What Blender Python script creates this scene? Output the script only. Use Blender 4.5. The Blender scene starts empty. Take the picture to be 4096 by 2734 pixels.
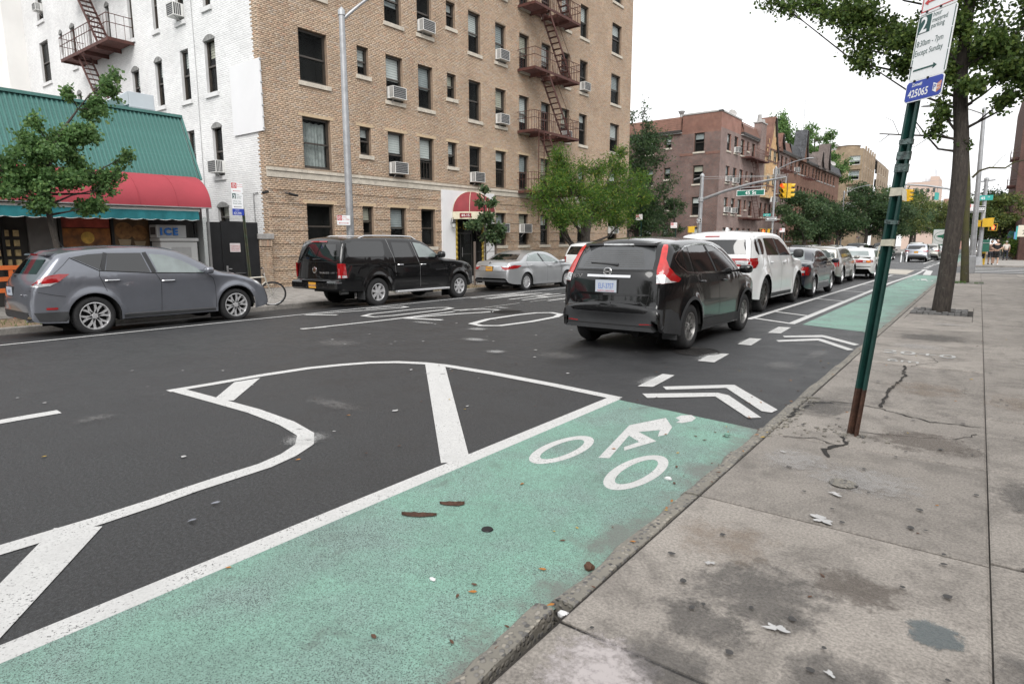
import bpy, bmesh, math, random
import numpy as np
from mathutils import Matrix, Vector
from mathutils.bvhtree import BVHTree
from mathutils.geometry import tessellate_polygon
random.seed(7); RNG = np.random.default_rng(11)
SC = bpy.context.scene
COL = SC.collection
PI = math.pi
rad = math.radians
# ------------------------------------------------------------------ camera
CAM_H = 1.55
cam = bpy.data.cameras.new('camera')
cam_o = bpy.data.objects.new('camera', cam); COL.objects.link(cam_o)
cam.sensor_width = 36.0
cam.lens = 2450.0 / 4096.0 * 36.0
cam.clip_start = 0.05; cam.clip_end = 3000.0
def cam_matrix():
 f = 2450.0; vx, vy = 3920.0 - 2048.0, 981.0 - 1367.0
 d = Vector((vx, vy, f)).normalized()               # street direction in lens axes
 down = d.cross(Vector((1, 0, 0))).normalized()
 if down.y < 0: down = -down
 up = -down
 right = d.cross(up).normalized()
 R = Matrix((right, d, up))                          # lens axes -> street axes
 cx = R @ Vector((1, 0, 0)); cy = R @ Vector((0, -1, 0)); cz = R @ Vector((0, 0, -1))
 m = Matrix(((cx.x, cy.x, cz.x, 0), (cx.y, cy.y, cz.y, 0), (cx.z, cy.z, cz.z, CAM_H), (0, 0, 0, 1)))
 return m
cam_o.matrix_world = cam_matrix()
SC.camera = cam_o
# ------------------------------------------------------------------ overcast sky and soft sun
SUN_EL, SUN_AZ = rad(42), rad(146)      # azimuth of the light's source, clockwise from +Y (the street)
world = bpy.data.worlds.new('World'); SC.world = world; world.use_nodes = True
nt = world.node_tree
bg = nt.nodes['Background']; bg.inputs[1].default_value = 0.12
sky = nt.nodes.new('ShaderNodeTexSky'); sky.sky_type = 'NISHITA'; sky.sun_disc = False
sky.sun_elevation = SUN_EL; sky.sun_rotation = SUN_AZ; sky.dust_density = 6.0; sky.air_density = 1.4
hs = nt.nodes.new('ShaderNodeHueSaturation'); hs.inputs['Saturation'].default_value = 0.25
mx = nt.nodes.new('ShaderNodeMix'); mx.data_type = 'RGBA'
mx.inputs[0].default_value = 0.9
mx.inputs[7].default_value = (9.3, 9.4, 9.55, 1)       # even white cloud deck
nt.links.new(sky.outputs[0], hs.inputs['Color']); nt.links.new(hs.outputs[0], mx.inputs[6])
nt.links.new(mx.outputs[2], bg.inputs[0])
sun = bpy.data.lights.new('sun', 'SUN'); sun.energy = 2.3; sun.angle = rad(40); sun.color = (1.0, 0.975, 0.94)
sun_o = bpy.data.objects.new('sun', sun); COL.objects.link(sun_o)
sd = Vector((math.sin(SUN_AZ) * math.cos(SUN_EL), math.cos(SUN_AZ) * math.cos(SUN_EL), math.sin(SUN_EL)))
sun_o.rotation_euler = sd.to_track_quat('Z', 'Y').to_euler()
sun_o.location = sd * 60
vs = SC.view_settings
vs.view_transform = 'Standard'; vs.look = 'None'; vs.exposure = 0.38; vs.gamma = 1.0; vs.use_curve_mapping = False
SC.cycles.max_bounces = 6; SC.cycles.diffuse_bounces = 3; SC.cycles.glossy_bounces = 3
SC.cycles.transparent_max_bounces = 8; SC.cycles.transmission_bounces = 3
SC.cycles.use_denoising = True
# ------------------------------------------------------------------ mesh collecting helpers
class MB:
 """collects vertices and faces of one mesh"""
 def __init__(s): s.v = []; s.f = []
 def add(s, vs, fs):
  b = len(s.v); s.v.extend([tuple(p) for p in vs]); s.f.extend([tuple(b + i for i in f) for f in fs]); return s
 def box(s, x0, x1, y0, y1, z0, z1):
  x0, x1 = min(x0, x1), max(x0, x1); y0, y1 = min(y0, y1), max(y0, y1); z0, z1 = min(z0, z1), max(z0, z1)
  return s.add([(x0,y0,z0),(x1,y0,z0),(x1,y1,z0),(x0,y1,z0),(x0,y0,z1),(x1,y0,z1),(x1,y1,z1),(x0,y1,z1)],
      [(0,3,2,1),(4,5,6,7),(0,1,5,4),(1,2,6,5),(2,3,7,6),(3,0,4,7)])
 def cbox(s, x0, x1, y0, y1, z0, z1, c):
  """box with chamfered edges all round"""
  m = bmesh.new(); bmesh.ops.create_cube(m, size=1)
  for v in m.verts:
   v.co = Vector(((x0+x1)/2 + v.co.x*(x1-x0), (y0+y1)/2 + v.co.y*(y1-y0), (z0+z1)/2 + v.co.z*(z1-z0)))
  bmesh.ops.bevel(m, geom=m.edges[:], offset=c, segments=1, affect='EDGES')
  return s.bm(m)
 def bm(s, m):
  m.verts.index_update(); b = len(s.v)
  s.v.extend([tuple(v.co) for v in m.verts]); s.f.extend([tuple(b + v.index for v in f.verts) for f in m.faces]); m.free(); return s
 def obox(s, c, ax, ay, az, hx, hy, hz):
  c, ax, ay, az = Vector(c), Vector(ax).normalized(), Vector(ay).normalized(), Vector(az).normalized()
  P = [c + ax*i*hx + ay*j*hy + az*k*hz for k in (-1,1) for i, j in ((-1,-1),(1,-1),(1,1),(-1,1))]
  return s.add(P, [(0,3,2,1),(4,5,6,7),(0,1,5,4),(1,2,6,5),(2,3,7,6),(3,0,4,7)])
 def bar(s, a, b, w, h, up=(0,0,1)):
  a, b = Vector(a), Vector(b); d = (b - a); L = d.length; d.normalize(); up = Vector(up)
  sx = d.cross(up)
  if sx.length < 1e-4: sx = d.cross(Vector((1,0,0)))
  sx.normalize(); uz = sx.cross(d)
  return s.obox((a+b)/2, d, sx, uz, L/2, w/2, h/2)
 def tube(s, pts, r, n=8, cap=True):
  P = [Vector(p) for p in pts]; m = len(P)
  rs = list(r) if hasattr(r, '__len__') else [r]*m
  b = len(s.v); ref = None
  for i in range(m):
   t = (P[min(i+1, m-1)] - P[max(i-1, 0)]).normalized()
   if ref is None:
    ref = t.cross(Vector((0,0,1)))
    if ref.length < .05: ref = t.cross(Vector((1,0,0)))
   ref = (ref - t*ref.dot(t)).normalized(); bi = t.cross(ref)
   for k in range(n):
    a = 2*PI*k/n; s.v.append(tuple(P[i] + (ref*math.cos(a) + bi*math.sin(a))*rs[i]))
  for i in range(m-1):
   for k in range(n):
    k2 = (k+1) % n; s.f.append((b+i*n+k, b+i*n+k2, b+(i+1)*n+k2, b+(i+1)*n+k))
  if cap:
   s.f.append(tuple(b+k for k in range(n-1, -1, -1))); s.f.append(tuple(b+(m-1)*n+k for k in range(n)))
  return s
 def lathe(s, prof, c=(0,0,0), ax=(0,0,1), n=16, arc=2*PI, closed=True):
  """prof: (radius, along-axis) pairs"""
  c, ax = Vector(c), Vector(ax).normalized()
  u = ax.cross(Vector((0,0,1)));  u = u if u.length > .05 else ax.cross(Vector((1,0,0))); u.normalize(); w = ax.cross(u)
  b = len(s.v); m = len(prof)
  for k in range(n):
   a = arc*k/n; dr = u*math.cos(a) + w*math.sin(a)
   for r, h in prof: s.v.append(tuple(c + dr*r + ax*h))
  for k in range(n if closed else n-1):
   k2 = (k+1) % n
   for i in range(m-1): s.f.append((b+k*m+i, b+k2*m+i, b+k2*m+i+1, b+k*m+i+1))
  return s
 def prism(s, poly, fn, d0, d1):
  """poly of 2-d points, fn(a,b,d) -> 3-d point"""
  n = len(poly); V = [fn(a, b, d0) for a, b in poly] + [fn(a, b, d1) for a, b in poly]
  tri = tessellate_polygon([[Vector((a, b, 0)) for a, b in poly]])
  F = [tuple(t) for t in tri] + [tuple(n + i for i in reversed(t)) for t in tri]
  F += [(i, (i+1) % n, n + (i+1) % n, n + i) for i in range(n)]
  return s.add(V, F)
 def sheet(s, poly, fn):
  tri = tessellate_polygon([[Vector((a, b, 0)) for a, b in poly]])
  return s.add([fn(a, b) for a, b in poly], [tuple(t) for t in tri])
 def mesh(s, name, smooth=False):
  me = bpy.data.meshes.new(name); me.from_pydata(s.v, [], s.f)
  m = bmesh.new(); m.from_mesh(me); bmesh.ops.recalc_face_normals(m, faces=m.faces); m.to_mesh(me); m.free()
  if smooth: shade(me)
  return me
def shade(me, ang=35):
 me.polygons.foreach_set('use_smooth', [True]*len(me.polygons))
 try: me.set_sharp_from_angle(angle=rad(ang))
 except Exception: pass
 me.update()
# ------------------------------------------------------------------ object helpers
TW = {}
def put(name, data, parent=None, world=True, m=None):
 if isinstance(data, MB): data = data.mesh(name)
 if m is not None:
  data.materials.clear(); data.materials.append(m)
 o = bpy.data.objects.new(name, data); COL.objects.link(o)
 if parent is not None:
  o.parent = parent
  if world and parent.name in TW: o.matrix_parent_inverse = TW[parent.name].inverted()
 return o
def part(name, mb, m, parent, smooth=False, label=None, world=True, kind=None):
 o = put(name, mb.mesh(name, smooth) if isinstance(mb, MB) else mb, parent, world, m)
 if label: o['label'] = label
 if kind: o['kind'] = kind
 return o
def tag(o, label, cat, group=None):
 o['label'] = label; o['category'] = cat
 if group: o['group'] = group
 return o
def thing(name, label, cat, loc=(0,0,0), rz=0, group=None):
 o = bpy.data.objects.new(name, None); COL.objects.link(o)
 o.location = loc; o.rotation_euler = (0, 0, rz); o.empty_display_size = .2
 TW[o.name] = Matrix.Translation(loc) @ Matrix.Rotation(rz, 4, 'Z')
 return tag(o, label, cat, group)
def solo(name, mb, m, label, cat, group=None, smooth=False):
 return tag(part(name, mb, m, None, smooth), label, cat, group)
def struct(name, mb, m, parent=None, smooth=False):
 o = part(name, mb, m, parent, smooth)
 if parent is None: o['kind'] = 'structure'
 return o
KIDS = {}
def copy_tree(o, parent=None):
 c = o.copy(); COL.objects.link(c)
 if parent is not None: c.parent = parent
 for ch in [x for x in bpy.data.objects if x.parent == o]: copy_tree(ch, c)
 return c
# text as flat mesh (built-in font), evaluated in a small scratch scene of its own
TXT = bpy.data.scenes.new('scratch')
def scratch_graph():
 with bpy.context.temp_override(scene=TXT, view_layer=TXT.view_layers[0]):
  dg = bpy.context.evaluated_depsgraph_get(); dg.update(); return dg
def text_mesh(body, size, extr=0.0, align='LEFT', sx=1.0, res=3, sp=1.0, bold=0.0):
 cu = bpy.data.curves.new('lettering', 'FONT'); cu.body = body; cu.size = size; cu.extrude = extr
 cu.align_x = align; cu.resolution_u = res; cu.space_character = sp; cu.offset = bold
 o = bpy.data.objects.new('lettering', cu); TXT.collection.objects.link(o)
 dg = scratch_graph()
 me = bpy.data.meshes.new_from_object(o.evaluated_get(dg))
 bpy.data.objects.remove(o); bpy.data.curves.remove(cu)
 if sx != 1.0: me.transform(Matrix.Diagonal((sx, 1, 1, 1)))
 me.name = 'lettering'
 return me
def frame(o, u, v):
 """matrix with text x along u, text y along v, origin o"""
 u, v = Vector(u).normalized(), Vector(v).normalized(); n = u.cross(v)
 return Matrix(((u.x, v.x, n.x, o[0]), (u.y, v.y, n.y, o[1]), (u.z, v.z, n.z, o[2]), (0,0,0,1)))
def text(body, size, o, u, v, m, parent, name='lettering', world=True, **k):
 me = text_mesh(body, size, **k); me.transform(frame(o, u, v))
 return part(name, me, m, parent, world=world)
# ------------------------------------------------------------------ materials
MATS = {}
def nodes(name):
 m = bpy.data.materials.new(name); m.use_nodes = True
 t = m.node_tree; b = t.nodes['Principled BSDF']; return m, t, b
def N(t, ty, **kw):
 n = t.nodes.new(ty)
 for k, v in kw.items():
  if k.startswith('i_'): n.inputs[int(k[2:]) if k[2:].isdigit() else k[2:].replace('_', ' ')].default_value = v
  else: setattr(n, k, v)
 return n
def L(t, a, b): t.links.new(a, b)
def ramp(t, src, stops):
 r = N(t, 'ShaderNodeValToRGB'); e = r.color_ramp.elements
 while len(e) < len(stops): e.new(0.5)
 for i, (p, c) in enumerate(stops):
  e[i].position = p; e[i].color = (c, c, c, 1) if isinstance(c, (int, float)) else (*c[:3], 1)
 L(t, src, r.inputs[0]); return r.outputs[0]
def noise(t, co, scale, detail=3, rough=.55, dist=0):
 n = N(t, 'ShaderNodeTexNoise'); n.inputs['Scale'].default_value = scale; n.inputs['Detail'].default_value = detail
 n.inputs['Roughness'].default_value = rough; n.inputs['Distortion'].default_value = dist
 if co is not None: L(t, co, n.inputs['Vector'])
 return n.outputs['Fac']
def mixc(t, fac, a, b, blend='MIX'):
 n = N(t, 'ShaderNodeMix', data_type='RGBA', blend_type=blend)
 for i, x in ((0, fac), (6, a), (7, b)):
  if hasattr(x, 'is_linked') or hasattr(x, 'links'): L(t, x, n.inputs[i])
  else: n.inputs[i].default_value = x if i == 0 else (*x[:3], 1)
 return n.outputs[2]
def math_(t, op, a, b=0.0):
 n = N(t, 'ShaderNodeMath', operation=op)
 for i, x in ((0, a), (1, b)):
  if hasattr(x, 'links'): L(t, x, n.inputs[i])
  else: n.inputs[i].default_value = x
 return n.outputs[0]
def coords(t, kind='Object'):
 if kind == 'pos': return N(t, 'ShaderNodeNewGeometry').outputs['Position']
 return N(t, 'ShaderNodeTexCoord').outputs[kind]
def bump(t, b, h, strength, dist=.01):
 n = N(t, 'ShaderNodeBump'); n.inputs['Strength'].default_value = strength; n.inputs['Distance'].default_value = dist
 L(t, h, n.inputs['Height']); L(t, n.outputs[0], b.inputs['Normal'])
def mk(name, col, rough=.6, metal=0.0, var=.12, vs=3.0, fine=.0, fs=60.0, bmp=0.0, bs=60.0, coat=0.0, spec=.5, emit=0.0, dirt=None):
 """general procedural material: base colour with broad and fine variation and relief"""
 if name in MATS: return MATS[name]
 m, t, b = nodes(name); co = coords(t)
 c = (*col[:3], 1)
 n1 = noise(t, co, vs, 4)
 v = ramp(t, n1, [(.3, 1 - var), (.7, 1 + var)]) if var else None
 out = mixc(t, 1.0, c, v, 'MULTIPLY') if v is not None else None
 if fine:
  n2 = noise(t, co, fs, 2); v2 = ramp(t, n2, [(.35, 1 - fine), (.65, 1 + fine)])
  out = mixc(t, 1.0, out if out is not None else c, v2, 'MULTIPLY')
 if dirt:
  dcol, lo, hi, ds = dirt
  d = ramp(t, noise(t, co, ds, 5, .65), [(lo, 0.0), (hi, 1.0)])
  out = mixc(t, d, out if out is not None else c, dcol)
 if out is not None: L(t, out, b.inputs['Base Color'])
 else: b.inputs['Base Color'].default_value = c
 b.inputs['Roughness'].default_value = rough; b.inputs['Metallic'].default_value = metal
 b.inputs['Coat Weight'].default_value = coat; b.inputs['Coat Roughness'].default_value = .05
 b.inputs['Specular IOR Level'].default_value = spec
 if bmp: bump(t, b, noise(t, co, bs, 3), bmp)
 if emit:
  b.inputs['Emission Color'].default_value = c; b.inputs['Emission Strength'].default_value = emit
 MATS[name] = m; return m
def S(r, g, b_):
 """sRGB 0-255 to linear"""
 f = lambda c: (c/255/12.92) if c/255 <= .04045 else ((c/255 + .055)/1.055)**2.4
 return (f(r), f(g), f(b_))
# ================================================================== ground
def zroad(X):
 return 0.0 if X > -8 else -0.2 * min((-X - 8) / 7.25, 1.0) ** 2.5
KN_O, KN_I = -1.335, -1.225       # near kerb, road side and pavement side
KF = -15.25                       # far kerb line
WALL = -20.0                      # building line on the far side
Y_X0, Y_X1 = 42.0, 56.5           # cross street
SW_Z = 0.055                      # near pavement height
def zfar(X):                      # far pavement: rises from kerb to building line
 t = (X - KF) / (WALL - KF); return -0.07 + 0.13 * max(0, min(1.2, t))
def asphalt_mat():
 m, t, b = nodes('asphalt'); p = coords(t, 'pos')
 big = noise(t, p, .22, 4, .6); mid = noise(t, p, 2.2, 4, .6)
 fine = noise(t, p, 50, 4, .78); grit = noise(t, p, 150, 2, .6)
 base = mixc(t, ramp(t, big, [(.3, 0.), (.7, 1.)]), (.0098, .0104, .0118), (.0160, .0166, .0182))
 base = mixc(t, ramp(t, mid, [(.35, 0.), (.75, .5)]), base, (.027, .028, .030))
 base = mixc(t, 1.0, base, ramp(t, fine, [(.38, .18), (.5, .9), (.62, 2.4)]), 'MULTIPLY')
 sp = ramp(t, grit, [(.61, 0.), (.68, .6)])
 base = mixc(t, sp, base, (.13, .128, .12))
 scuff = ramp(t, noise(t, p, 1.1, 6, .72, .5), [(.66, 0.), (.80, .35)])
 base = mixc(t, scuff, base, (.10, .098, .095))
 L(t, base, b.inputs['Base Color'])
 L(t, ramp(t, mid, [(.3, .46), (.7, .64)]), b.inputs['Roughness'])
 b.inputs['Specular IOR Level'].default_value = .72
 bump(t, b, fine, .9, .014)
 return m
def paint_mat(name, col, wear, edge=.0):
 """road paint: asphalt pores showing through, dirt and tyre scuffs"""
 m, t, b = nodes(name); p = coords(t, 'pos')
 fine = noise(t, p, 85, 3, .7); mid = noise(t, p, 3.5, 5, .65)
 c = mixc(t, ramp(t, mid, [(.3, 0.), (.75, 1.)]), col, tuple(x*.84 for x in col))
 c = mixc(t, 1.0, c, ramp(t, fine, [(.3, .86), (.6, 1.05)]), 'MULTIPLY')
 w = math_(t, 'ADD', fine, math_(t, 'MULTIPLY', mid, .35))
 c = mixc(t, ramp(t, w, [(wear, 1.), (wear + .06, 0.)]), c, (.05, .05, .05))
 L(t, c, b.inputs['Base Color']); b.inputs['Roughness'].default_value = .7
 bump(t, b, fine, .3, .01)
 return m
def green_mat():
 m, t, b = nodes('green_lane_paint'); p = coords(t, 'pos')
 fine = noise(t, p, 75, 3, .7); grit = noise(t, p, 170, 3, .65); mid = noise(t, p, 1.7, 5, .62); big = noise(t, p, .55, 4, .6)
 c = mixc(t, ramp(t, big, [(.3, 0.), (.7, 1.)]), (.192, .362, .285), (.225, .395, .322))
 c = mixc(t, ramp(t, noise(t, p, .8, 5, .66, .4), [(.46, 0.), (.60, .6)]), c, (.168, .255, .222))
 c = mixc(t, ramp(t, mid, [(.45, 0.), (.62, .6)]), c, (.25, .345, .318))
 c = mixc(t, 1.0, c, ramp(t, fine, [(.3, .72), (.62, 1.08)]), 'MULTIPLY')
 pore = math_(t, 'ADD', grit, math_(t, 'MULTIPLY', mid, -.18))
 c = mixc(t, ramp(t, pore, [(.30, .9), (.40, 0.)]), c, (.035, .045, .04))
 # grime washed against the kerb, worn through in patches
 sep = N(t, 'ShaderNodeSeparateXYZ'); L(t, p, sep.inputs[0])
 k = math_(t, 'MULTIPLY', math_(t, 'ADD', sep.outputs['X'], 1.72), 2.2)
 gr = math_(t, 'ADD', k, math_(t, 'MULTIPLY', math_(t, 'SUBTRACT', noise(t, p, 3.0, 6, .68), .5), 3.0))
 c = mixc(t, ramp(t, gr, [(.35, 0.), (1.0, .78)]), c, (.14, .135, .125))
 st = ramp(t, noise(t, p, 2.4, 6, .7, .6), [(.57, 0.), (.68, .5)])
 c = mixc(t, st, c, (.10, .125, .11))
 L(t, c, b.inputs['Base Color']); b.inputs['Roughness'].default_value = .72
 bump(t, b, fine, .5, .012)
 return m
def concrete_mat(name, a, c2, spots=True, sc=1.0):
 m, t, b = nodes(name); p = coords(t, 'pos')
 big = noise(t, p, .7*sc, 5, .65); mid = noise(t, p, 3.2*sc, 6, .7); fine = noise(t, p, 70, 3, .7); grit = noise(t, p, 210, 2, .6)
 oi = N(t, 'ShaderNodeObjectInfo')
 c = mixc(t, ramp(t, big, [(.3, 0.), (.7, 1.)]), a, c2)
 c = mixc(t, 1.0, c, ramp(t, oi.outputs['Random'], [(0., .86), (1., 1.1)]), 'MULTIPLY')
 c = mixc(t, ramp(t, mid, [(.49, 0.), (.66, .55)]), c, tuple(x*.45 for x in a))
 c = mixc(t, ramp(t, noise(t, p, 1.4*sc, 6, .7, .8), [(.52, 0.), (.64, .45)]), c, tuple(x*.5 for x in a))
 c = mixc(t, ramp(t, noise(t, p, 5.5, 5, .7), [(.66, 0.), (.8, .35)]), c, (.46, .44, .42))
 c = mixc(t, 1.0, c, ramp(t, fine, [(.36, .72), (.5, 1.0), (.64, 1.24)]), 'MULTIPLY')
 c = mixc(t, ramp(t, grit, [(.60, 0.), (.68, .55)]), c, (.10, .095, .09))
 if spots:
  v = N(t, 'ShaderNodeTexVoronoi'); v.inputs['Scale'].default_value = 3.1; L(t, p, v.inputs['Vector'])
  rr = N(t, 'ShaderNodeSeparateColor'); L(t, v.outputs['Color'], rr.inputs[0])
  r = math_(t, 'MULTIPLY', math_(t, 'SUBTRACT', rr.outputs[0], .45), .17)
  d = math_(t, 'SUBTRACT', r, math_(t, 'ADD', v.outputs['Distance'], math_(t, 'MULTIPLY', noise(t, p, 22, 2), .03)))
  c = mixc(t, ramp(t, d, [(.0, 0.), (.012, .75)]), c, (.055, .052, .05))
 L(t, c, b.inputs['Base Color']); b.inputs['Roughness'].default_value = .82
 b.inputs['Specular IOR Level'].default_value = .35
 bump(t, b, fine, .35, .01)
 return m
def kerb_mat():
 m, t, b = nodes('kerb_aggregate'); p = coords(t, 'pos')
 v = N(t, 'ShaderNodeTexVoronoi'); v.inputs['Scale'].default_value = 42; L(t, p, v.inputs['Vector'])
 sc = N(t, 'ShaderNodeSeparateColor'); L(t, v.outputs['Color'], sc.inputs[0])
 peb = ramp(t, sc.outputs[0], [(.0, (.06, .058, .058)), (.35, (.16, .155, .15)), (.7, (.27, .25, .22)), (1., (.34, .31, .26))])
 mask = ramp(t, v.outputs['Distance'], [(.35, 1.), (.55, 0.)])
 c = mixc(t, mask, (.21, .195, .165), peb)
 c = mixc(t, ramp(t, noise(t, p, 3, 5, .7), [(.4, 0.), (.75, .6)]), c, (.12, .115, .105))
 L(t, c, b.inputs['Base Color']); b.inputs['Roughness'].default_value = .85
 bump(t, b, mask, .6, .01)
 return m
M_asph = asphalt_mat()
M_white = paint_mat('white_road_paint', (.55, .547, .537), .50)
M_white_worn = paint_mat('worn_white_road_paint', (.52, .515, .50), .58)
M_green = green_mat()
M_slab = concrete_mat('pavement_concrete', (.232, .211, .189), (.318, .290, .260))
M_slab_far = concrete_mat('far_pavement_concrete', (.26, .245, .225), (.32, .30, .28), spots=False)
M_kerb = kerb_mat()
M_dirt = mk('packed_dirt', (.022, .019, .016), .95, var=.4, vs=8, fine=.3, bmp=.5, bs=40)
M_soil = mk('dry_mulch', (.20, .145, .095), .95, var=.35, vs=9, fine=.4, fs=45, bmp=.8, bs=45)
M_beige = paint_mat('beige_road_paint', (.42, .385, .33), .30)
# wide ground under everything
g = MB(); g.add([(-900, -300, -.45), (900, -300, -.45), (900, 2500, -.45), (-900, 2500, -.45)], [(0, 1, 2, 3)])
struct('ground', g, mk('city_ground', (.16, .15, .14), .9, var=.2, vs=.05))
# carriageway with its crown, and the cross street
xs = [KN_O, -3, -5, -7, -8] + [-8 - 7.25*i/10 for i in range(1, 11)]
ys = [-25, 0, 20, 42, 56.5, 90, 150, 300, 520]
r = MB()
for j, y in enumerate(ys):
 for x in xs: r.v.append((x, y, zroad(x)))
nx = len(xs)
for j in range(len(ys)-1):
 for i in range(nx-1): r.f.append((j*nx+i, j*nx+i+1, (j+1)*nx+i+1, (j+1)*nx+i))
road = struct('road', r, M_asph)
r = MB()
r.add([(KN_O, Y_X0, 0), (90, Y_X0, 0), (90, Y_X1, 0), (KN_O, Y_X1, 0)], [(0, 1, 2, 3)])
r.add([(-120, Y_X0, -.2), (KF, Y_X0, -.2), (KF, Y_X1, -.2), (-120, Y_X1, -.2)], [(0, 1, 2, 3)])
struct('cross_street', r, M_asph)
# ------------------------------------------------------------------ road markings (parts of the road)
LAY = [0]
def zl():
 LAY[0] += 1; return .004 + .00012 * LAY[0]
def ribbon(pts, w, name, m=None, closed=False, jag=.0):
 """painted stripe along a centre line"""
 P = [Vector(p) for p in pts]; n = len(P); z = zl(); mb = MB()
 Q = []
 for i in range(n if closed else n-1):
  a, b_ = P[i], P[(i+1) % n]; L_ = (b_-a).length; k = max(1, int(L_/.9))
  for q in range(k): Q.append(a + (b_-a)*q/k)
 if not closed: Q.append(P[-1])
 n = len(Q)
 for i in range(n):
  a = Q[(i-1) % n] if (closed or i) else Q[0]; b_ = Q[(i+1) % n] if (closed or i < n-1) else Q[-1]
  t = (b_-a).normalized(); nn = Vector((-t.y, t.x))
  c = 1.0
  if 0 < i < n-1 or closed:
   t1 = (Q[i]-a).normalized(); c = 1/max(.5, abs(t.dot(t1)))
  ww = w/2*c
  for s in (1, -1):
   q = Q[i] + nn*s*(ww + random.uniform(-jag, jag)); mb.v.append((q.x, q.y, zroad(q.x)+z))
 for i in range(n if closed else n-1):
  j = (i+1) % n; mb.f.append((2*i, 2*j, 2*j+1, 2*i+1))
 return part(name, mb, m or M_white, road)
def patch(pts, name, m=None):
 z = zl(); mb = MB().sheet(pts, lambda a, b_: (a, b_, zroad(a)+z)); return part(name, mb, m or M_white, road)
def blob(cx, cy, rx, ry, name, m, parent, z, rot=0, n=16, irr=.35, seed=0):
 rr = random.Random(seed); pts = []
 ph = [rr.uniform(0, 6.3) for _ in range(4)]
 for i in range(n):
  a = 2*PI*i/n
  k = 1 + irr*(.5*math.sin(2*a+ph[0]) + .35*math.sin(3*a+ph[1]) + .3*math.sin(5*a+ph[2]) + .35*rr.uniform(-1, 1))
  x, y = rx*k*math.cos(a), ry*k*math.sin(a)
  pts.append((cx + x*math.cos(rot) - y*math.sin(rot), cy + x*math.sin(rot) + y*math.cos(rot)))
 mb = MB().sheet(pts, lambda a, b_: (a, b_, z)); return part(name, mb, m, parent)
# green lane sheets
patch([(-2.79, -4), (KN_O+.02, -4), (KN_O+.02, 5.27), (-2.79, 5.48)], 'green_bike_lane', M_green)
patch([(-2.66, 13.06), (KN_O+.02, 12.5), (KN_O+.02, 26), (-1.20, 37.9), (-2.62, 39.0)], 'green_bike_lane', M_green)
patch([(-2.7, 64), (KN_O, 64), (KN_O, 140), (-2.7, 140)], 'green_bike_lane', M_green)
# edge line of the bike lane, hatched island and its bars
ribbon([(-2.85, -4), (-2.85, 2), (-2.845, 5.52)], .135, 'bike_lane_edge_line')
ribbon([(-3.90, -3.5), (-3.88, .77), (-3.86, 1.2), (-3.87, 1.5), (-3.90, 1.75), (-3.91, 2.04), (-3.92, 2.27), (-3.98, 2.5), (-4.10, 2.72), (-4.32, 2.88), (-4.73, 2.97), (-5.34, 3.02), (-5.97, 3.01), (-6.80, 2.98)], .135, 'island_outline', jag=.006)
ribbon([(-6.82, 2.90), (-6.79, 3.36), (-6.77, 3.95), (-6.69, 4.56), (-6.54, 4.95), (-6.36, 5.27), (-6.10, 5.52), (-5.75, 5.68), (-5.43, 5.74), (-4.65, 5.73), (-3.67, 5.64), (-2.80, 5.53)], .13, 'island_outline', jag=.006)
patch([(-3.95, 1.02), (-3.76, 1.19), (-2.90, .49), (-2.90, .24)], 'hatch_bar')
patch([(-5.67, 5.62), (-5.46, 5.77), (-2.81, 3.22), (-2.95, 3.06)], 'hatch_bar')
patch([(-6.67, 3.56), (-6.64, 3.86), (-5.87, 3.11), (-6.05, 2.99)], 'hatch_bar')
ribbon([(-6.80, -4), (-6.80, 1.6), (-6.78, 1.90)], .15, 'lane_line', jag=.008)
# bicycle symbol
def ring(cx, cy, rx, ry, w, name, m=None, n=36, rot=0):
 z = zl(); mb = MB()
 for i in range(n):
  a = 2*PI*i/n
  for k in (0, 1):
   x, y = (rx - k*w)*math.cos(a), (ry - k*w*1.6)*math.sin(a)
   X = cx + x*math.cos(rot) - y*math.sin(rot); Yy = cy + x*math.sin(rot) + y*math.cos(rot)
   mb.v.append((X, Yy, zroad(X)+z))
 for i in range(n):
  j = (i+1) % n; mb.f.append((2*i, 2*i+1, 2*j+1, 2*j))
 return part(name, mb, m or M_white, road)
ring(-2.415, 3.85, .160, .39, .068, 'bicycle_symbol')
ring(-1.75, 3.76, .155, .395, .068, 'bicycle_symbol')
patch([(-2.10, 3.84), (-2.29, 4.73), (-2.13, 5.14), (-1.97, 4.90), (-1.92, 4.68), (-1.96, 4.58), (-2.02, 4.76), (-2.14, 4.60), (-1.92, 4.46), (-2.02, 4.10), (-2.06, 4.17), (-2.02, 4.36), (-2.16, 4.46), (-2.03, 3.88)], 'bicycle_symbol')
patch([(-2.06, 5.19), (-2.05, 5.30), (-1.98, 5.37), (-1.91, 5.30), (-1.90, 5.18), (-1.95, 5.07), (-2.0, 5.06), (-1.995, 5.14)], 'bicycle_symbol')
ring(-2.18, 33.4, .13, .42, .05, 'bicycle_symbol', n=20); ring(-1.62, 32.6, .13, .42, .05, 'bicycle_symbol', n=20)
patch([(-1.95, 33.0), (-2.05, 34.3), (-1.85, 34.4), (-1.75, 33.4)], 'bicycle_symbol')
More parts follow.
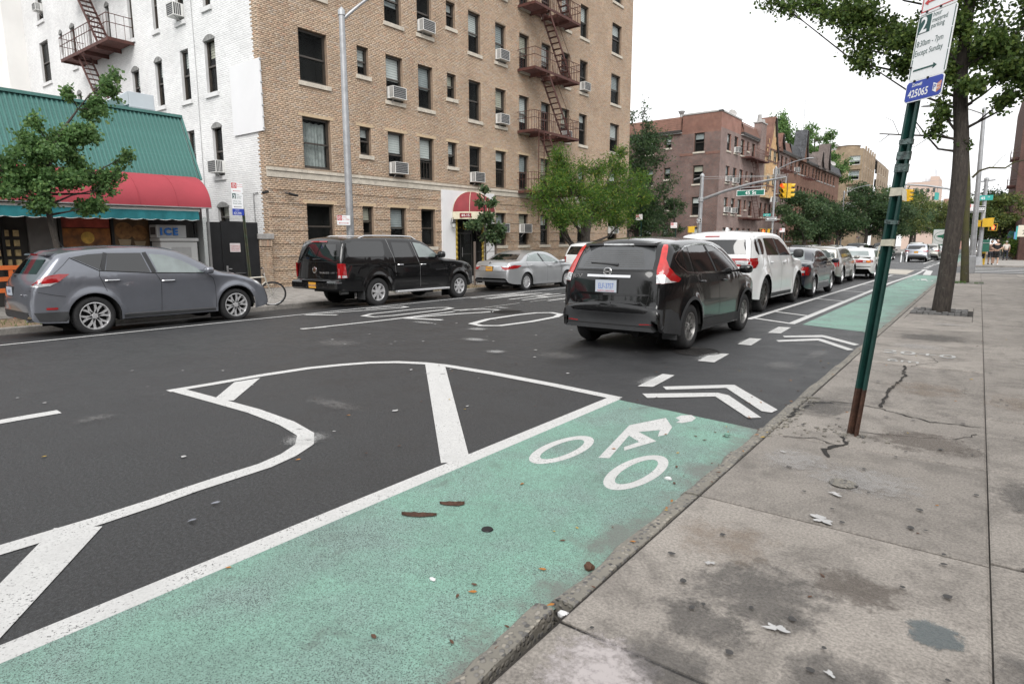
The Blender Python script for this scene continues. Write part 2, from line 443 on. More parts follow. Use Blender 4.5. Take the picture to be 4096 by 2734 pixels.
# chevrons and dashes across the driveway
for pts in ([(-2.66, 6.30), (-2.12, 6.82), (-2.05, 6.86), (-1.39, 6.04), (-1.41, 5.90), (-1.50, 5.90), (-2.08, 6.66), (-2.57, 6.18)],
   [(-2.70, 5.86), (-2.08, 6.38), (-1.95, 6.34), (-1.44, 5.67), (-1.53, 5.58), (-2.04, 6.20), (-2.58, 5.72)],
   [(-2.58, 11.19), (-2.05, 11.71), (-1.95, 11.62), (-1.37, 10.92), (-1.42, 10.76), (-2.0, 11.43), (-2.51, 11.02)],
   [(-2.54, 10.60), (-2.03, 11.24), (-1.93, 11.15), (-1.36, 10.32), (-1.43, 10.20), (-1.98, 10.98), (-2.46, 10.44)]):
 patch(pts, 'chevron_marking')
for pts in ([(-2.89, 6.14), (-2.94, 6.94), (-2.79, 6.95), (-2.74, 6.22)], [(-2.91, 8.03), (-2.96, 8.75), (-2.74, 8.83), (-2.69, 8.05)],
   [(-2.92, 9.80), (-2.96, 10.58), (-2.77, 10.60), (-2.71, 9.79)], [(-2.89, 11.42), (-2.94, 12.40), (-2.73, 12.45), (-2.68, 11.48)]):
 patch(pts, 'dashed_line')
# far buffer
ribbon([(-3.77, 13.3), (-3.70, 22), (-3.55, 38)], .13, 'buffer_line'); ribbon([(-2.86, 13.0), (-2.84, 30), (-2.62, 40), (-2.66, 47)], .14, 'bike_lane_edge_line')
for y in (13.24, 14.9, 19.4, 23.5, 27.6, 31.6, 35.6):
 ribbon([(-3.74, y+.35), (-2.83, y-.2)], .13, 'buffer_bar')
# parking line, centre line and the speed lettering
ribbon([(-12.60, -6), (-12.60, 7), (-12.62, 13), (-12.55, 20), (-12.5, 42)], .11, 'parking_line')
ribbon([(-10.0, 6.7), (-9.82, 8.77), (-9.80, 10.7)], .11, 'lane_line'); ribbon([(-9.80, 10.9), (-9.86, 13.4)], .05, 'chalk_line', M_white_worn); ribbon([(-9.86, 13.9), (-9.9, 16.2)], .05, 'chalk_line', M_white_worn)
ribbon([(-10.0, 6.72), (-9.85, 7.15)], .04, 'chalk_line', M_white_worn); ribbon([(-10.12, 6.75), (-9.98, 6.95)], .04, 'chalk_line', M_white_worn)
SL = 'speed_lettering'
ribbon([(-10.0, 10.9), (-9.85, 11.28), (-9.55, 11.55), (-9.31, 11.62), (-9.08, 11.55), (-9.02, 11.30), (-9.14, 10.9), (-9.36, 10.45), (-9.75, 9.12)], .13, SL); ribbon([(-9.80, 9.08), (-8.85, 9.30)], .16, SL)
ribbon([(-7.94, 9.2), (-8.16, 9.97), (-8.16, 11.0), (-8.05, 11.6), (-7.80, 11.85), (-7.45, 11.7), (-7.25, 11.2), (-7.2, 10.2), (-7.31, 9.3), (-7.6, 9.08)], .14, SL, closed=True)
ribbon([(-12.38, 10.2), (-12.25, 10.8), (-12.0, 11.1), (-11.72, 11.0), (-11.68, 10.75), (-11.85, 10.4), (-12.40, 8.5)], .12, SL); ribbon([(-12.44, 8.45), (-11.62, 8.74)], .14, SL)
ribbon([(-10.9, 8.9), (-11.1, 9.3), (-11.05, 10.6), (-10.9, 11.2), (-10.7, 11.38), (-10.42, 11.3), (-10.32, 10.9), (-10.36, 9.3), (-10.5, 8.88)], .12, SL, closed=True)
def mph(x0, x1, y0, y1, w):
 d = (x1-x0)/3; n = 'speed_lettering'
 ribbon([(x0, y0), (x0, y1), (x0+.38*d, y0+.9), (x0+.76*d, y1), (x0+.76*d, y0)], w, n)
 a = x0+d; ribbon([(a, y0), (a, y1), (a+.6*d, y1-.15), (a+.66*d, y1-.7), (a+.55*d, y1-1.2), (a+.05, y1-1.3)], w, n)
 a = x0+2*d; ribbon([(a, y0), (a, y1)], w, n); ribbon([(a+.65*d, y0), (a+.65*d, y1)], w, n); ribbon([(a, (y0+y1)/2), (a+.65*d, (y0+y1)/2)], w*2, n)
mph(-12.3, -10.1, 14.2, 17.0, .12); mph(-9.6, -7.4, 14.4, 17.2, .12)
# crossing, stop lines and dashes at the junction
for y in (45.4, 48.2, 51.0, 53.8): patch([(-.15, y-.35), (22, y-.35), (22, y+.35), (-.15, y+.35)], 'crosswalk_bar')
ribbon([(-9.5, 40.6), (-2.7, 38.2)], .25, 'stop_line'); ribbon([(-9.5, 50), (-4.8, 48.2), (-2.8, 46.4)], .2, 'stop_line')
patch([(-9, 41), (-4.9, 40.6), (-3.0, 39.0), (-3.1, 45.8), (-5, 47.6), (-9, 49)], 'painted_kerb_extension', M_beige)
patch([(-2.27, 38.95), (-2.55, 46.5), (-2.14, 45.3), (-1.92, 38.8)], 'dashed_line')
for x, y in ((-2.7, 47.4), (-2.81, 51.2), (-2.83, 54.2), (-2.86, 57.1), (-2.80, 60.4)): patch([(x-.15, y-.7), (x+.15, y-.7), (x+.15, y+.7), (x-.15, y+.7)], 'dashed_line')
ribbon([(-9, 67), (-6.6, 65.4), (-3.7, 63.4), (-1.6, 62.6)], .3, 'stop_line')
ribbon([(-3.72, 63.4), (-3.7, 140)], .15, 'buffer_line'); ribbon([(-2.75, 63.4), (-2.7, 140)], .15, 'bike_lane_edge_line')
for i in range(8): ribbon([(-3.7, 68+i*6), (-2.75, 67+i*6)], .14, 'buffer_bar')
# overspray and scuffs with ragged see-through edges
def smudge_mat(name, col, lo, sc, top=.8, wd=.28):
 m, t, b = nodes(name); p = coords(t, 'pos'); g_ = coords(t, 'Generated')
 s = N(t, 'ShaderNodeSeparateXYZ'); L(t, g_, s.inputs[0])
 e = math_(t, 'MULTIPLY', math_(t, 'MULTIPLY', s.outputs['X'], math_(t, 'SUBTRACT', 1.0, s.outputs['X'])), math_(t, 'MULTIPLY', s.outputs['Y'], math_(t, 'SUBTRACT', 1.0, s.outputs['Y'])))
 h = math_(t, 'ADD', math_(t, 'MULTIPLY', e, 8.0), math_(t, 'MULTIPLY', noise(t, p, sc, 6, .75), .8))
 a = ramp(t, h, [(lo, 0.), (lo+wd, top)])
 b.inputs['Base Color'].default_value = (*col, 1); b.inputs['Roughness'].default_value = .8
 L(t, a, b.inputs['Alpha']); return m
M_spray = smudge_mat('paint_overspray', (.60, .6, .59), .78, 60, .6)
M_spray2 = smudge_mat('pale_dust_scuff', (.30, .29, .28), .80, 34, .35)
M_grime = smudge_mat('dark_grime', (.05, .048, .046), .55, 9, .7)
M_splat = mk('white_paint_splash', (.42, .415, .41), .6, var=.15, vs=12)
M_pink = smudge_mat('pale_pink_paint_spill', (.46, .42, .415), .6, 22, .9)
for i, (x, y, a, b_) in enumerate([(-2.86, 6.5, .5, 1.2), (-2.85, 8.35, .55, 1.5), (-2.84, 10.1, .5, 1.4), (-2.83, 11.9, .5, 1.6), (-4.18, 2.78, .6, .7), (-5.5, 6.9, .6, .5), (-6.5, 7.6, .9, .6), (-7.3, 8.6, .8, .7), (-8.8, 8.7, 1.2, .4), (-9.4, 12.0, .9, .7)]):
 z = zl() + .006
 part('paint_overspray', MB().add([(x-a/2, y-b_/2, zroad(x)+z), (x+a/2, y-b_/2, zroad(x)+z), (x+a/2, y+b_/2, zroad(x)+z), (x-a/2, y+b_/2, zroad(x)+z)], [(0, 1, 2, 3)]), M_spray, road)
for i, (x, y, a, b_) in enumerate([(-1.9, 8.3, .9, 1.5), (-4.9, 3.6, 1.6, .5), (-6.2, 2.0, .5, .7), (-4.6, 7.2, 1.4, 1.2), (-1.7, 9.5, .5, 2.0), (-8, 6.0, 1.8, 1.2)]):
 z = zl() + .004
 part('dust_scuff', MB().add([(x-a/2, y-b_/2, zroad(x)+z), (x+a/2, y-b_/2, zroad(x)+z), (x+a/2, y+b_/2, zroad(x)+z), (x-a/2, y+b_/2, zroad(x)+z)], [(0, 1, 2, 3)]), M_spray2, road)
for i in range(46):
 x, y = random.uniform(-8.5, -3.2), random.uniform(1.6, 10)
 s = random.uniform(.008, .028); blob(x, y, s, s*random.uniform(.5, 1.6), 'paint_fleck', M_splat, road, zroad(x)+.009, n=7, seed=i)
# manhole covers
M_iron = mk('cast_iron', (.035, .033, .032), .55, .6, var=.3, bmp=.4, bs=90)
def manhole(x, y, rr):
 z = zroad(x)+.004; mb = MB().lathe([(0, .006), (rr*.86, .006), (rr*.88, .0), (rr*.94, .0), (rr*.95, .008), (rr, .008), (rr+.02, .001)], (x, y, z), n=28)
 o = part('manhole_cover', mb, M_iron, road)
 k = MB()
 for i in range(-4, 5):
  h = math.sqrt(max(0, (rr*.8)**2-(i*rr*.18)**2))
  if h > .05: k.box(x+i*rr*.18-.012, x+i*rr*.18+.012, y-h, y+h, z+.006, z+.012)
 part('cover_rib', k, M_iron, o)
manhole(-3.2, 8.75, .34); manhole(-8.75, 11.4, .38)
# ------------------------------------------------------------------ near pavement
def slab(x0, x1, y0, y1, zf, parent, m, name='paving_slab', gap=.016, th=.12, cham=.011):
 x0 += gap*.22; x1 -= gap*.22; y0 += gap/2; y1 -= gap/2; c = cham; j = random.uniform(-.0035, .0035)
 P = [(x0, y0), (x1, y0), (x1, y1), (x0, y1)]; I = [(x0+c, y0+c), (x1-c, y0+c), (x1-c, y1-c), (x0+c, y1-c)]
 V = [(a, b_, zf(a)+j-th) for a, b_ in P] + [(a, b_, zf(a)+j-c*.6) for a, b_ in P] + [(a, b_, zf(a)+j) for a, b_ in I]
 F = [(0, 1, 5, 4), (1, 2, 6, 5), (2, 3, 7, 6), (3, 0, 4, 7), (4, 5, 9, 8), (5, 6, 10, 9), (6, 7, 11, 10), (7, 4, 8, 11), (8, 9, 10, 11)]
 return part(name, MB().add(V, F), m, parent)
base = MB().box(KN_I+.001, 30, -12, Y_X0-.16, -.3, SW_Z-.011); sw = struct('pavement', base, M_dirt)
zc = lambda x: SW_Z
XJ = [KN_I+.012, .18, 1.62, 3.05, 4.5, 6.0]
YL = [-2.8, -1.2, .36, 1.93, 3.5, 5.05, 6.52, 9.05, 9.97, 11.7, 13.3, 15.0, 16.2, 17.9, 19.6, 21.3, 23, 24.7, 26.4, 28.1, 29.8, 31.5, 33.2, 34.9, 36.6, 38.3, 41.8]
YR = [-2.8, -1.2, .4, 2.0, 3.55, 5.09, 6.62, 8.33, 10.03, 11.7, 13.35, 15.0, 16.7, 18.4, 20.1, 21.8, 23.5, 25.2, 26.9, 28.6, 30.3, 32, 33.7, 35.4, 37.1, 38.8, 41.8]
for i in range(len(XJ)-1):
 Y_ = YL if i == 0 else YR
 for a, b_ in zip(Y_, Y_[1:]):
  if i == 0 and abs(a-15.0) < .01:      # tree pit with setts, pavement either side
   slab(KN_I+.012, -1.12, a, 18.4, zc, sw, M_slab); slab(.02, .18, a, 18.4, zc, sw, M_slab); slab(-1.12, .02, a, b_, zc, sw, M_slab)
   slab(-1.12, .02, 17.6, 18.4, zc, sw, M_slab); continue
  if i == 0 and abs(a-16.2) < .01: continue
  if i == 0 and abs(a-17.9) < .01: a = 18.4
  slab(XJ[i], XJ[i+1], a, b_, zc, sw, M_slab)
slab(6.0, 30, -12, 41.8, zc, sw, M_slab); slab(KN_I+.012, 6, -12, -2.8, zc, sw, M_slab)
# far corner pavement across the side street
base2 = MB().box(KN_O, 40, Y_X1, 260, -.3, .07); sw2 = struct('pavement', base2, M_dirt)
for i, x in enumerate([KN_O+.15, 1.2, 3.6, 6, 8.4]):
 for k in range(14): slab(x, [1.2, 3.6, 6, 8.4, 30][i], Y_X1+.15+k*3, Y_X1+3.15+k*3, lambda a: .12, sw2, M_slab_far)
part('pavement_edge', MB().box(KN_O, 40, Y_X1-.01, Y_X1+.14, -.3, .115), M_slab_far, sw2)
part('pavement_surface', MB().box(KN_O+.15, 40, Y_X1+42.2, 400, -.3, .11), M_slab_far, sw2)
part('pavement_edge', MB().box(KN_O, KN_O+.14, Y_X1+.15, 400, -.3, .113), M_slab_far, sw2)
# kerb stones: flush worn aggregate, one heaved block at the near end
def kerb_stone(pts0, y0, y1, name='kerb_stone', lift=0, tilt=0, dx=0):
 n = 7; mb = MB()
 for k in range(n+1):
  y = y0 + (y1-y0)*k/n; e = .006
  ro, ri = KN_O + random.uniform(-.012, .012) + dx, KN_I + random.uniform(-.004, .004) + dx
  zt = SW_Z - .006 + random.uniform(-e, e) + lift + tilt*(k/n-.5)
  mb.v += [(ro-.012, y, -.2), (ro, y, zt-.03), (ro+.022, y, zt-.006), (ro+.06, y, zt+random.uniform(-.004, .006)), (ri-.004, y, zt), (ri, y, zt-.012), (ri, y, -.2)]
 for k in range(n):
  for i in range(6): mb.f.append((k*7+i, k*7+i+1, (k+1)*7+i+1, (k+1)*7+i))
 mb.f.append(tuple(range(7))); mb.f.append(tuple(n*7+i for i in range(6, -1, -1)))
 return part(name, mb, M_kerb, sw)
kerb_stone(None, -6, .2); kerb_stone(None, .22, 1.34)
kerb_stone(None, 1.40, 1.94, lift=.018, tilt=.035, dx=-.025)
for a, b_ in ((2.06, 3.5), (3.51, 4.5), (4.51, 5.2), (5.22, 6.5), (6.52, 8.6), (8.62, 11), (11.02, 13.5), (13.52, 16.5), (16.52, 20), (20.02, 24), (24.02, 28), (28.02, 33), (33.02, 38), (38.02, 41.9)): kerb_stone(None, a, b_)
part('kerb_stone', MB().box(KN_O, 30, 41.86, 42.0, -.2, SW_Z-.004), M_kerb, sw)
# ================================================================== brick buildings, near left
class WF:
 """wall frame: u along the wall, v up, d outwards"""
 def __init__(s, o, u, n, slope=0.0, u0=0.0): s.o, s.u, s.n, s.sl, s.u0 = Vector(o), Vector(u), Vector(n), slope, u0
 def p(s, u, v, d=0.0):
  q = s.o + s.u*u + s.n*d; return (q.x, q.y, q.z + v + s.sl*(u - s.u0))
 def box(s, mb, u0, u1, v0, v1, d0, d1):
  V = [s.p(u, v, d) for d in (d0, d1) for u, v in ((u0, v0), (u1, v0), (u1, v1), (u0, v1))]
  return mb.add(V, [(0, 3, 2, 1), (4, 5, 6, 7), (0, 1, 5, 4), (1, 2, 6, 5), (2, 3, 7, 6), (3, 0, 4, 7)])
 def quad(s, mb, u0, u1, v0, v1, d): return mb.add([s.p(u0, v0, d), s.p(u1, v0, d), s.p(u1, v1, d), s.p(u0, v1, d)], [(0, 1, 2, 3)])
def wall_sheet(wf, u0, u1, v0, v1, holes, d=0.0):
 us = sorted({u0, u1} | {x for h in holes for x in h[:2] if u0 < x < u1}); vs_ = sorted({v0, v1} | {x for h in holes for x in h[2:] if v0 < x < v1})
 mb = MB()
 for a, b_ in zip(us, us[1:]):
  for c, e in zip(vs_, vs_[1:]):
   m_, n_ = (a+b_)/2, (c+e)/2
   if any(h[0] < m_ < h[1] and h[2] < n_ < h[3] for h in holes): continue
   wf.quad(mb, a, b_, c, e, d)
 return mb
def brick_rects(u0, u1, v0, v1, holes, L_=.205, C=.0675, j=.009, hdr=6, proud=None):
 out = []; r = 0; v = v0
 while v + C*.5 < v1:
  va, vb = v, min(v + C - j, v1)
  hs = [(h[0], h[1]) for h in holes if h[2] < vb - .01 and h[3] > va + .01]
  head = (r % hdr == hdr-1); step = (L_/2 if head else L_) + 0
  off = (L_/4 if head else (L_/2 if r % 2 else 0)); u = u0 - off
  dd = proud(va) if proud else 0.0
  while u < u1:
   a, b_ = max(u, u0), min(u + step - j, u1); segs = [(a, b_)]
   for h in hs:
    ns = []
    for s0, s1 in segs:
     if h[1] <= s0 or h[0] >= s1: ns.append((s0, s1)); continue
     if s0 < h[0]: ns.append((s0, h[0]))
     if s1 > h[1]: ns.append((h[1], s1))
    segs = ns
   for s0, s1 in segs:
    if s1 - s0 > .02: out.append((s0, s1, va, vb, dd))
   u += step
  v += C; r += 1
 return out
def brick_mesh(wf, rects, depth=.011, jit=.0035, name='bricks'):
 R_ = np.array([r_[:4] for r_ in rects]); n = len(R_)
 dd = np.array([r_[4] for r_ in rects]) + depth + RNG.uniform(-jit, jit, n)
 e = .004
 V = np.zeros((n, 8, 3)); o, u, nn = np.array(wf.o), np.array(wf.u), np.array(wf.n)
 for k, (ui, vi, di, s) in enumerate([(0, 2, 0, 0), (1, 2, 0, 0), (1, 3, 0, 0), (0, 3, 0, 0), (0, 2, 1, 1), (1, 2, 1, 1), (1, 3, 1, 1), (0, 3, 1, 1)]):
  uu = R_[:, ui] + (e if ui == 0 else -e)*s; vv = R_[:, vi] + (e if vi == 2 else -e)*s
  d = dd if di else np.full(n, -.002)
  V[:, k] = o + uu[:, None]*u + d[:, None]*nn
  V[:, k, 2] += vv + wf.sl*(uu - wf.u0)
 F = np.array([(4, 5, 6, 7), (0, 1, 5, 4), (1, 2, 6, 5), (2, 3, 7, 6), (3, 0, 4, 7)])
 if np.cross(u, [0, 0, 1]).dot(nn) < 0: F = F[:, ::-1]
 FF = (F[None] + (np.arange(n)*8)[:, None, None]).reshape(-1, 4)
 me = bpy.data.meshes.new(name); me.vertices.add(n*8); me.vertices.foreach_set('co', V.reshape(-1))
 me.loops.add(FF.size); me.loops.foreach_set('vertex_index', FF.reshape(-1).astype(np.int32))
 me.polygons.add(len(FF)); me.polygons.foreach_set('loop_start', np.arange(0, FF.size, 4, dtype=np.int32))
 me.update(calc_edges=True); return me
def lay_bricks(wf, rects, m, parent, score, name='brick', n_single=0, **k):
 """the bricks that show largest become single parts, the others one joined part"""
 if n_single:
  rects = sorted(rects, key=score)
  for r_ in rects[:n_single]: part(name, brick_mesh(wf, [r_], name=name, **k), m, parent)
  rects = rects[n_single:]
 return part('brickwork', brick_mesh(wf, rects, **k), m, parent, kind='stuff')
def brick_mat(name, stops, rough=.85, var=.16):
 m, t, b = nodes(name); p = coords(t, 'pos')
 isl = N(t, 'ShaderNodeNewGeometry').outputs['Random Per Island']; oi = N(t, 'ShaderNodeObjectInfo').outputs['Random']
 r_ = math_(t, 'FRACT', math_(t, 'ADD', isl, oi))
 c = ramp(t, r_, stops)
 c = mixc(t, 1.0, c, ramp(t, noise(t, p, 14, 4, .7), [(.3, 1-var), (.7, 1+var)]), 'MULTIPLY')
 big = noise(t, p, .55, 5, .65)
 c = mixc(t, 1.0, c, ramp(t, big, [(.3, .84), (.7, 1.1)]), 'MULTIPLY')
 L(t, c, b.inputs['Base Color']); b.inputs['Roughness'].default_value = rough; b.inputs['Specular IOR Level'].default_value = .25
 bump(t, b, noise(t, p, 80, 3, .7), .3, .006); return m
M_brick = brick_mat('tan_brick', [(0., (.39, .29, .21)), (.2, (.44, .33, .238)), (.4, (.475, .362, .265)), (.55, (.485, .345, .245)), (.7, (.43, .355, .29)), (.82, (.50, .395, .295)), (.93, (.36, .27, .205)), (1., (.51, .335, .235))])
M_mortar = mk('grey_mortar', (.27, .215, .165), .95, var=.2, vs=6)
M_stone = mk('limestone', (.50, .455, .385), .85, var=.14, vs=4, fine=.12, fs=30, bmp=.2, bs=50, dirt=((.22, .20, .18), .58, .8, 5))
M_lintel = mk('buff_lintel_brick', (.50, .385, .255), .85, var=.12, vs=8, fine=.1)
M_wbrick = brick_mat('white_painted_brick', [(0., (.62, .62, .62)), (.5, (.67, .67, .67)), (1., (.71, .71, .705))], .7, .05)
M_wmortar = mk('white_painted_joint', (.60, .60, .60), .8, var=.06)
M_frame = mk('dark_brown_window_frame', (.045, .037, .030), .45, var=.2, vs=6)
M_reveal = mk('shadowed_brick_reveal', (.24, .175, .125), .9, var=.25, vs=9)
M_blind = mk('window_blind', (.72, .72, .71), .8, var=.06, vs=2)
BLM = [M_blind, M_blind, mk('cream_blind', (.58, .54, .45), .8, var=.1), mk('grey_blind', (.40, .42, .43), .8, var=.15)]
M_curtain = mk('grey_curtain', (.36, .375, .37), .85, var=.3, vs=5)
M_room = mk('dark_room', (.018, .017, .016), .9, var=.3)
def glass_mat(name, tint, opa, rough=.02, spec=.6):
 m, t, b = nodes(name)
 b.inputs['Base Color'].default_value = (*tint, 1); b.inputs['Roughness'].default_value = rough
 b.inputs['Specular IOR Level'].default_value = spec
 tr = N(t, 'ShaderNodeBsdfTransparent'); tr.inputs[0].default_value = (.86, .90, .89, 1)
 ms = N(t, 'ShaderNodeMixShader'); fr = N(t, 'ShaderNodeLayerWeight'); fr.inputs[0].default_value = .5
 f = math_(t, 'ADD', math_(t, 'MULTIPLY', math_(t, 'POWER', fr.outputs['Facing'], 3.0), .8), opa)
 L(t, f, ms.inputs[0]); L(t, tr.outputs[0], ms.inputs[1]); L(t, b.outputs[0], ms.inputs[2])
 L(t, ms.outputs[0], t.nodes['Material Output'].inputs[0]); return m
M_pane = glass_mat('window_glass', (.03, .033, .035), .07)
WIN = []
def window(wf, parent, u0, u1, v0, v1, blind=None, sill=True, mf=None, msill=None, rec=.13, lintel=None, reveal=None, rail=True, curtain=False, arch=False, bars=False):
 """sash window: frame with children pane, blind, sill, lintel, reveal"""
 fw = .055; mb = MB(); d0, d1 = -rec-.06, -rec
 wf.box(mb, u0, u0+fw, v0, v1, d0, d1); wf.box(mb, u1-fw, u1, v0, v1, d0, d1)
 wf.box(mb, u0+fw, u1-fw, v1-fw*1.3, v1, d0, d1); wf.box(mb, u0+fw, u1-fw, v0, v0+fw, d0, d1)
 vm = (v0+v1)/2
 ins = .035
 for a, b_, dd in ((vm, v1-fw*1.3, 0), (v0+fw, vm+.0, -.03)):     # two sashes
  wf.box(mb, u0+fw, u0+fw+ins, a, b_, d0+.005+dd, d1-.012+dd); wf.box(mb, u1-fw-ins, u1-fw, a, b_, d0+.005+dd, d1-.012+dd)
 if rail: wf.box(mb, u0+fw, u1-fw, vm-.03, vm+.03, d0, d1+.012)
 wf.box(mb, u0+fw, u1-fw, v0+fw, v0+fw+.05, d0-.02, d1-.03)
 w = part('window', mb, mf or M_frame, parent)
 for a, b_ in ((v0+fw, vm-.02), (vm+.02, v1-fw)):
  q = MB(); wf.quad(q, u0+fw, u1-fw, a, b_, d1-.032 - (.02 if a < vm-.1 else 0)); part('pane', q, M_pane, w)
 q = MB(); e_ = d0-.55
 q.add([wf.p(u0, v0, d0+.02), wf.p(u1, v0, d0+.02), wf.p(u1, v1, d0+.02), wf.p(u0, v1, d0+.02), wf.p(u0, v0, e_), wf.p(u1, v0, e_), wf.p(u1, v1, e_), wf.p(u0, v1, e_)], [(0, 1, 5, 4), (1, 2, 6, 5), (2, 3, 7, 6), (3, 0, 4, 7), (4, 5, 6, 7)]); part('room', q, M_room, w)
 if blind:
  q = MB(); n = max(6, int((v1-v0)*blind/.09)); vt = v1-fw; hb = (v1-v0)*blind
  for k in range(n):
   a = vt - hb*(k+1)/n; b_ = vt - hb*k/n
   q.add([wf.p(u0+fw+.01, a, d0-.05), wf.p(u1-fw-.01, a, d0-.05), wf.p(u1-fw-.01, b_-.004, d0-.062), wf.p(u0+fw+.01, b_-.004, d0-.062)], [(0, 1, 2, 3)])
  part('blind', q, BLM[int(abs(u0*7.3+v0*3.1)) % 4], w)
 if curtain:
  q = MB(); n = 26
  for k in range(n+1):
   uu = u0+fw+(u1-u0-2*fw)*k/n; dd = d0-.1+.03*math.sin(k*1.9)
   q.v += [wf.p(uu, v0+fw, dd), wf.p(uu, v1-fw-.1-.02*math.sin(k), dd)]
  for k in range(n): q.f.append((2*k, 2*k+2, 2*k+3, 2*k+1))
  part('curtain', q, M_curtain, w, smooth=True)
 if bars:
  q = MB()
  for k in range(1, 5): wf.box(q, u0+(u1-u0)*k/5-.008, u0+(u1-u0)*k/5+.008, v0+.02, vm-.1, d1-.01, d1+.01)
  wf.box(q, u0+.03, u1-.03, vm-.14, vm-.12, d1-.01, d1+.01); part('window_guard', q, M_frame, w)
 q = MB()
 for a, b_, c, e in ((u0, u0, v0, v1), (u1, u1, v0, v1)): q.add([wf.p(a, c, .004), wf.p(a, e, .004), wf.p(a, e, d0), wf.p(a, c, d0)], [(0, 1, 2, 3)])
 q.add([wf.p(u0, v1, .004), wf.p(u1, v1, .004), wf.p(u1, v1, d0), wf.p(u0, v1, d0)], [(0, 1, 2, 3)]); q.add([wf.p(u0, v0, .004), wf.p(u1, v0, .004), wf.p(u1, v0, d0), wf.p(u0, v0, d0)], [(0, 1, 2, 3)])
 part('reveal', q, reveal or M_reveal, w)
 if sill:
  q = MB(); wf.box(q, u0-.09, u1+.09, v0-.15, v0-.001, -.02, .075); part('sill', q, msill or M_stone, w)
 if lintel:
  q = MB(); k = 0; uu = u0-.16
  while uu < u1+.12:
   wf.box(q, uu+.004, min(uu+.062, u1+.16), v1+.006, v1+.115, 0, .02); uu += .066
  part('lintel', q, lintel, w)
 if arch:                                    # shallow segmental brick arch head
  q = MB(); n = 8; h = .15; W_ = u1-u0
  for k in range(n):
   a, b_ = k/n, (k+1)/n; f = lambda x: v1-.02 + h*(1-(2*x-1)**2)
   q.add([wf.p(u0-.03+(W_+.06)*a, v1-.07, .03), wf.p(u0-.03+(W_+.06)*b_, v1-.07, .03), wf.p(u0-.03+(W_+.06)*b_, f(b_), .03), wf.p(u0-.03+(W_+.06)*a, f(a), .03)], [(0, 1, 2, 3)])
   q.add([wf.p(u0-.03+(W_+.06)*a, f(a), .03), wf.p(u0-.03+(W_+.06)*b_, f(b_), .03), wf.p(u0-.03+(W_+.06)*b_, f(b_), -.05), wf.p(u0-.03+(W_+.06)*a, f(a), -.05)], [(0, 1, 2, 3)])
   q.add([wf.p(u0-.03+(W_+.06)*a, v1-.07, .03), wf.p(u0-.03+(W_+.06)*b_, v1-.07, .03), wf.p(u0-.03+(W_+.06)*b_, v1-.07, -.12), wf.p(u0-.03+(W_+.06)*a, v1-.07, -.12)], [(0, 1, 2, 3)])
  part('arch_head', q, M_archgrey, w)
 return w
M_archgrey = mk('weathered_grey_arch', (.20, .20, .195), .9, var=.35, vs=7, bmp=.4, bs=30)
M_acw = mk('ac_white_metal', (.66, .66, .64), .5, var=.08, vs=6)
M_acg = mk('ac_grille', (.06, .06, .062), .6, var=.25, vs=20)
M_steel = mk('galvanised_bracket', (.42, .42, .42), .45, .7, var=.2)
def ac_unit(wf, u0, u1, v0, v1, label, dep=.32, group='window air conditioners'):
 t = thing('air_conditioner', label, 'air conditioner', wf.p((u0+u1)/2, v0, 0), group=group)
 mb = MB(); e = .022                                # shell: open louvred faces on back and sides
 for a, b_, c, d in ((u0, u1, v1-e, v1), (u0, u1, v0, v0+e)): wf.box(mb, a, b_, c, d, -.12, dep)
 for a, b_ in ((u0, u0+e), (u1-e, u1)): wf.box(mb, a, b_, v0+e, v1-e, dep-.03, dep); wf.box(mb, a, b_, v0+e, v1-e, -.12, .10)
 wf.box(mb, u0+e, u1-e, v0+e, v1-e, dep-.06, dep-.05)
 part('housing', mb, M_acw, t)
 mb = MB(); wf.box(mb, u0+e, u1-e, v0+e, v1-e, dep-.045, dep-.012); part('rear_grille', mb, M_acg, t)
 mb = MB(); wf.box(mb, u0+.006, u1-.006, v0+e, v1-e, .10, dep-.03)
 part('side_core', mb, M_acg, t)
 mb = MB()
 for k in range(1, 4):
  d = .10 + (dep-.13)*k/4; wf.box(mb, u0, u1, v0+e, v1-e, d-.008, d+.008)
 for k in range(1, 6):
  v = v0+e+(v1-v0-2*e)*k/6; wf.box(mb, u0+e, u1-e, v-.003, v+.003, dep-.014, dep-.008)
 part('louvre', mb, M_acw, t)
 mb = MB(); mb.bar(wf.p(u0+.12, v0-.01, dep*.75), wf.p(u0+.12, v0-.22, .02), .03, .02); part('bracket', mb, M_steel, t)
 return t
# ------------------------------------------------------------------ tan brick apartment house
BF = WF((WALL, 0, 0), (0, 1, 0), (1, 0, 0), .0112, 14)
B0, B1, BTOP = 12.35, 39.95, 18.9
bb = thing('apartment_building', 'tan brick apartment house with stone band and rows of sash windows beside the white wall', 'building', (WALL, 26, 0))
cols = dict(A=(13.9, 15.1), B=(16.5, 17.06), C=(17.96, 18.88), D=(19.78, 20.67), E=(21.6, 22.2), F=(23.1, 23.98), G=(25.12, 25.97), H=(27.12, 28.0), I=(29.16, 30.05), J=(31.16, 32.07), K=(33.2, 34.12), Lc=(37.12, 38.4))
heads = [3.08, 6.17, 9.18, 12.24, 15.33, 18.4]; sills = [1.42, 4.36, 7.38, 10.42, 13.52, 16.6]
wins = []
for r_ in range(6):
 for c, (a, b_) in cols.items():
  if r_ == 0 and c in 'EF': continue
  v0 = sills[r_] + (.72 if c in 'BE' and r_ else 0) + (.5 if c == 'B' and r_ == 0 else 0)
  wins.append((c, r_, a, b_, v0, heads[r_]))
PORT = (21.06, 24.9, -.2, 4.0)
holes = [(a, b_, v0, v1) for _, _, a, b_, v0, v1 in wins] + [(21.95, 24.08, -.3, 2.75)]
LEDGE = (12.35, 39.95, 3.93, 4.27)
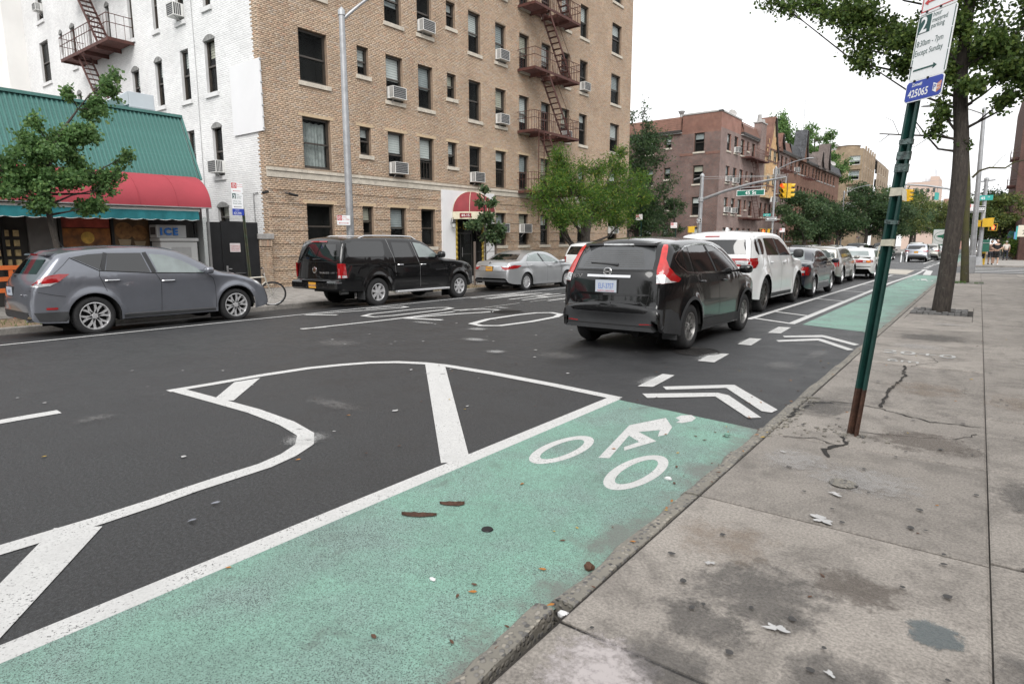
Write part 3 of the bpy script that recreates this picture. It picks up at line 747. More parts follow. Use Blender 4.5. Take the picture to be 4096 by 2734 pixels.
ws = wall_sheet(BF, B0, B1, -.3, BTOP, holes); part('wall', ws, M_mortar, bb)
mb = MB(); mb.add([(-20, B1, -.3), (-34, B1, -.3), (-34, B1, 19.2), (-20, B1, 19.2)], [(0, 1, 2, 3)]); mb.add([(-20, B0, 19), (-34, B0, 19), (-34, B1, 19.3), (-20, B1, 19.3)], [(0, 1, 2, 3)])
part('wall', mb, M_mortar, bb)
proud = lambda v: (.022 if (v < 3.9 and int(round((v+.25)/.0675)) % 7 == 0) else 0.0)
rects = brick_rects(B0, B1, -.2, BTOP, holes + [PORT, LEDGE], proud=proud)
lay_bricks(BF, rects, M_brick, bb, lambda r_: (r_[0]-B0)*1.0 + max(0, abs(r_[2]-1.5))*1.1, n_single=290)
mb = MB(); u = B0
ks = []
while u < B1:
 w_ = min(1.32, B1-u); q = MB(); BF.box(q, u+.004, u+w_-.004, 3.94, 4.155, 0, .035); part('band_stone', q, M_stone, bb)
 q = MB(); BF.box(q, u+.3+.004, min(u+.3+w_-.004, B1), 4.165, 4.27, 0, .075); part('band_stone', q, M_stone, bb); u += w_
q = MB(); BF.box(q, B0, B0+.298, 4.165, 4.27, 0, .075); part('band_stone', q, M_stone, bb)
RB = random.Random(3)
ac_spots = {('C', 2), ('C', 1), ('G', 3), ('G', 2), ('G', 4), ('D', 3), ('F', 1), ('H', 0), ('G', 0), ('K', 3), ('Lc', 0), ('J', 2)}
floor_n = ['ground floor', 'second floor', 'third floor', 'fourth floor', 'fifth floor', 'top floor']
for c, r_, a, b_, v0, v1 in wins:
 bl = RB.choice([.5, .49, RB.uniform(.2, .95), RB.uniform(.2, .6), 0]) if r_ else RB.choice([0, .3, .5])
 if c in 'A': bl = 0
 window(BF, bb, a, b_, v0, v1, blind=bl, sill=(r_ != 1 or c in 'BE'), lintel=M_lintel if r_ < 2 else None, curtain=(c == 'A' and r_ == 1), bars=(r_ == 1 and c in 'DG'))
AC_LAB = {('C', 2): 'white air conditioner on the third floor right of the tall street lamp', ('C', 1): 'white air conditioner just above the stone band beside the tall street lamp',
    ('G', 3): 'white air conditioner in the window left of the fire escape, fourth floor', ('G', 2): 'white air conditioner in the window left of the fire escape, third floor',
    ('G', 4): 'white air conditioner near the top edge, left of the fire escape', ('D', 3): 'dark-backed air conditioner high on the tan brick front, two windows right of the lamp arm',
    ('F', 1): 'white air conditioner above the maroon dome awning', ('H', 0): 'white air conditioner in the ground floor window under the fire escape',
    ('G', 0): 'air conditioner half hidden by the slim tree, ground floor', ('K', 3): 'white air conditioner right of the fire escape stairs', ('Lc', 0): 'air conditioner behind the yellow-green street tree, ground floor', ('J', 2): 'air conditioner at the right end of the third floor fire escape landing'}
for (c, r_) in ac_spots:
 a, b_ = cols[c]; v0 = sills[r_] + (.06 if r_ else .62); m_ = (a+b_)/2
 if r_ == 1: v0 = sills[1] + .08
 ac_unit(BF, m_-.38, m_+.36, v0+.04, v0+.50, AC_LAB[(c, r_)])
# brick return at the white wall and security cameras
SF = WF((WALL, B0, 0), (-1, 0, 0), (0, -1, 0))
rects = [r_ for r_ in brick_rects(0.0, .42, -.2, 16, [], hdr=99)]
rects = [(a, b_ - (RB.choice([0, .05]) if b_ > .3 else 0), c, d, e) for a, b_, c, d, e in rects if b_ - a > .14]
part('return_brickwork', brick_mesh(SF, rects, depth=.016), M_brick, bb, kind='stuff')
# portal with dome awning
M_portal = mk('white_portal_panel', (.70, .70, .71), .5, var=.05, vs=2)
mp = MB(); BF.box(mp, 21.06, 21.95, -.2, 4.0, 0, .08); part('portal_panel', mp, M_portal, bb)
mp = MB(); BF.box(mp, 24.08, 24.9, -.2, 4.0, 0, .08); part('portal_panel', mp, M_portal, bb)
mp = MB(); BF.box(mp, 21.95, 24.08, 2.75, 4.0, 0, .08); part('portal_panel', mp, M_portal, bb)
M_gold = mk('gilded_column', (.42, .30, .06), .35, .7, var=.35, vs=18, bmp=.5, bs=30)
for uu in (22.03, 23.98):
 q = MB(); n = 60; q_ = [BF.p(uu, -.1+2.85*k/n, .06) for k in range(n+1)]
 q.tube(q_, [.062+.016*math.sin(k*1.3) for k in range(n+1)], 8); part('twisted_column', q, M_gold, bb, smooth=True)
M_door = mk('black_door_frame', (.02, .019, .018), .4, var=.2)
q = MB(); BF.box(q, 21.95, 24.08, -.2, 2.75, -.6, -.58); BF.box(q, 21.9, 21.95, -.2, 2.75, -.6, 0); BF.box(q, 24.08, 24.13, -.2, 2.75, -.6, 0); BF.box(q, 21.95, 24.08, 2.75, 2.8, -.6, 0); part('entrance_back', q, M_room, bb)
q = MB()
for a, b_, c, d in ((22.1, 22.16, 0, 2.05), (22.62, 22.68, 0, 2.05), (23.45, 23.51, 0, 2.05), (23.85, 23.92, 0, 2.7), (22.16, 23.45, 2.0, 2.08), (22.68, 23.45, 1.0, 1.05), (22.68, 23.45, .1, .16)): BF.box(q, a, b_, c, d, -.3, -.24)
dr = part('door', q, M_door, bb); q = MB(); BF.quad(q, 22.16, 23.85, 0, 2.7, -.27); part('pane', q, M_pane, dr)
q = MB(); q.tube([BF.p(22.74, .9, -.2), BF.p(22.74, 1.35, -.2)], .012, 6); part('handle', q, M_steel, dr)
text('44 - 15', .42, BF.p(22.1, 2.22, -.2), (0, 1, 0), (0, 0, 1), M_gold, dr, sx=.8)
M_maroon = mk('maroon_canvas', (.205, .028, .034), .8, var=.12, vs=4, fine=.05)
M_cream = mk('cream_canvas', (.60, .55, .42), .8, var=.08, vs=4)
DC, DR, DD = 23.1, 1.35, 1.0
q = MB(); nu, nv = 24, 10
for i in range(nu+1):
 a = PI*i/nu
 for j in range(nv+1):
  b_ = PI/2*j/nv
  q.v.append(BF.p(DC-DR*math.cos(a)*math.cos(b_), 3.02+.98*math.sin(b_), .09+DD*math.sin(a)*math.cos(b_)))
for i in range(nu):
 for j in range(nv): q.f.append((i*(nv+1)+j, (i+1)*(nv+1)+j, (i+1)*(nv+1)+j+1, i*(nv+1)+j+1))
aw = thing('dome_awning', 'maroon dome awning with cream valance over the white portal', 'awning', BF.p(DC, 2.75, 0))
cn = part('canopy', q, M_maroon, aw, smooth=True)
q = MB()
for i in range(nu+1):
 a = PI*i/nu
 for v in (2.68, 3.02): q.v.append(BF.p(DC-(DR+.01)*math.cos(a), v, .09+(DD+.01)*math.sin(a)))
for i in range(nu): q.f.append((2*i, 2*i+2, 2*i+3, 2*i+1))
vl = part('valance', q, M_cream, aw, smooth=True)
q = MB()
for a in (0.02, PI*.25, PI*.5, PI*.75, PI-.02):
 q.tube([BF.p(DC-(DR+.012)*math.cos(a)*math.cos(b_), 3.02+.992*math.sin(b_), .09+(DD+.012)*math.sin(a)*math.cos(b_)) for b_ in [PI/2*j/10 for j in range(11)]], .012, 6)
part('rib', q, M_cream, aw)
def dome_pt(a, v, off): return Vector(BF.p(DC-(DR+off)*math.cos(a), v, .09+(DD+off)*math.sin(a)))
def dome_text(body, a, v, size, m, par):
 o = dome_pt(a, v, .022); o2 = dome_pt(a+.1, v, .022); text(body, size, o, (o2-o), (0, 0, 1), m, par, align='CENTER')
M_cw = mk('sign_white', (.78, .78, .77), .45, var=.02); M_cb = mk('sign_black', (.012, .012, .012), .5, var=.05)
o = dome_pt(.62, 2.85, .018); o2 = dome_pt(.72, 2.85, .018); uu = (o2-o).normalized(); nn = uu.cross(Vector((0, 0, 1)))
q = MB().obox(o, uu, (0, 0, 1), nn, .27, .10, .006); part('number_plate', q, M_maroon, aw)
text('44-15', .17, o - Vector((0, 0, .06)) + nn*.008*(1 if nn.x > 0 else -1), uu, (0, 0, 1), M_cw, aw, align='CENTER')
dome_text('FOSTER', 1.75, 2.80, .2, M_maroon, aw)
# wall lantern
lt = thing('wall_lantern', 'black wall lantern on the white portal left of the door', 'lantern', BF.p(21.6, 2.3, .08))
M_black = mk('black_iron', (.016, .016, .017), .5, .4, var=.2)
q = MB(); c_ = Vector(BF.p(21.62, 2.3, .28)); q.tube([BF.p(21.62, 2.42, .08), BF.p(21.62, 2.72, .14), BF.p(21.62, 2.74, .26), BF.p(21.62, 2.62, .28)], .012, 6)
q.lathe([(.02, .32), (.10, .20), (.11, .19)], c_, n=8); q.lathe([(.09, 0), (.09, -.02), (.0, -.03)], c_, n=8)
for k in range(4): a = PI/4+k*PI/2; q.bar(c_+Vector((.08*math.cos(a), .08*math.sin(a), 0)), c_+Vector((.09*math.cos(a), .09*math.sin(a), .2)), .012, .012)
part('cage', q, M_black, lt); q = MB().lathe([(0, 0), (.07, 0), (.08, .19), (0, .19)], c_, n=8); part('lamp_glass', q, mk('frosted_glass', (.55, .56, .55), .3), lt)
# security cameras at the corner
for k, (uu, lab, dy) in enumerate(((12.30, 'grey security camera bracketed on the corner of the white wall', -.25), (13.0, 'dark bullet camera on the tan brick near the corner', .3))):
 c_ = Vector(BF.p(uu, 3.42-.02*k, .06)); t = thing('security_camera', lab, 'camera', c_)
 q = MB().tube([c_, c_+Vector((.12, dy*.3, -.02))], .03, 8); part('mount', q, M_black if k else M_steel, t)
 a = c_+Vector((.12, dy*.2, -.02)); q = MB().tube([a, a+Vector((.10, dy, -.06))], [.05, .045], 10); part('body', q, M_black, t)
# ------------------------------------------------------------------ fire escapes
M_rust = mk('rust_red_iron', (.085, .032, .025), .7, .2, var=.3, vs=5, fine=.2, fs=40)
def stair(mb, mt, a, b_, w, n, ax):
 """flight of open treads between a and b_ with stringers either side"""
 a, b_ = Vector(a), Vector(b_); ax = Vector(ax)
 for s in (-1, 1): mb.bar(a+ax*s*w/2, b_+ax*s*w/2, .025, .13)
 run = (b_-a); run.z = 0; run.normalize()
 for k in range(n):
  c = a + (b_-a)*(k+.5)/n; mt.obox(c, run, ax, (0, 0, 1), .09, w/2, .012)
def platform(mb, ms, wf, u0, u1, v, dep, hole=None):
 th = .13
 wf.box(mb, u0, u1, v-th, v, dep-.012, dep+.012); wf.box(mb, u0-.012, u0+.012, v-th, v, .02, dep); wf.box(mb, u1-.012, u1+.012, v-th, v, .02, dep)
 for k in (1, 2, 3): uu = u0+(u1-u0)*k/4; wf.box(mb, uu-.03, uu+.03, v-.22, v-.05, .0, dep-.02)
 n = int(dep/.075)
 for k in range(n):
  d = .03+(dep-.05)*k/(n-1)
  if hole and hole[2] < d < hole[3]:
   wf.box(ms, u0, hole[0], v-.045, v-.005, d-.02, d+.02); wf.box(ms, hole[1], u1, v-.045, v-.005, d-.02, d+.02)
  else: wf.box(ms, u0, u1, v-.045, v-.005, d-.02, d+.02)
def rails(mb, wf, u0, u1, v, dep, h=.92, sp=.17):
 for vv in (v+h, v+h*.62):
  mb.bar(wf.p(u0, vv, .0), wf.p(u0, vv, dep), .025, .025); mb.bar(wf.p(u0, vv, dep), wf.p(u1, vv, dep), .025, .025); mb.bar(wf.p(u1, vv, dep), wf.p(u1, vv, .0), .025, .025)
 n = int((u1-u0)/sp)
 for k in range(n+1): uu = u0+(u1-u0)*k/n; mb.bar(wf.p(uu, v, dep), wf.p(uu, v+h, dep), .014, .014)
 n = int(dep/sp)
 for k in range(1, n):
  for uu in (u0, u1): mb.bar(wf.p(uu, v, dep*k/n), wf.p(uu, v+h, dep*k/n), .014, .014)
fe = thing('fire_escape', 'rust red iron fire escape zigzagging up the tan brick front', 'fire escape', BF.p(29.4, 4.2, 0))
lv = [4.28, 7.36, 10.42, 13.50, 16.6]; FU0, FU1, FD = 26.95, 31.35, 1.12
for k, v in enumerate(lv):
 mb, ms, mr = MB(), MB(), MB(); platform(mb, ms, BF, FU0, FU1, v, FD, (28.3, 29.2, .5, 1.08) if k else None); rails(mr, BF, FU0, FU1, v, FD)
 o = part('landing', mb, M_rust, fe); part('slat', ms, M_rust, o); part('railing', mr, M_rust, fe)
 if k:
  mb, mt = MB(), MB(); stair(mb, mt, BF.p(28.25, v-.02, .8), BF.p(30.55, lv[k-1], .8), .5, 12, (1, 0, 0))
  o = part('stair', mb, M_rust, fe); part('tread', mt, M_rust, o)
  q = MB(); q.tube([BF.p(28.6, v+.5, 1.06), BF.p(28.75, v-.1, 1.08), BF.p(30.5, lv[k-1]+.95, 1.08), BF.p(30.75, lv[k-1]+.85, 1.08)], .012, 6); part('handrail', q, M_rust, fe)
q = MB()
for uu in (27.25, 27.75): q.bar(BF.p(uu, 2.55, FD+.06), BF.p(uu, 8.2, FD+.06), .03, .03)
for k in range(16): v = 2.7+k*.32; q.bar(BF.p(27.25, v, FD+.06), BF.p(27.75, v, FD+.06), .018, .018)
part('drop_ladder', q, M_rust, fe)
# ------------------------------------------------------------------ white painted brick wall of the neighbouring house
WW = WF((WALL, B0, 0), (-1, 0, 0), (0, -1, 0))      # u runs away from the street
wb = thing('white_building', 'tall white painted brick house side with arched sash windows behind the green roofed shop', 'building', (-32, B0, 0))
wl = [(2.82, 3.58, 7.12, 9.02, 1), (4.80, 5.46, 7.10, 8.97, 0), (6.99, 7.62, 7.17, 8.96, 1), (9.1, 9.8, 7.5, 8.95, 1), (2.75, 3.44, 4.12, 5.94, 1), (4.79, 5.4, 4.2, 5.98, 0),
   (7.0, 7.45, 10.07, 12.0, 1), (9.25, 9.66, 10.15, 12.0, 1), (4.87, 5.5, 9.99, 12.0, 0), (2.92, 3.45, 10.08, 12.0, 1), (11.5, 11.9, 10.2, 12.0, 1), (13.62, 13.98, 10.2, 11.96, 1), (15.55, 16.1, 10.1, 11.95, 1), (17.16, 17.52, 10.85, 11.95, 1),
   (19.2, 20.45, 9.98, 12.0, 0), (26.05, 26.4, 10.85, 11.97, 1), (19.4, 20.3, 13.0, 14.8, 0), (11.32, 11.7, 7.3, 9.0, 1), (13.6, 14.0, 7.3, 8.9, 1), (15.5, 16.0, 7.3, 8.9, 1), (2.64, 3.44, 2.2, 3.05, 1),
   (7.0, 7.45, 13.0, 14.8, 1), (9.25, 9.66, 13.0, 14.8, 1), (11.5, 11.9, 13.2, 15, 1), (13.6, 14, 13.2, 15, 1)]
holes = [w_[:4] for w_ in wl]
part('wall', wall_sheet(WW, .3, 48, -.3, 17, holes), M_wmortar, wb); part('wall', wall_sheet(WW, 0, .3, -.3, 17, []), M_mortar, bb)
rects = brick_rects(.32, 30, 1.5, 16.5, holes, L_=.215, C=.072, j=.008)
lay_bricks(WW, rects, M_wbrick, wb, lambda r_: r_[0] + abs(r_[2]-3)*.8, n_single=250, depth=.0020, jit=.0010)
for a, b_, c, d, ar in wl:
 window(WW, wb, a, b_, c, d, blind=RB.choice([.5, .45, .3, 0]), arch=bool(ar), msill=M_wmortar, reveal=M_wmortar, rec=.10)
q = MB(); WW.box(q, 22.5, 24.4, 6, 17, 0, .9); part('projecting_bay', q, mk('white_render', (.70, .69, .67), .8, var=.06, vs=.6), wb)
ac_unit(WW, 2.72, 3.32, 4.22, 4.66, 'grey-sided air conditioner in the white wall above the black door', dep=.35)
ac_unit(WW, 4.9, 5.45, 10.1, 10.55, 'air conditioner high in the white wall near the tan corner', dep=.4)
ac_unit(WW, 19.45, 19.95, 13.4, 13.75, 'small air conditioner far up the white wall above a brown stain', dep=.3)
# blank white sign board and its cable
q = MB(); WW.box(q, -.08, 1.82, 5.43, 7.78, .02, .07); sg = solo('sign_board', q, mk('blank_white_panel', (.64, .64, .65), .45, var=.03, vs=1), 'blank white sign board fixed to the white brick at the tan corner', 'sign board')
q = MB()
for k in range(7): v = 5.5+k*.37; WW.box(q, -.11, -.075, v, v+.04, .0, .075)
part('clip', q, M_steel, sg)
q = MB().tube([WW.p(4.3, 12, .03), WW.p(4.25, 8, .03), WW.p(4.28, 3.2, .03)], .012, 5); part('cable', q, M_steel, wb)
q = MB().tube([WW.p(.55, 3.4, .04), WW.p(.85, 3.38, .04), WW.p(.82, 1.8, .04)], .02, 6); part('conduit', q, M_steel, wb)
f2 = thing('fire_escape', 'rust red iron fire escape on the white wall behind the bushy tree', 'fire escape', WW.p(12, 10, 0))
for k, v in enumerate((6.95, 10.0, 13.05)):
 mb, ms, mr = MB(), MB(), MB(); platform(mb, ms, WW, 9.3, 14.6, v, 1.0); rails(mr, WW, 9.3, 14.6, v, 1.0, sp=.28)
 o = part('landing', mb, M_rust, f2); part('slat', ms, M_rust, o); part('railing', mr, M_rust, f2)
 if k:
  mb, mt = MB(), MB(); stair(mb, mt, WW.p(13.2, v, .55), WW.p(10.8, [6.95, 10.0][k-1], .55), .5, 12, (0, -1, 0)); o = part('stair', mb, M_rust, f2); part('tread', mt, M_rust, o)
  q = MB().tube([WW.p(12.9, v+.8, .98), WW.p(10.6, [6.95, 10.0][k-1]+.9, .98)], .012, 6); part('handrail', q, M_rust, f2)
# ------------------------------------------------------------------ pier, black gate, corner shop
PF = WF((-19.92, 0, 0), (0, 1, 0), (1, 0, 0))
pier = thing('brick_pier', 'tan brick gate pier with stone cap between the black gate and the tan house', 'pier', (-20, 12.15, 0))
q = MB(); PF.box(q, 11.86, 12.34, -.1, 1.86, -.5, 0); part('core', q, M_mortar, pier)
rr_ = brick_rects(11.86, 12.34, 0, 1.50, [(11.94, 12.26, .25, 1.4)], L_=.16); part('brickwork', brick_mesh(PF, rr_, depth=.03), M_brick, pier, kind='stuff')
for i in range(4):
 for k in range(14):
  q = MB(); PF.box(q, 11.945+i*.08, 12.018+i*.08, .26+k*.082, .333+k*.082, 0, .008+.012*((i+k) % 2)); part('brick', q, M_brick, pier)
for i in range(7):
 q = MB(); PF.box(q, 11.862+i*.068, 11.922+i*.068, 1.52, 1.74, 0, .055); part('brick', q, M_brick, pier)
rr_ = [(.02, .18, 0+.0675*k, .0675*k+.058, 0) for k in range(26)] + [(.2, .42, .0675*k, .0675*k+.058, 0) for k in range(26)]
part('brickwork', brick_mesh(WF((-19.92, 11.86, 0), (-1, 0, 0), (0, -1, 0)), rr_, depth=.02), M_brick, pier, kind='stuff')
q = MB().cbox(-20.45, -19.82, 11.80, 12.40, 1.76, 1.95, .015); part('cap', q, mk('grey_cap_stone', (.30, .29, .28), .85, var=.2, vs=6, fine=.15), pier)
M_blk = mk('black_sheet_metal', (.012, .0125, .014), .45, var=.3, vs=3, spec=.4)
gate = thing('gate', 'black sheet metal gate between the shop and the brick pier', 'gate', (-20, 11.2, 0))
q = MB(); PF.box(q, 10.55, 11.32, -.05, 2.34, -.05, 0); part('door_leaf', q, M_blk, gate); q = MB(); PF.box(q, 11.33, 11.84, -.05, 2.32, -.05, .015); part('side_panel', q, M_blk, gate)
q = MB(); PF.box(q, 10.1, 10.54, -.05, 2.30, -.06, -.02); part('side_panel', q, M_blk, gate)
q = MB(); q.tube([PF.p(10.68, .78, .02), PF.p(10.68, .78, .06), PF.p(10.80, .775, .06)], .012, 6); PF.box(q, 10.64, 10.70, .70, .88, 0, .015); part('handle', q, M_steel, gate)
q = MB(); PF.box(q, 10.80, 11.16, 1.33, 1.62, .016, .022); ns = part('notice_plate', q, mk('notice_paper', (.72, .66, .66), .6, var=.06, vs=9), gate)
M_red = mk('sign_red', (.45, .028, .035), .5, var=.05)
for k, s_ in enumerate(('THIS BUILDING IS', 'UNDER 24 HOUR', 'VIDEO CAMERA', 'SURVEILLANCE')): text(s_, .05, PF.p(10.98, 1.52-.052*k, .024), (0, 1, 0), (0, 0, 1), M_red, ns, align='CENTER', sx=.85)
shop = thing('shop', 'low corner shop under a green corrugated mansard roof', 'shop', (-20, 3, 0))
SY0, SY1 = -12.0, 9.42
M_groof = mk('green_corrugated_metal', (.060, .165, .148), .5, .05, var=.12, vs=1.6, fine=.05, fs=20)
# mansard: each corrugated strip is a part
zb, zt, xb, xt = 3.50, 5.36, -18.8, -19.7
per = .110; n = int((9.40-(-1.4))/per); slope_v = Vector((xt-xb, 0, zt-zb)); nrm = Vector((zt-zb, 0, -(xt-xb))).normalized()
prof = [(0, 0), (.022, 0), (.036, .034), (.074, .034), (.088, 0), (.110, 0)]
q = MB()
for (a, h) in prof:
 for s_ in (0, .34, .345, 1):
  pz = Vector((xb, a, zb)) + slope_v*s_ + nrm*(h + (.006 if s_ < .342 else 0)); q.v.append(tuple(pz))
for i in range(len(prof)-1):
 for s_ in range(3): q.f.append((i*4+s_, (i+1)*4+s_, (i+1)*4+s_+1, i*4+s_+1))
strip = q.mesh('roof_strip'); strip.materials.append(M_groof)
for k in range(n):
 o = put('roof_strip', strip, shop); o.location = (0, -1.4+k*per, .0105*(-1.4+k*per-9.4)); o.matrix_parent_inverse = TW[shop.name].inverted()
part('roof', MB().add([(xb-.02, SY0, zb), (xb-.02, 9.42, zb), (xt-.02, 9.42, zt), (xt-.02, SY0, zt), (-25, 9.42, zt), (-25, SY0, zt)], [(0, 1, 2, 3), (3, 2, 4, 5)]), M_groof, shop)
q = MB(); q.bar((xt+.03, SY0, zt-.12), (xt+.03, 9.44, zt+.03), .12, .08); q.bar((xb+.05, 9.43, zb-.02), (xt+.03, 9.43, zt), .05, .06, up=(0, 1, 0)); part('roof_flashing', q, M_groof, shop)
part('end_wall', MB().add([(xb, 9.40, -.1), (xb, 9.40, zb), (xt, 9.40, zt), (-25, 9.40, zt), (-25, 9.40, -.1)], [(0, 1, 2, 3, 4)]), M_wmortar, shop)
M_shopdark = mk('dark_shopfront', (.028, .026, .024), .6, var=.3, vs=2)
part('shopfront', MB().box(-19.3, -19.2, SY0, 9.4, -.1, 3.5), M_shopdark, shop)
M_greyp = mk('grey_shop_pier', (.13, .125, .12), .7, var=.2)
part('pier', MB().box(-19.2, -19.12, 5.15, 5.78, 0, 3.0), M_greyp, shop)
M_alu = mk('dark_aluminium', (.03, .03, .03), .35, .5)
for y in (5.8, 7.02, 8.0, 9.3, 4.6, 3.3): part('mullion', MB().box(-19.2, -19.10, y, y+.07, 0, 3.0), M_alu, shop)
part('transom', MB().box(-19.2, -19.11, SY0, 9.3, 2.45, 2.55), M_alu, shop)
M_poster1 = mk('orange_food_poster', (.24, .085, .015), .5, var=.6, vs=2.2, fine=.3, fs=7); M_poster2 = mk('brown_muffin_poster', (.10, .055, .02), .5, var=.6, vs=2.5, fine=.3, fs=6)
part('window_poster', MB().box(-19.19, -19.14, 5.88, 7.0, .6, 2.0), M_poster1, shop); part('window_poster', MB().box(-19.19, -19.14, 7.1, 8.0, .6, 2.3), M_poster2, shop)
M_poster3 = mk('red_fruit_poster', (.30, .05, .03), .5, var=.6, vs=3); part('window_poster', MB().box(-19.19, -19.14, 5.88, 7.0, 2.02, 2.42), M_poster3, shop)
M_muf = mk('printed_muffin', (.26, .13, .045), .6, var=.4, vs=9); M_cup = mk('printed_cup', (.34, .26, .16), .6, var=.2)
for k, (y, s_) in enumerate(((7.35, .24), (7.74, .22))):
 q = MB().lathe([(0, .012), (s_, .0)], (-19.135, y, 1.95-.05*k), (1, 0, 0), 20); part('poster_print', q, M_muf, shop)
 q = MB().sheet([(y-s_*.7, 1.72-.05*k), (y+s_*.7, 1.72-.05*k), (y+s_*.5, 1.5), (y-s_*.5, 1.5)], lambda a, b_: (-19.133, a, b_)); part('poster_print', q, M_cup, shop)
q = MB().lathe([(0, .012), (.16, .0)], (-19.135, 6.45, 1.75), (1, 0, 0), 16); part('poster_print', q, mk('printed_bread', (.55, .33, .06), .6, var=.3, vs=8), shop)
M_lamp = mk('warm_shelf_goods', (.42, .32, .16), .6, var=.5, vs=9)
for i in range(3):
 for k in range(4): part('shelf_goods', MB().box(-19.19, -19.13, 4.45+i*.2, 4.56+i*.2, 1.05+k*.24, 1.2+k*.24), M_lamp, shop)
# barrel awning
M_raw = mk('crimson_canvas', (.32, .04, .055), .75, var=.10, vs=1.2, fine=.04, fs=50)
an = thing('barrel_awning', 'crimson barrel awning along the shop front under the green roof', 'awning', (-18.4, 3, 2.6))
q = MB(); ys_ = [SY0]+[-2+ .75*k for k in range(15)]+[9.26]; nA = 12
for y in ys_:
 sag = .012 if y < 9 else 0
 for k in range(nA+1):
  a = PI/2*k/nA; q.v.append((-19.05+1.12*math.sin(a), y, 2.62+.95*math.cos(a)+.0105*(y-9.3)))
for j in range(len(ys_)-1):
 for k in range(nA): q.f.append((j*(nA+1)+k, (j+1)*(nA+1)+k, (j+1)*(nA+1)+k+1, j*(nA+1)+k+1))
part('canvas', q, M_raw, an, smooth=True)
q = MB().add([(-19.05, 9.265, 2.62)]+[(-19.05+1.12*math.sin(PI/2*k/nA), 9.265, 2.62+.95*math.cos(PI/2*k/nA)) for k in range(nA+1)], [tuple(range(nA+2))]); part('end_panel', q, M_raw, an)
for y in [-.5+.98*k for k in range(10)]:
 q = MB().tube([(-19.05+1.125*math.sin(PI/2*k/nA), y, 2.62+.955*math.cos(PI/2*k/nA)+.0105*(y-9.3)) for k in range(nA+1)], .010, 5); part('hoop', q, M_raw, an)
q = MB(); q.bar((-17.93, SY0, 2.62-.0105*21), (-17.93, 9.26, 2.615), .03, .03); part('front_bar', q, M_steel, an)
for y in (9.15,):
 q = MB(); q.bar((-17.97, y, 0), (-17.97, y, 2.62), .05, .05); part('post', q, mk('grey_post', (.2, .2, .2), .5, .4), an)
q = MB().add([(-17.97, 9.12, .05), (-17.97, 9.12, 2.35), (-19.1, 9.12, 2.35), (-19.1, 9.12, .05)], [(0, 1, 2, 3)]); part('clear_curtain', q, glass_mat('clear_vinyl', (.3, .3, .3), .12, .1), an)
tq = thing('retractable_awning', 'white awning box with scalloped teal valance hanging below the crimson awning', 'awning', (-18.1, 3, 2.4))
q = MB(); q.bar((-18.08, SY0, 2.30), (-18.08, 8.95, 2.54), .14, .085); part('cassette', q, mk('white_awning_box', (.74, .73, .70), .4, var=.05), tq)
q = MB(); y = -1.0; yy = []
while y < 8.93: yy.append(y); y += .035
for i, y in enumerate(yy):
 z0 = 2.51+.0105*(y-9); fl = .022*math.sin(y*7)+.012*math.sin(y*17+1); sc_ = .03*abs(math.sin((y)*PI/.37))
 q.v += [(-18.0, y, z0), (-17.985+fl*.6, y, z0-.12), (-17.98+fl, y, z0-.23-sc_)]
for i in range(len(yy)-1):
 for k in (0, 1): q.f.append((i*3+k, (i+1)*3+k, (i+1)*3+k+1, i*3+k+1))
part('valance', q, mk('teal_canvas', (.015, .165, .19), .8, var=.14, vs=5), tq, smooth=True)
q = MB()
for i in range(len(yy)-1):
 a, b_ = q, 0
 P0, P1 = [Vector((-17.98, yy[k], 2.51+.0105*(yy[k]-9)-.23-.03*abs(math.sin(yy[k]*PI/.37)))) for k in (i, i+1)]
 q.bar(P0+Vector((.022*math.sin(yy[i]*7)+.004, 0, 0)), P1+Vector((.022*math.sin(yy[i+1]*7)+.004, 0, 0)), .006, .012)
part('trim', q, M_cw, tq)
# ice box
ice = thing('ice_freezer', 'white ice freezer with blue ICE lettering beside the shop window', 'freezer', (-18.7, 8.6, 0))
M_ice = mk('white_enamel', (.46, .46, .46), .35, var=.05)
part('cabinet', MB().cbox(-19.08, -18.5, 8.02, 9.05, .1, 1.66, .02), M_ice, ice); part('cabinet_lid', MB().cbox(-19.08, -18.46, 7.98, 9.08, 1.665, 1.76, .015), M_ice, ice)
part('sign_box', MB().cbox(-19.05, -18.6, 7.98, 8.80, 1.765, 2.13, .015), M_ice, ice); part('door', MB().cbox(-18.52, -18.49, 8.3, 8.85, .35, 1.5, .006), mk('grey_enamel', (.33, .33, .33), .4), ice)
part('vent', MB().box(-18.98, -18.66, 7.97, 7.975, 1.85, 2.06), M_acg, ice)
M_iceb = mk('ice_blue_letter', (.02, .16, .52), .4, var=.05); me = text_mesh('ICE', .27, extr=.015, bold=.012, sp=1.35); me.transform(frame((-18.578, 8.06, 1.85), (0, 1, 0), (0, 0, 1))); part('lettering', me, M_iceb, ice)
# grey roof duct
du = thing('roof_duct', 'pale grey sheet metal ventilation hood standing on the green roof', 'duct', (-21.3, 8.9, 5.3))
M_duct = mk('pale_galvanised_sheet', (.50, .535, .57), .5, .25, var=.06, vs=2)
part('casing', MB().cbox(-22.0, -21.0, 8.55, 9.28, 5.3, 6.16, .01), M_duct, du); part('seam', MB().box(-22.01, -20.99, 8.54, 9.29, 5.72, 5.74), M_duct, du)
part('cowl', MB().prism([(8.54, 6.15), (8.22, 5.92), (8.42, 5.72), (8.54, 5.78)], lambda a, b_, d: (d, a, b_), -22.0, -21.0), M_duct, du)
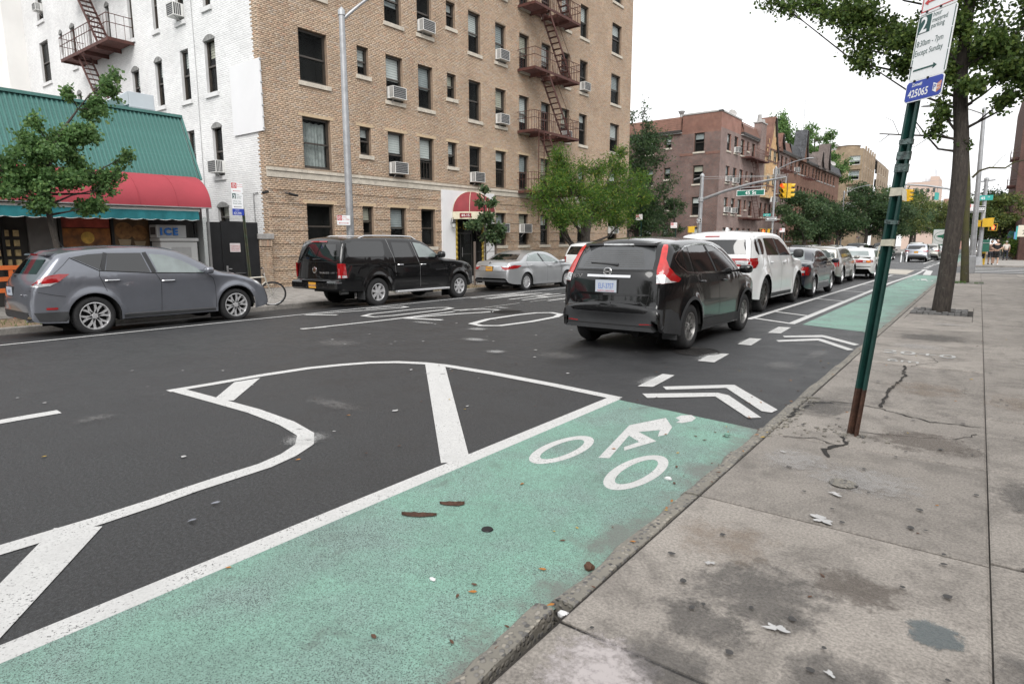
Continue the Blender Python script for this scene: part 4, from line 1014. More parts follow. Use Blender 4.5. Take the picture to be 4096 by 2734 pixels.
# orange barrier
ob = thing('barrier', 'orange plastic rail barrier on the pavement behind the grey crossover', 'barrier', (-16.5, 3.9, 0))
M_or = mk('orange_plastic', (.55, .13, .03), .5, var=.1)
for z in (1.08, .84, .60): part('rail', MB().box(-16.54, -16.46, 2.6, 4.22, z-.045, z+.045), M_or, ob)
for y in (3.2, 4.02): part('upright', MB().box(-16.53, -16.47, y, y+.07, 0, 1.05), M_or, ob)
# ------------------------------------------------------------------ far pavement on the left
fb = struct('far_pavement', MB().add([(KF-.15, -25, -.16), (WALL-.1, -25, .03), (WALL-.1, Y_X0-.16, .03), (KF-.15, Y_X0-.16, -.16)], [(0, 1, 2, 3)]), M_dirt)
ysl = [-20+i*1.52 for i in range(41)]
for i in range(3):
 x1 = KF-.155-i*1.55; x0 = max(x1-1.55, WALL) if i < 2 else WALL
 for a, b_ in zip(ysl, ysl[1:]):
  if i == 0 and (2.5 < a < 6.0 or 13.9 < a < 19.5): continue
  slab(x0, x1, a, min(b_, Y_X0-.2), zfar, fb, M_slab_far)
for a, b_ in ((2.8, 6.8), (14.0, 20.4)):
 q = MB(); nx_, ny_ = 8, 24
 for i in range(nx_+1):
  for k in range(ny_+1):
   x, y = KF-.16-1.55*i/nx_, a+(b_-a)*k/ny_; q.v.append((x, y, zfar(x)-.02+random.uniform(-.012, .02)))
 for i in range(nx_):
  for k in range(ny_): q.f.append((i*(ny_+1)+k, (i+1)*(ny_+1)+k, (i+1)*(ny_+1)+k+1, i*(ny_+1)+k+1))
 part('tree_pit_soil', q, M_soil, fb, smooth=True)
ky = -25
while ky < Y_X0-.2:
 y1 = min(ky+3.0, Y_X0-.01); part('kerb_stone', MB().cbox(KF-.15, KF, ky+.004, y1-.004, -.4, -.065, .015), M_slab_far, fb); ky += 3.0
fb2 = struct('far_pavement', MB().add([(KF, Y_X1, -.10), (-60, Y_X1, .05), (-60, 500, .05), (KF, 500, -.10)], [(0, 1, 2, 3)]), M_slab_far)
part('kerb_stone', MB().box(KF-.15, KF, Y_X1, 500, -.4, -.085), M_slab_far, fb2)
# ================================================================== buildings beyond the cross street
def brick_tex(name, c1, c2, mort, bw=.22, rh=.075, ax='Y', msz=.012, var=.25, light=None):
 """far brickwork, too small to pick apart: brick pattern in the material"""
 m, t, b = nodes(name); p = coords(t, 'pos'); s = N(t, 'ShaderNodeSeparateXYZ'); L(t, p, s.inputs[0])
 cb = N(t, 'ShaderNodeCombineXYZ'); L(t, s.outputs[ax], cb.inputs[0]); L(t, s.outputs['Z'], cb.inputs[1])
 k = N(t, 'ShaderNodeTexBrick'); L(t, cb.outputs[0], k.inputs['Vector'])
 k.inputs['Color1'].default_value = (*c1, 1); k.inputs['Color2'].default_value = (*c2, 1); k.inputs['Mortar'].default_value = (*mort, 1)
 k.inputs['Scale'].default_value = 1.0; k.inputs['Brick Width'].default_value = bw; k.inputs['Row Height'].default_value = rh; k.inputs['Mortar Size'].default_value = msz; k.inputs['Bias'].default_value = -.1
 c = mixc(t, 1.0, k.outputs['Color'], ramp(t, noise(t, p, .8, 5, .7), [(.3, 1-var), (.7, 1+var)]), 'MULTIPLY')
 c = mixc(t, 1.0, c, ramp(t, noise(t, p, 11, 3, .7), [(.3, .8), (.7, 1.2)]), 'MULTIPLY')
 L(t, c, b.inputs['Base Color']); b.inputs['Roughness'].default_value = .9; b.inputs['Specular IOR Level'].default_value = .2
 bump(t, b, k.outputs['Fac'], -.5, .02); return m
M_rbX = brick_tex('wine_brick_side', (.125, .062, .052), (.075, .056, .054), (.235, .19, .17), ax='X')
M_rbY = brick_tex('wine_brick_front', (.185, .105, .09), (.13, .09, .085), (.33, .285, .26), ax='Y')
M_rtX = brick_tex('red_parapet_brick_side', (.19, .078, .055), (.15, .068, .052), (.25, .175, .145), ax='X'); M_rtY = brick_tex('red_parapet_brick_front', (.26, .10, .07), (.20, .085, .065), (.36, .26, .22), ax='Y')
M_rb2 = brick_tex('orange_red_brick', (.19, .092, .065), (.15, .078, .058), (.23, .155, .12), ax='Y')
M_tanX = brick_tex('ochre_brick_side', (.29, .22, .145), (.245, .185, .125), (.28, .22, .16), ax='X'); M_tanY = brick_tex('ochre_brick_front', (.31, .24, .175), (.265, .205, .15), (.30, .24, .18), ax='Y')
M_dkb = brick_tex('dark_brown_brick', (.10, .05, .04), (.07, .04, .035), (.12, .08, .07), ax='X')
M_shing = mk('red_brown_shingle', (.165, .085, .062), .85, var=.2, vs=2, fine=.25, fs=26, bmp=.5, bs=26)
M_slate = mk('grey_slate', (.06, .062, .068), .75, var=.5, vs=3, fine=.4, fs=14, bmp=.7, bs=14); M_shg = mk('dusty_shingle', (.13, .105, .095), .85, var=.25, vs=3, fine=.25, fs=20)
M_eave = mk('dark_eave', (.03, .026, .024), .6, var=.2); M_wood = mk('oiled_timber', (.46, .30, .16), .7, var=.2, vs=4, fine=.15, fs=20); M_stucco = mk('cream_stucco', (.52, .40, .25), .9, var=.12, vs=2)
M_cap = mk('grey_coping', (.34, .33, .32), .8, var=.15)
rd = thing('apartment_building', 'wine red brick corner house with mansard roof and half-timbered gable', 'building', (WALL, 66, 0))
RF = WF((WALL, 0, 0), (0, 1, 0), (1, 0, 0), .0095, 60); RS = WF((WALL, 58.5, 0), (-1, 0, 0), (0, -1, 0))
fr_cols = [(60.25, 61.35), (62.4, 63.5), (64.45, 65.6), (66.5, 67.2), (68.2, 69.25), (72.2, 73.2), (74.1, 75.1), (76.0, 77.0), (77.95, 79.05), (79.95, 81.05), (81.9, 83.05)]
hd = [3.25, 6.12, 9.05, 12.0]; fw_, sw_ = [], []
for r_ in range(4):
 for a, b_ in fr_cols: fw_.append((a, b_, hd[r_]-(1.55 if b_-a > .8 else .95), hd[r_]))
 sw_.append((1.55, 2.52, hd[r_]-1.72, hd[r_])); sw_.append((4.80, 5.44, hd[r_]-1.12, hd[r_]-.02))
 sw_.append((6.6, 7.5, hd[r_]-1.55, hd[r_]-.05)); sw_.append((7.6, 8.5, hd[r_]-1.55, hd[r_]-.05))
part('front_wall', wall_sheet(RF, 58.5, 84.0, -.3, 12.35, fw_), M_rbY, rd); part('front_wall', wall_sheet(RF, 58.5, 64.3, 12.35, 13.72, []), M_rtY, rd)
part('side_wall', wall_sheet(RS, 0, 22, -.3, 12.0, sw_), M_rbX, rd); part('side_wall', wall_sheet(RS, 0, 22, 12.0, 12.45, sw_), M_rtX, rd); part('parapet', wall_sheet(RS, 0, 3.75, 12.45, 13.72, []), M_rtX, rd)
q = MB(); RS.box(q, -.06, 3.8, 13.72, 13.85, -.3, .06); part('coping', q, M_cap, rd); q = MB(); RF.box(q, 58.44, 64.35, 13.72, 13.85, -.3, .06); part('coping', q, M_cap, rd)
part('roof', MB().add([(-20.3, 58.8, 13.6), (-34, 58.8, 13.6), (-34, 84, 13.9), (-20.3, 84, 13.9)], [(0, 1, 2, 3)]), M_shg, rd)
RW = random.Random(9)
for w_ in fw_: window(RF, rd, *w_, blind=RW.choice([0, .3, .5, .5]), rec=.1, reveal=M_rtY)
for w_ in sw_: window(RS, rd, *w_, blind=RW.choice([.3, .5, .6]), rec=.1, reveal=M_rtX)
for k in range(26):                                   # soldier course on the side wall
 q = MB(); RS.box(q, .05+k*.15, .15+k*.15, 9.98, 10.22, 0, .03)
 if not 1.4 < .1+k*.15 < 2.65: part('soldier_brick', q, M_rtX, rd)
def mansard(wf, u0, u1, v0, v1, back, m, par, ev=True):
 q = MB(); n = max(1, int((v1-v0)/.16));
 for k in range(n):                                # overlapping shingle courses
  a, b_ = k/n, (k+1)/n; q.add([wf.p(u0, v0+(v1-v0)*a, .30-back*a), wf.p(u1, v0+(v1-v0)*a, .30-back*a), wf.p(u1, v0+(v1-v0)*b_, .275-back*b_), wf.p(u0, v0+(v1-v0)*b_, .275-back*b_)], [(0, 1, 2, 3)])
 q.add([wf.p(u0, v0, 0), wf.p(u0, v0, .3), wf.p(u0, v1, .28-back), wf.p(u0, v1, 0)], [(0, 1, 2, 3)]); q.add([wf.p(u1, v0, 0), wf.p(u1, v0, .3), wf.p(u1, v1, .28-back), wf.p(u1, v1, 0)], [(0, 1, 2, 3)])
 o = part('mansard', q, m, par)
 if ev: q = MB(); wf.box(q, u0-.05, u1+.05, v0-.22, v0, 0, .34); part('eave', q, M_eave, par); q = MB(); wf.box(q, u0-.05, u1+.05, v0-.30, v0-.22, 0, .26); part('gutter', q, M_cap, par)
mansard(RF, 64.35, 71.6, 12.62, 13.72, .45, M_shing, rd); mansard(RF, 76.4, 84.0, 12.62, 13.80, .45, M_shing, rd); mansard(RS, 3.8, 22, 12.40, 13.68, .45, M_shing, rd)
def gable(wf, u0, u1, v0, vtop, par, mw, mr, d=.32, timber=True, vb=6.7):
 um = (u0+u1)/2; steep = [(u0-.05, v0), (u0+.22*(u1-u0), v0+.42*(vtop-v0)), (um-.35, vtop), (um+.35, vtop), (u1-.22*(u1-u0), v0+.42*(vtop-v0)), (u1+.05, v0)]
 part('gable_wall', MB().prism([(u0+.15, vb if timber else v0-.3), (u1-.15, vb if timber else v0-.3), (u1-.05, v0)]+[(a, b_-.15) for a, b_ in steep[::-1][1:-1]]+[(u0+.05, v0)], lambda a, b_, dd: wf.p(a, b_, dd), -.3, d-.05), mw, par)
 if timber:
  q = MB()
  for f_ in (.03, .5, .97): uu = u0+.2+(u1-u0-.4)*f_; wf.box(q, uu-.12, uu+.12, vb, v0+ (1.2 if f_ in (.03, .97) else vtop-v0-.5), d-.05, d+.02)
  for f_ in (.26, .74, .15, .38, .62, .85):
   uu = u0+.2+(u1-u0-.4)*f_;
   for a, b_ in ((7.0, 7.8), (9.3, 10.4), (12.1, 13.0)): wf.box(q, uu-.06, uu+.06, a, b_ + (0 if f_ in (.15, .85) else .4), d-.05, d+.015)
  part('timber_frame', q, M_wood, par)
  for v in (7.9, 10.6, 11.9): q = MB(); wf.box(q, u0+.2, u1-.2, v, v+.16, d-.04, d+.025); part('timber_rail', q, mk('brown_timber', (.12, .06, .04), .8), par)
  for r_ in (1, 2):
   for a, b_ in ((u0+.75, u0+1.6), (u1-1.6, u1-.75)): window(WF(wf.p(0, 0, d), wf.u, wf.n, wf.sl, wf.u0) if False else WF((wf.o.x+d, wf.o.y, wf.o.z), wf.u, wf.n, wf.sl, wf.u0), par, a, b_, hd[r_+1]-1.5, hd[r_+1]-.05, blind=.3, rec=-.02, sill=False)
 for sgn in (0, 1):
  pts = steep[:3] if sgn == 0 else steep[3:]
  q = MB()
  for (a, b_), (c, e) in zip(pts, pts[1:]): q.add([wf.p(a, b_, d+.15), wf.p(c, e, d+.15), wf.p(c, e, -.9), wf.p(a, b_, -.9)], [(0, 1, 2, 3)]); q.bar(wf.p(a, b_-.08, d+.12), wf.p(c, e-.08, d+.12), .16, .16)
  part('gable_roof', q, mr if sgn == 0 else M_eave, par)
 q = MB(); wf.box(q, um-.36, um+.36, vtop-.1, vtop+.02, -.9, d+.15); part('ridge', q, mr, par)
gable(RF, 72.0, 76.6, 11.1, 15.45, rd, M_stucco, M_shing, .5)
gable(RF, 77.1, 79.5, 12.6, 14.25, rd, M_shing, M_shing, .4, timber=False)
q = MB(); RF.box(q, 69.9, 71.9, 8, 14.3, -.4, .35); part('chimney', q, M_rbY, rd); q = MB(); RF.box(q, 69.8, 72.0, 14.3, 14.42, -.5, .42); part('chimney_cap', q, M_cap, rd)
for uu, h in ((70.3, .75), (71.0, .35), (71.6, .45)): part('chimney_pot', MB().tube([RF.p(uu, 14.42, 0), RF.p(uu, 14.42+h, 0)], [.26, .2], 8), M_cap, rd)
fe3 = thing('fire_escape', 'rust brown fire escape on the wine red brick front near the corner', 'fire escape', RF.p(68, 4, 0)); lv3 = [4.3, 7.3, 10.3]
for k, v in enumerate(lv3):
 mb, ms, mr = MB(), MB(), MB(); platform(mb, ms, RF, 64.8, 71.2, v, 1.0); rails(mr, RF, 64.8, 71.2, v, 1.0, sp=.35)
 o = part('landing', mb, M_rust, fe3); part('slat', ms, M_rust, o); part('railing', mr, M_rust, fe3)
 if k: mb, mt = MB(), MB(); stair(mb, mt, RF.p(67.2, v, .6), RF.p(69.6, lv3[k-1], .6), .5, 9, (1, 0, 0)); o = part('stair', mb, M_rust, fe3); part('tread', mt, M_rust, o)
fe4 = thing('fire_escape', 'rust brown fire escape right of the half-timbered gable', 'fire escape', RF.p(80, 4, 0))
for k, v in enumerate(lv3):
 mb, ms, mr = MB(), MB(), MB(); platform(mb, ms, RF, 77.6, 83.3, v, 1.0); rails(mr, RF, 77.6, 83.3, v, 1.0, sp=.4); o = part('landing', mb, M_rust, fe4); part('railing', mr, M_rust, fe4)
 if k: mb, mt = MB(), MB(); stair(mb, mt, RF.p(79, v, .6), RF.p(81.4, lv3[k-1], .6), .5, 9, (1, 0, 0)); part('stair', mb, M_rust, fe4); part('tread', mt, M_rust, fe4)
for (a, v, lab) in ((62.6, 10.5, 'white air conditioner on the fourth floor of the wine red house, nearest the corner pair'), (60.4, 7.6, 'air conditioner on the wine red front, third floor, first window from the corner'), (62.55, 7.6, 'air conditioner on the wine red front, third floor, second window from the corner'), (60.4, 4.7, 'air conditioner on the wine red front, second floor, first window from the corner'), (62.55, 4.7, 'air conditioner on the wine red front, second floor, second window from the corner')):
 ac_unit(RF, a, a+.8, v, v+.5, lab, .4)
GF = WF((WALL+.5, 0, 0), (0, 1, 0), (1, 0, 0), .0095, 60); ac_unit(GF, 74.9, 75.8, 9.35, 9.95, 'white air conditioner on the half-timbered gable, upper', .5); ac_unit(GF, 74.9, 75.8, 6.3, 6.85, 'white air conditioner on the half-timbered gable, lower', .5)
vt = thing('roof_vent', 'small metal flue with conical cap on the wine red house roof', 'vent', (-24.5, 60, 13.6)); q = MB().tube([(-24.5, 60, 13.5), (-24.5, 60, 14.25)], .16, 10); q.lathe([(.16, .65), (.34, .95), (.34, .98), (0, 1.0)], (-24.5, 60, 13.5), n=12); part('flue', q, M_steel, vt, smooth=True)
def dish(x, y, z, lab):
 t = thing('satellite_dish', lab, 'satellite dish', (x, y, z)); q = MB().lathe([(0, 0), (.25, .03), (.42, .12)], (x, y, z+.5), (.6, -.6, .5), 16); part('reflector', q, M_cap, t, smooth=True); part('mast', MB().tube([(x, y, z-.3), (x, y, z+.5)], .03, 6), M_steel, t)
dish(-20.6, 63.2, 13.8, 'grey satellite dish on the parapet of the wine red house')
# second house of the row
r2 = thing('apartment_building', 'orange-red brick row house with dark slate mansard and steep gables past the wine red house', 'building', (WALL, 95, 0)); R2F = RF
c2 = [(84.7, 86), (86.7, 87.9), (88.8, 90), (90.8, 92), (92.8, 93.9), (94.8, 95.8), (97.4, 98.7), (99.5, 100.8), (101.5, 102.7), (103.5, 104.7), (106, 107.2), (108.2, 109.4), (110.4, 111.6), (113, 114.2)]
w2 = [(a, b_, h-1.4, h) for h in hd for a, b_ in c2]
part('front_wall', wall_sheet(R2F, 84.0, 118, -.3, 12.5, w2), M_rb2, r2); part('roof', MB().add([(-20.3, 84, 13.9), (-34, 84, 13.9), (-34, 118, 14.1), (-20.3, 118, 14.1)], [(0, 1, 2, 3)]), M_slate, r2)
part('side_wall', MB().add([(-20, 118, -.3), (-34, 118, -.3), (-34, 118, 14.1), (-20, 118, 14.1)], [(0, 1, 2, 3)]), M_rb2, r2)
for w_ in w2: window(R2F, r2, *w_, blind=RW.choice([0, .4]), rec=.1, reveal=M_rb2, msill=M_cap)
mansard(R2F, 84.0, 93.2, 12.62, 13.9, .45, M_slate, r2); mansard(R2F, 93.3, 105, 12.62, 13.9, .45, M_shg, r2); mansard(R2F, 105, 118, 12.62, 13.7, .45, M_slate, r2)
gable(R2F, 89.0, 91.6, 12.5, 16.2, r2, M_rb2, M_slate, .45, timber=False); gable(R2F, 99.5, 102.3, 12.5, 14.6, r2, M_shg, M_shg, .4, timber=False); gable(R2F, 104.2, 106.8, 12.5, 16.2, r2, M_shg, M_shg, .45, timber=False)
part('antenna', MB().tube([R2F.p(90.2, 16.1, 0), R2F.p(90.2, 20.0, 0)], .04, 5), M_steel, r2)
fe5 = thing('fire_escape', 'rust brown fire escape on the orange-red row house', 'fire escape', RF.p(93, 10, 0)); mb, ms, mr = MB(), MB(), MB(); platform(mb, ms, R2F, 90.3, 96.2, 10.3, 1.0); rails(mr, R2F, 90.3, 96.2, 10.3, 1.0, sp=.4); part('landing', mb, M_rust, fe5); part('railing', mr, M_rust, fe5)
ac_unit(R2F, 86.8, 87.8, 10.6, 11.2, 'air conditioner on the orange-red row house above the street tree', .5)
dish(-20.5, 111, 14.2, 'white satellite dish on the far row house roof, left of two'); dish(-20.5, 114.5, 14.2, 'white satellite dish on the far row house roof, right of two')
# ochre apartment block
tb = thing('apartment_building', 'ochre brick six-storey block with corner bay windows rising behind the street trees', 'building', (-28, 150, 0)); TF = WF((WALL, 0, 0), (0, 1, 0), (1, 0, 0)); TS = WF((WALL, 141, 0), (-1, 0, 0), (0, -1, 0))
tws = [(.4, 2.3, v, v+1.75) for v in (5.4, 8.4, 11.4, 14.4, 17.3)]; twf = [(a, a+1.0, v, v+1.6) for v in (5.4, 8.4, 11.4, 14.4, 17.3) for a in (144.5, 148, 151.5, 154.5)]
part('side_wall', wall_sheet(TS, 0, 18, -.3, 20.4, tws), M_tanX, tb); part('front_wall', wall_sheet(TF, 141, 157, -.3, 20.4, twf), M_tanY, tb); part('roof', MB().box(-38, -20.02, 141.02, 178, 20.0, 20.3), M_shg, tb)
for w_ in tws: window(TS, tb, *w_, blind=.6, mf=M_acw, rec=.08); q = MB(); TS.box(q, .2, 2.5, w_[2]-.9, w_[2]-.02, .02, .3); part('bay_apron', q, M_tanX, tb)
for w_ in twf: window(TF, tb, *w_, blind=.5, rec=.08)
twf2 = [(a, a+1.0, v, v+1.6) for v in (8.4, 11.4, 14.4, 17.3) for a in (160, 164, 168, 172)]
part('front_wall', wall_sheet(WF((WALL+.6, 0, 0), (0, 1, 0), (1, 0, 0)), 157.2, 178, -.3, 19.6, twf2), M_tanY, tb)
for w_ in twf2: window(WF((WALL+.6, 0, 0), (0, 1, 0), (1, 0, 0)), tb, *w_, blind=.4, rec=.08)
for k in range(5): q = MB(); TF.box(q, 143+k*3.2, 143.7+k*3.2, 4, 21.0, 0, .25); part('pilaster', q, M_tanY, tb)
q = MB().lathe([(2.2, 0), (2.2, 1.2), (2.4, 1.25), (0, 1.6)], (-23.5, 146, 20.3), n=12); part('roof_tank', q, M_tanX, tb); part('penthouse', MB().box(-33, -26, 148, 156, 20.3, 22.6), M_cap, tb)
# distant pale blocks at the end of the street
fp = thing('distant_building', 'pale pink block with a white tower far down the street', 'building', (-19, 300, 0)); M_pk = mk('pale_pink_render', (.50, .385, .325), .9, var=.05, vs=.1); M_wt = mk('white_far_render', (.62, .64, .67), .9, var=.04, vs=.1)
part('wall', MB().box(-26, -15.3, 300, 330, 0, 26.6), M_pk, fp); part('upper_wall', MB().box(-18.2, -15.4, 301, 325, 26.6, 28.6), M_pk, fp); part('tower', MB().box(-19.9, -17.2, 305, 320, 26.6, 32.4), M_wt, fp); part('tower', MB().box(-21.2, -20.0, 305, 320, 26.6, 28.4), M_wt, fp)
for k in range(5):
 for j in range(3): part('window', MB().box(-25+k*2, -24.2+k*2, 299.9, 300, 16+j*3.2, 17.6+j*3.2), M_glassd_far if 'M_glassd_far' in globals() else mk('far_glass', (.05, .055, .06), .2), fp)
fq = solo('distant_building', MB().box(-14.5, -6, 330, 360, 0, 21.5), mk('pinkish_brick_far', (.36, .22, .18), .9, var=.15, vs=.3), 'low reddish block behind the tree tunnel at the street end', 'building')
# dark brown house at the right edge
db = thing('apartment_building', 'dark brown brick house at the right edge with a fire escape', 'building', (6, 95, 0)); DF = WF((2.75, 95, 0), (1, 0, 0), (0, -1, 0)); DS = WF((2.75, 95, 0), (0, 1, 0), (-1, 0, 0))
dws = [(a, a+1.0, v, v+1.7) for v in (4.5, 7.6, 10.7, 13.8, 17) for a in (1, 4, 7)]
part('front_wall', wall_sheet(DF, 0, 14, -.2, 21, dws), M_dkb, db); part('side_wall', wall_sheet(DS, 0, 30, -.2, 21, []), brick_tex('dark_brown_brick_b', (.10, .05, .04), (.07, .04, .035), (.12, .08, .07), ax='Y'), db)
for w_ in dws: window(DF, db, *w_, blind=.4, rec=.1)
fe6 = thing('fire_escape', 'thin iron fire escape silhouetted at the dark brown house', 'fire escape', (2.3, 96, 8))
for k, v in enumerate((5.5, 8.6, 11.8)):
 mb, ms, mr = MB(), MB(), MB(); platform(mb, ms, DS, .5, 4.5, v, .8); rails(mr, DS, .5, 4.5, v, .8, sp=.4); part('landing', mb, M_rust, fe6); part('railing', mr, M_rust, fe6)
# storefront and canopy beneath it
sf = thing('shop_sign', 'cream and teal shop sign above the corner store at the right edge', 'sign', (3.2, 76, 2.6)); part('panel', MB().cbox(2.72, 5.2, 75.9, 76.0, 2.35, 3.42, .02), mk('cream_sign', (.62, .58, .48), .5, var=.1), sf); part('panel', MB().box(2.60, 2.72, 75.9, 76.1, 2.1, 3.35), mk('teal_sign', (.05, .33, .33), .5), sf); part('panel', MB().box(2.5, 2.60, 75.9, 76.1, 2.15, 2.8), mk('blue_sign', (.10, .22, .42), .5), sf)
text('7', .6, (3.05, 75.88, 2.55), (1, 0, 0), (0, 0, 1), mk('dark_sign_letter', (.08, .07, .06), .6), sf)
sh2 = solo('corner_store', MB().cbox(3.0, 12, 78, 94, 0, 4.2, .05), M_dkb, 'dark brick corner store behind the pavement seats at the right edge', 'shop')
cp = thing('entrance_canopy', 'dark green canopy over a doorway among the right hand trees', 'awning', (2.7, 86, 2.5)); part('canvas', MB().prism([(2.25, 2.55), (3.0, 2.55), (3.0, 3.05), (2.4, 3.05)], lambda a, b_, d: (a, d, b_), 84.5, 86.5), mk('dark_green_canvas', (.02, .10, .09), .8), cp)
part('valance', MB().box(2.24, 3.0, 84.45, 84.5, 2.35, 2.56), mk('slate_valance', (.06, .10, .14), .8), cp)
# near-side row, outside the frame, seen only as reflections
M_near = brick_tex('near_row_brick', (.16, .07, .05), (.12, .055, .045), (.2, .14, .12), ax='Y')
nr_ = thing('apartment_building', 'dark red two-storey brick row mirrored in the car doors', 'building', (9, 5, 0)); NF = WF((5.2, 0, 0), (0, 1, 0), (-1, 0, 0)); nw = [(y, y+1.1, 4.4, 6.1) for y in range(-22, 39, 3)]
part('front_wall', wall_sheet(NF, -25, 40, -.1, 7.2, nw), M_near, nr_); part('roof', MB().add([(5.2, -25, 7.2), (14, -25, 7.2), (14, 40, 7.2), (5.2, 40, 7.2)], [(0, 1, 2, 3)]), M_shg, nr_)
part('end_wall', MB().add([(5.2, 40, -.1), (14, 40, -.1), (14, 40, 7.2), (5.2, 40, 7.2)], [(0, 1, 2, 3)]), M_near, nr_)
for y in range(-22, 38, 5): part('shop_window', MB().box(5.14, 5.2, y, y+4.2, .5, 3.0), M_room, nr_); part('fascia', MB().box(5.05, 5.2, y-.2, y+4.4, 3.1, 3.7), M_stone, nr_)
for w_ in nw: part('window', MB().box(5.3, 5.35, w_[0], w_[1], w_[2], w_[3]), M_room, nr_)
# ================================================================== vehicles
def paint(name, col, metal=.0, rough=.32, coat=1.0, flake=.0):
 if name in MATS: return MATS[name]
 m, t, b = nodes(name); co = coords(t)
 c = mixc(t, 1.0, col, ramp(t, noise(t, co, 2.3, 5, .7), [(.3, .94), (.72, 1.05)]), 'MULTIPLY')
 # road film low on the sides
 s = N(t, 'ShaderNodeSeparateXYZ'); L(t, co, s.inputs[0])
 d = math_(t, 'ADD', math_(t, 'MULTIPLY', s.outputs['Z'], -1.6), math_(t, 'MULTIPLY', noise(t, co, 5, 5, .7), .9))
 c = mixc(t, ramp(t, d, [(-.45, 0.), (.25, .16)]), c, (.06, .055, .05))
 L(t, c, b.inputs['Base Color']); b.inputs['Metallic'].default_value = metal; b.inputs['Roughness'].default_value = rough
 b.inputs['Coat Weight'].default_value = coat; b.inputs['Coat Roughness'].default_value = .04
 L(t, ramp(t, noise(t, co, 3.5, 4, .7), [(.35, .02), (.75, .12)]), b.inputs['Coat Roughness'])
 b.inputs['Specular IOR Level'].default_value = .15
 MATS[name] = m; return m
M_tyre = mk('tyre_rubber', (.016, .016, .017), .85, var=.2, vs=9, fine=.2, fs=60, bmp=.3, bs=80)
M_alloy = mk('silver_alloy', (.60, .60, .61), .34, .55, var=.08, vs=9, dirt=((.16, .15, .14), .6, .85, 9))
M_alloyd = mk('dark_alloy', (.055, .05, .047), .4, .6, var=.15)
M_chrome = mk('chrome', (.72, .72, .73), .12, 1.0, var=.04)
M_glassd = mk('tinted_car_glass', (.006, .0065, .007), .04, var=.1, spec=.9, coat=.3)
M_glassm = mk('pale_car_glass', (.17, .205, .20), .05, var=.25, vs=2.5, spec=.8)
M_glassg = mk('grey_green_car_glass', (.085, .10, .10), .05, var=.3, vs=2.0, spec=.8)
for m_ in (M_glassm, M_glassg): m_.node_tree.nodes['Principled BSDF'].inputs['IOR'].default_value = 1.7
M_plast = mk('charcoal_plastic', (.028, .029, .031), .55, var=.12, vs=6, bmp=.15, bs=120)
M_under = mk('underbody_black', (.008, .008, .008), .9, var=.2)
M_seam = mk('panel_gap', (.006, .006, .006), .8)
M_tail = mk('red_lamp_lens', (.27, .008, .010), .10, var=.25, vs=9, spec=.7, coat=.6)
M_tailb = mk('bright_red_lamp_lens', (.45, .014, .012), .10, var=.25, vs=12, spec=.7, coat=.6)
M_clear = mk('clear_lamp_lens', (.55, .56, .57), .08, .3, var=.35, vs=14, spec=.8, coat=.6)
M_amber = mk('amber_lamp_lens', (.60, .20, .04), .12, var=.2, vs=12, coat=.5)
M_brake = mk('lit_brake_lamp', (1.0, .09, .03), .3, emit=2.2)
M_py = mk('yellow_plate', (.62, .31, .035), .45, var=.08); M_pw = mk('white_plate', (.42, .46, .52), .45, var=.08)
M_navy = mk('plate_blue', (.03, .06, .22), .5)
def crom(pts, k=8):
 P = [np.array(p, float) for p in pts]; out = []
 for i in range(len(P)-1):
  p0, p1, p2, p3 = P[max(i-1, 0)], P[i], P[i+1], P[min(i+2, len(P)-1)]
  l = max(np.linalg.norm(p2-p1), 1e-6)
  m1 = (p2-p0)/max(np.linalg.norm(p2-p1)+np.linalg.norm(p1-p0), 1e-6)*l if i else (p2-p1)
  m2 = (p3-p1)/max(np.linalg.norm(p3-p2)+np.linalg.norm(p2-p1), 1e-6)*l if i < len(P)-2 else (p2-p1)
  for j in range(k):
   t = j/k; out.append((2*t**3-3*t**2+1)*p1 + (t**3-2*t**2+t)*m1 + (-2*t**3+3*t**2)*p2 + (t**3-t**2)*m2)
 out.append(P[-1]); A = np.array(out)
 x = np.maximum.accumulate(A[:, 0] + np.arange(len(A))*1e-5); A[:, 0] = x; return A
def grid_poly(pts, step):
 m = bmesh.new(); vs_ = [m.verts.new((a, b_, 0)) for a, b_ in pts]; m.faces.new(vs_)
 A = np.array(pts); (x0, y0), (x1, y1) = A.min(0), A.max(0)
 for ax, lo, hi in ((0, x0, x1), (1, y0, y1)):
  n = int((hi-lo)/step)
  for k in range(1, n+1):
   c = lo + (hi-lo)*k/(n+1); no = (1, 0, 0) if ax == 0 else (0, 1, 0); co = (c, 0, 0) if ax == 0 else (0, c, 0)
   bmesh.ops.bisect_plane(m, geom=m.verts[:]+m.edges[:]+m.faces[:], plane_co=co, plane_no=no)
 bmesh.ops.triangulate(m, faces=m.faces[:])
 m.verts.index_update(); V = [(v.co.x, v.co.y) for v in m.verts]; F = [tuple(v.index for v in f.verts) for f in m.faces]; m.free(); return V, F
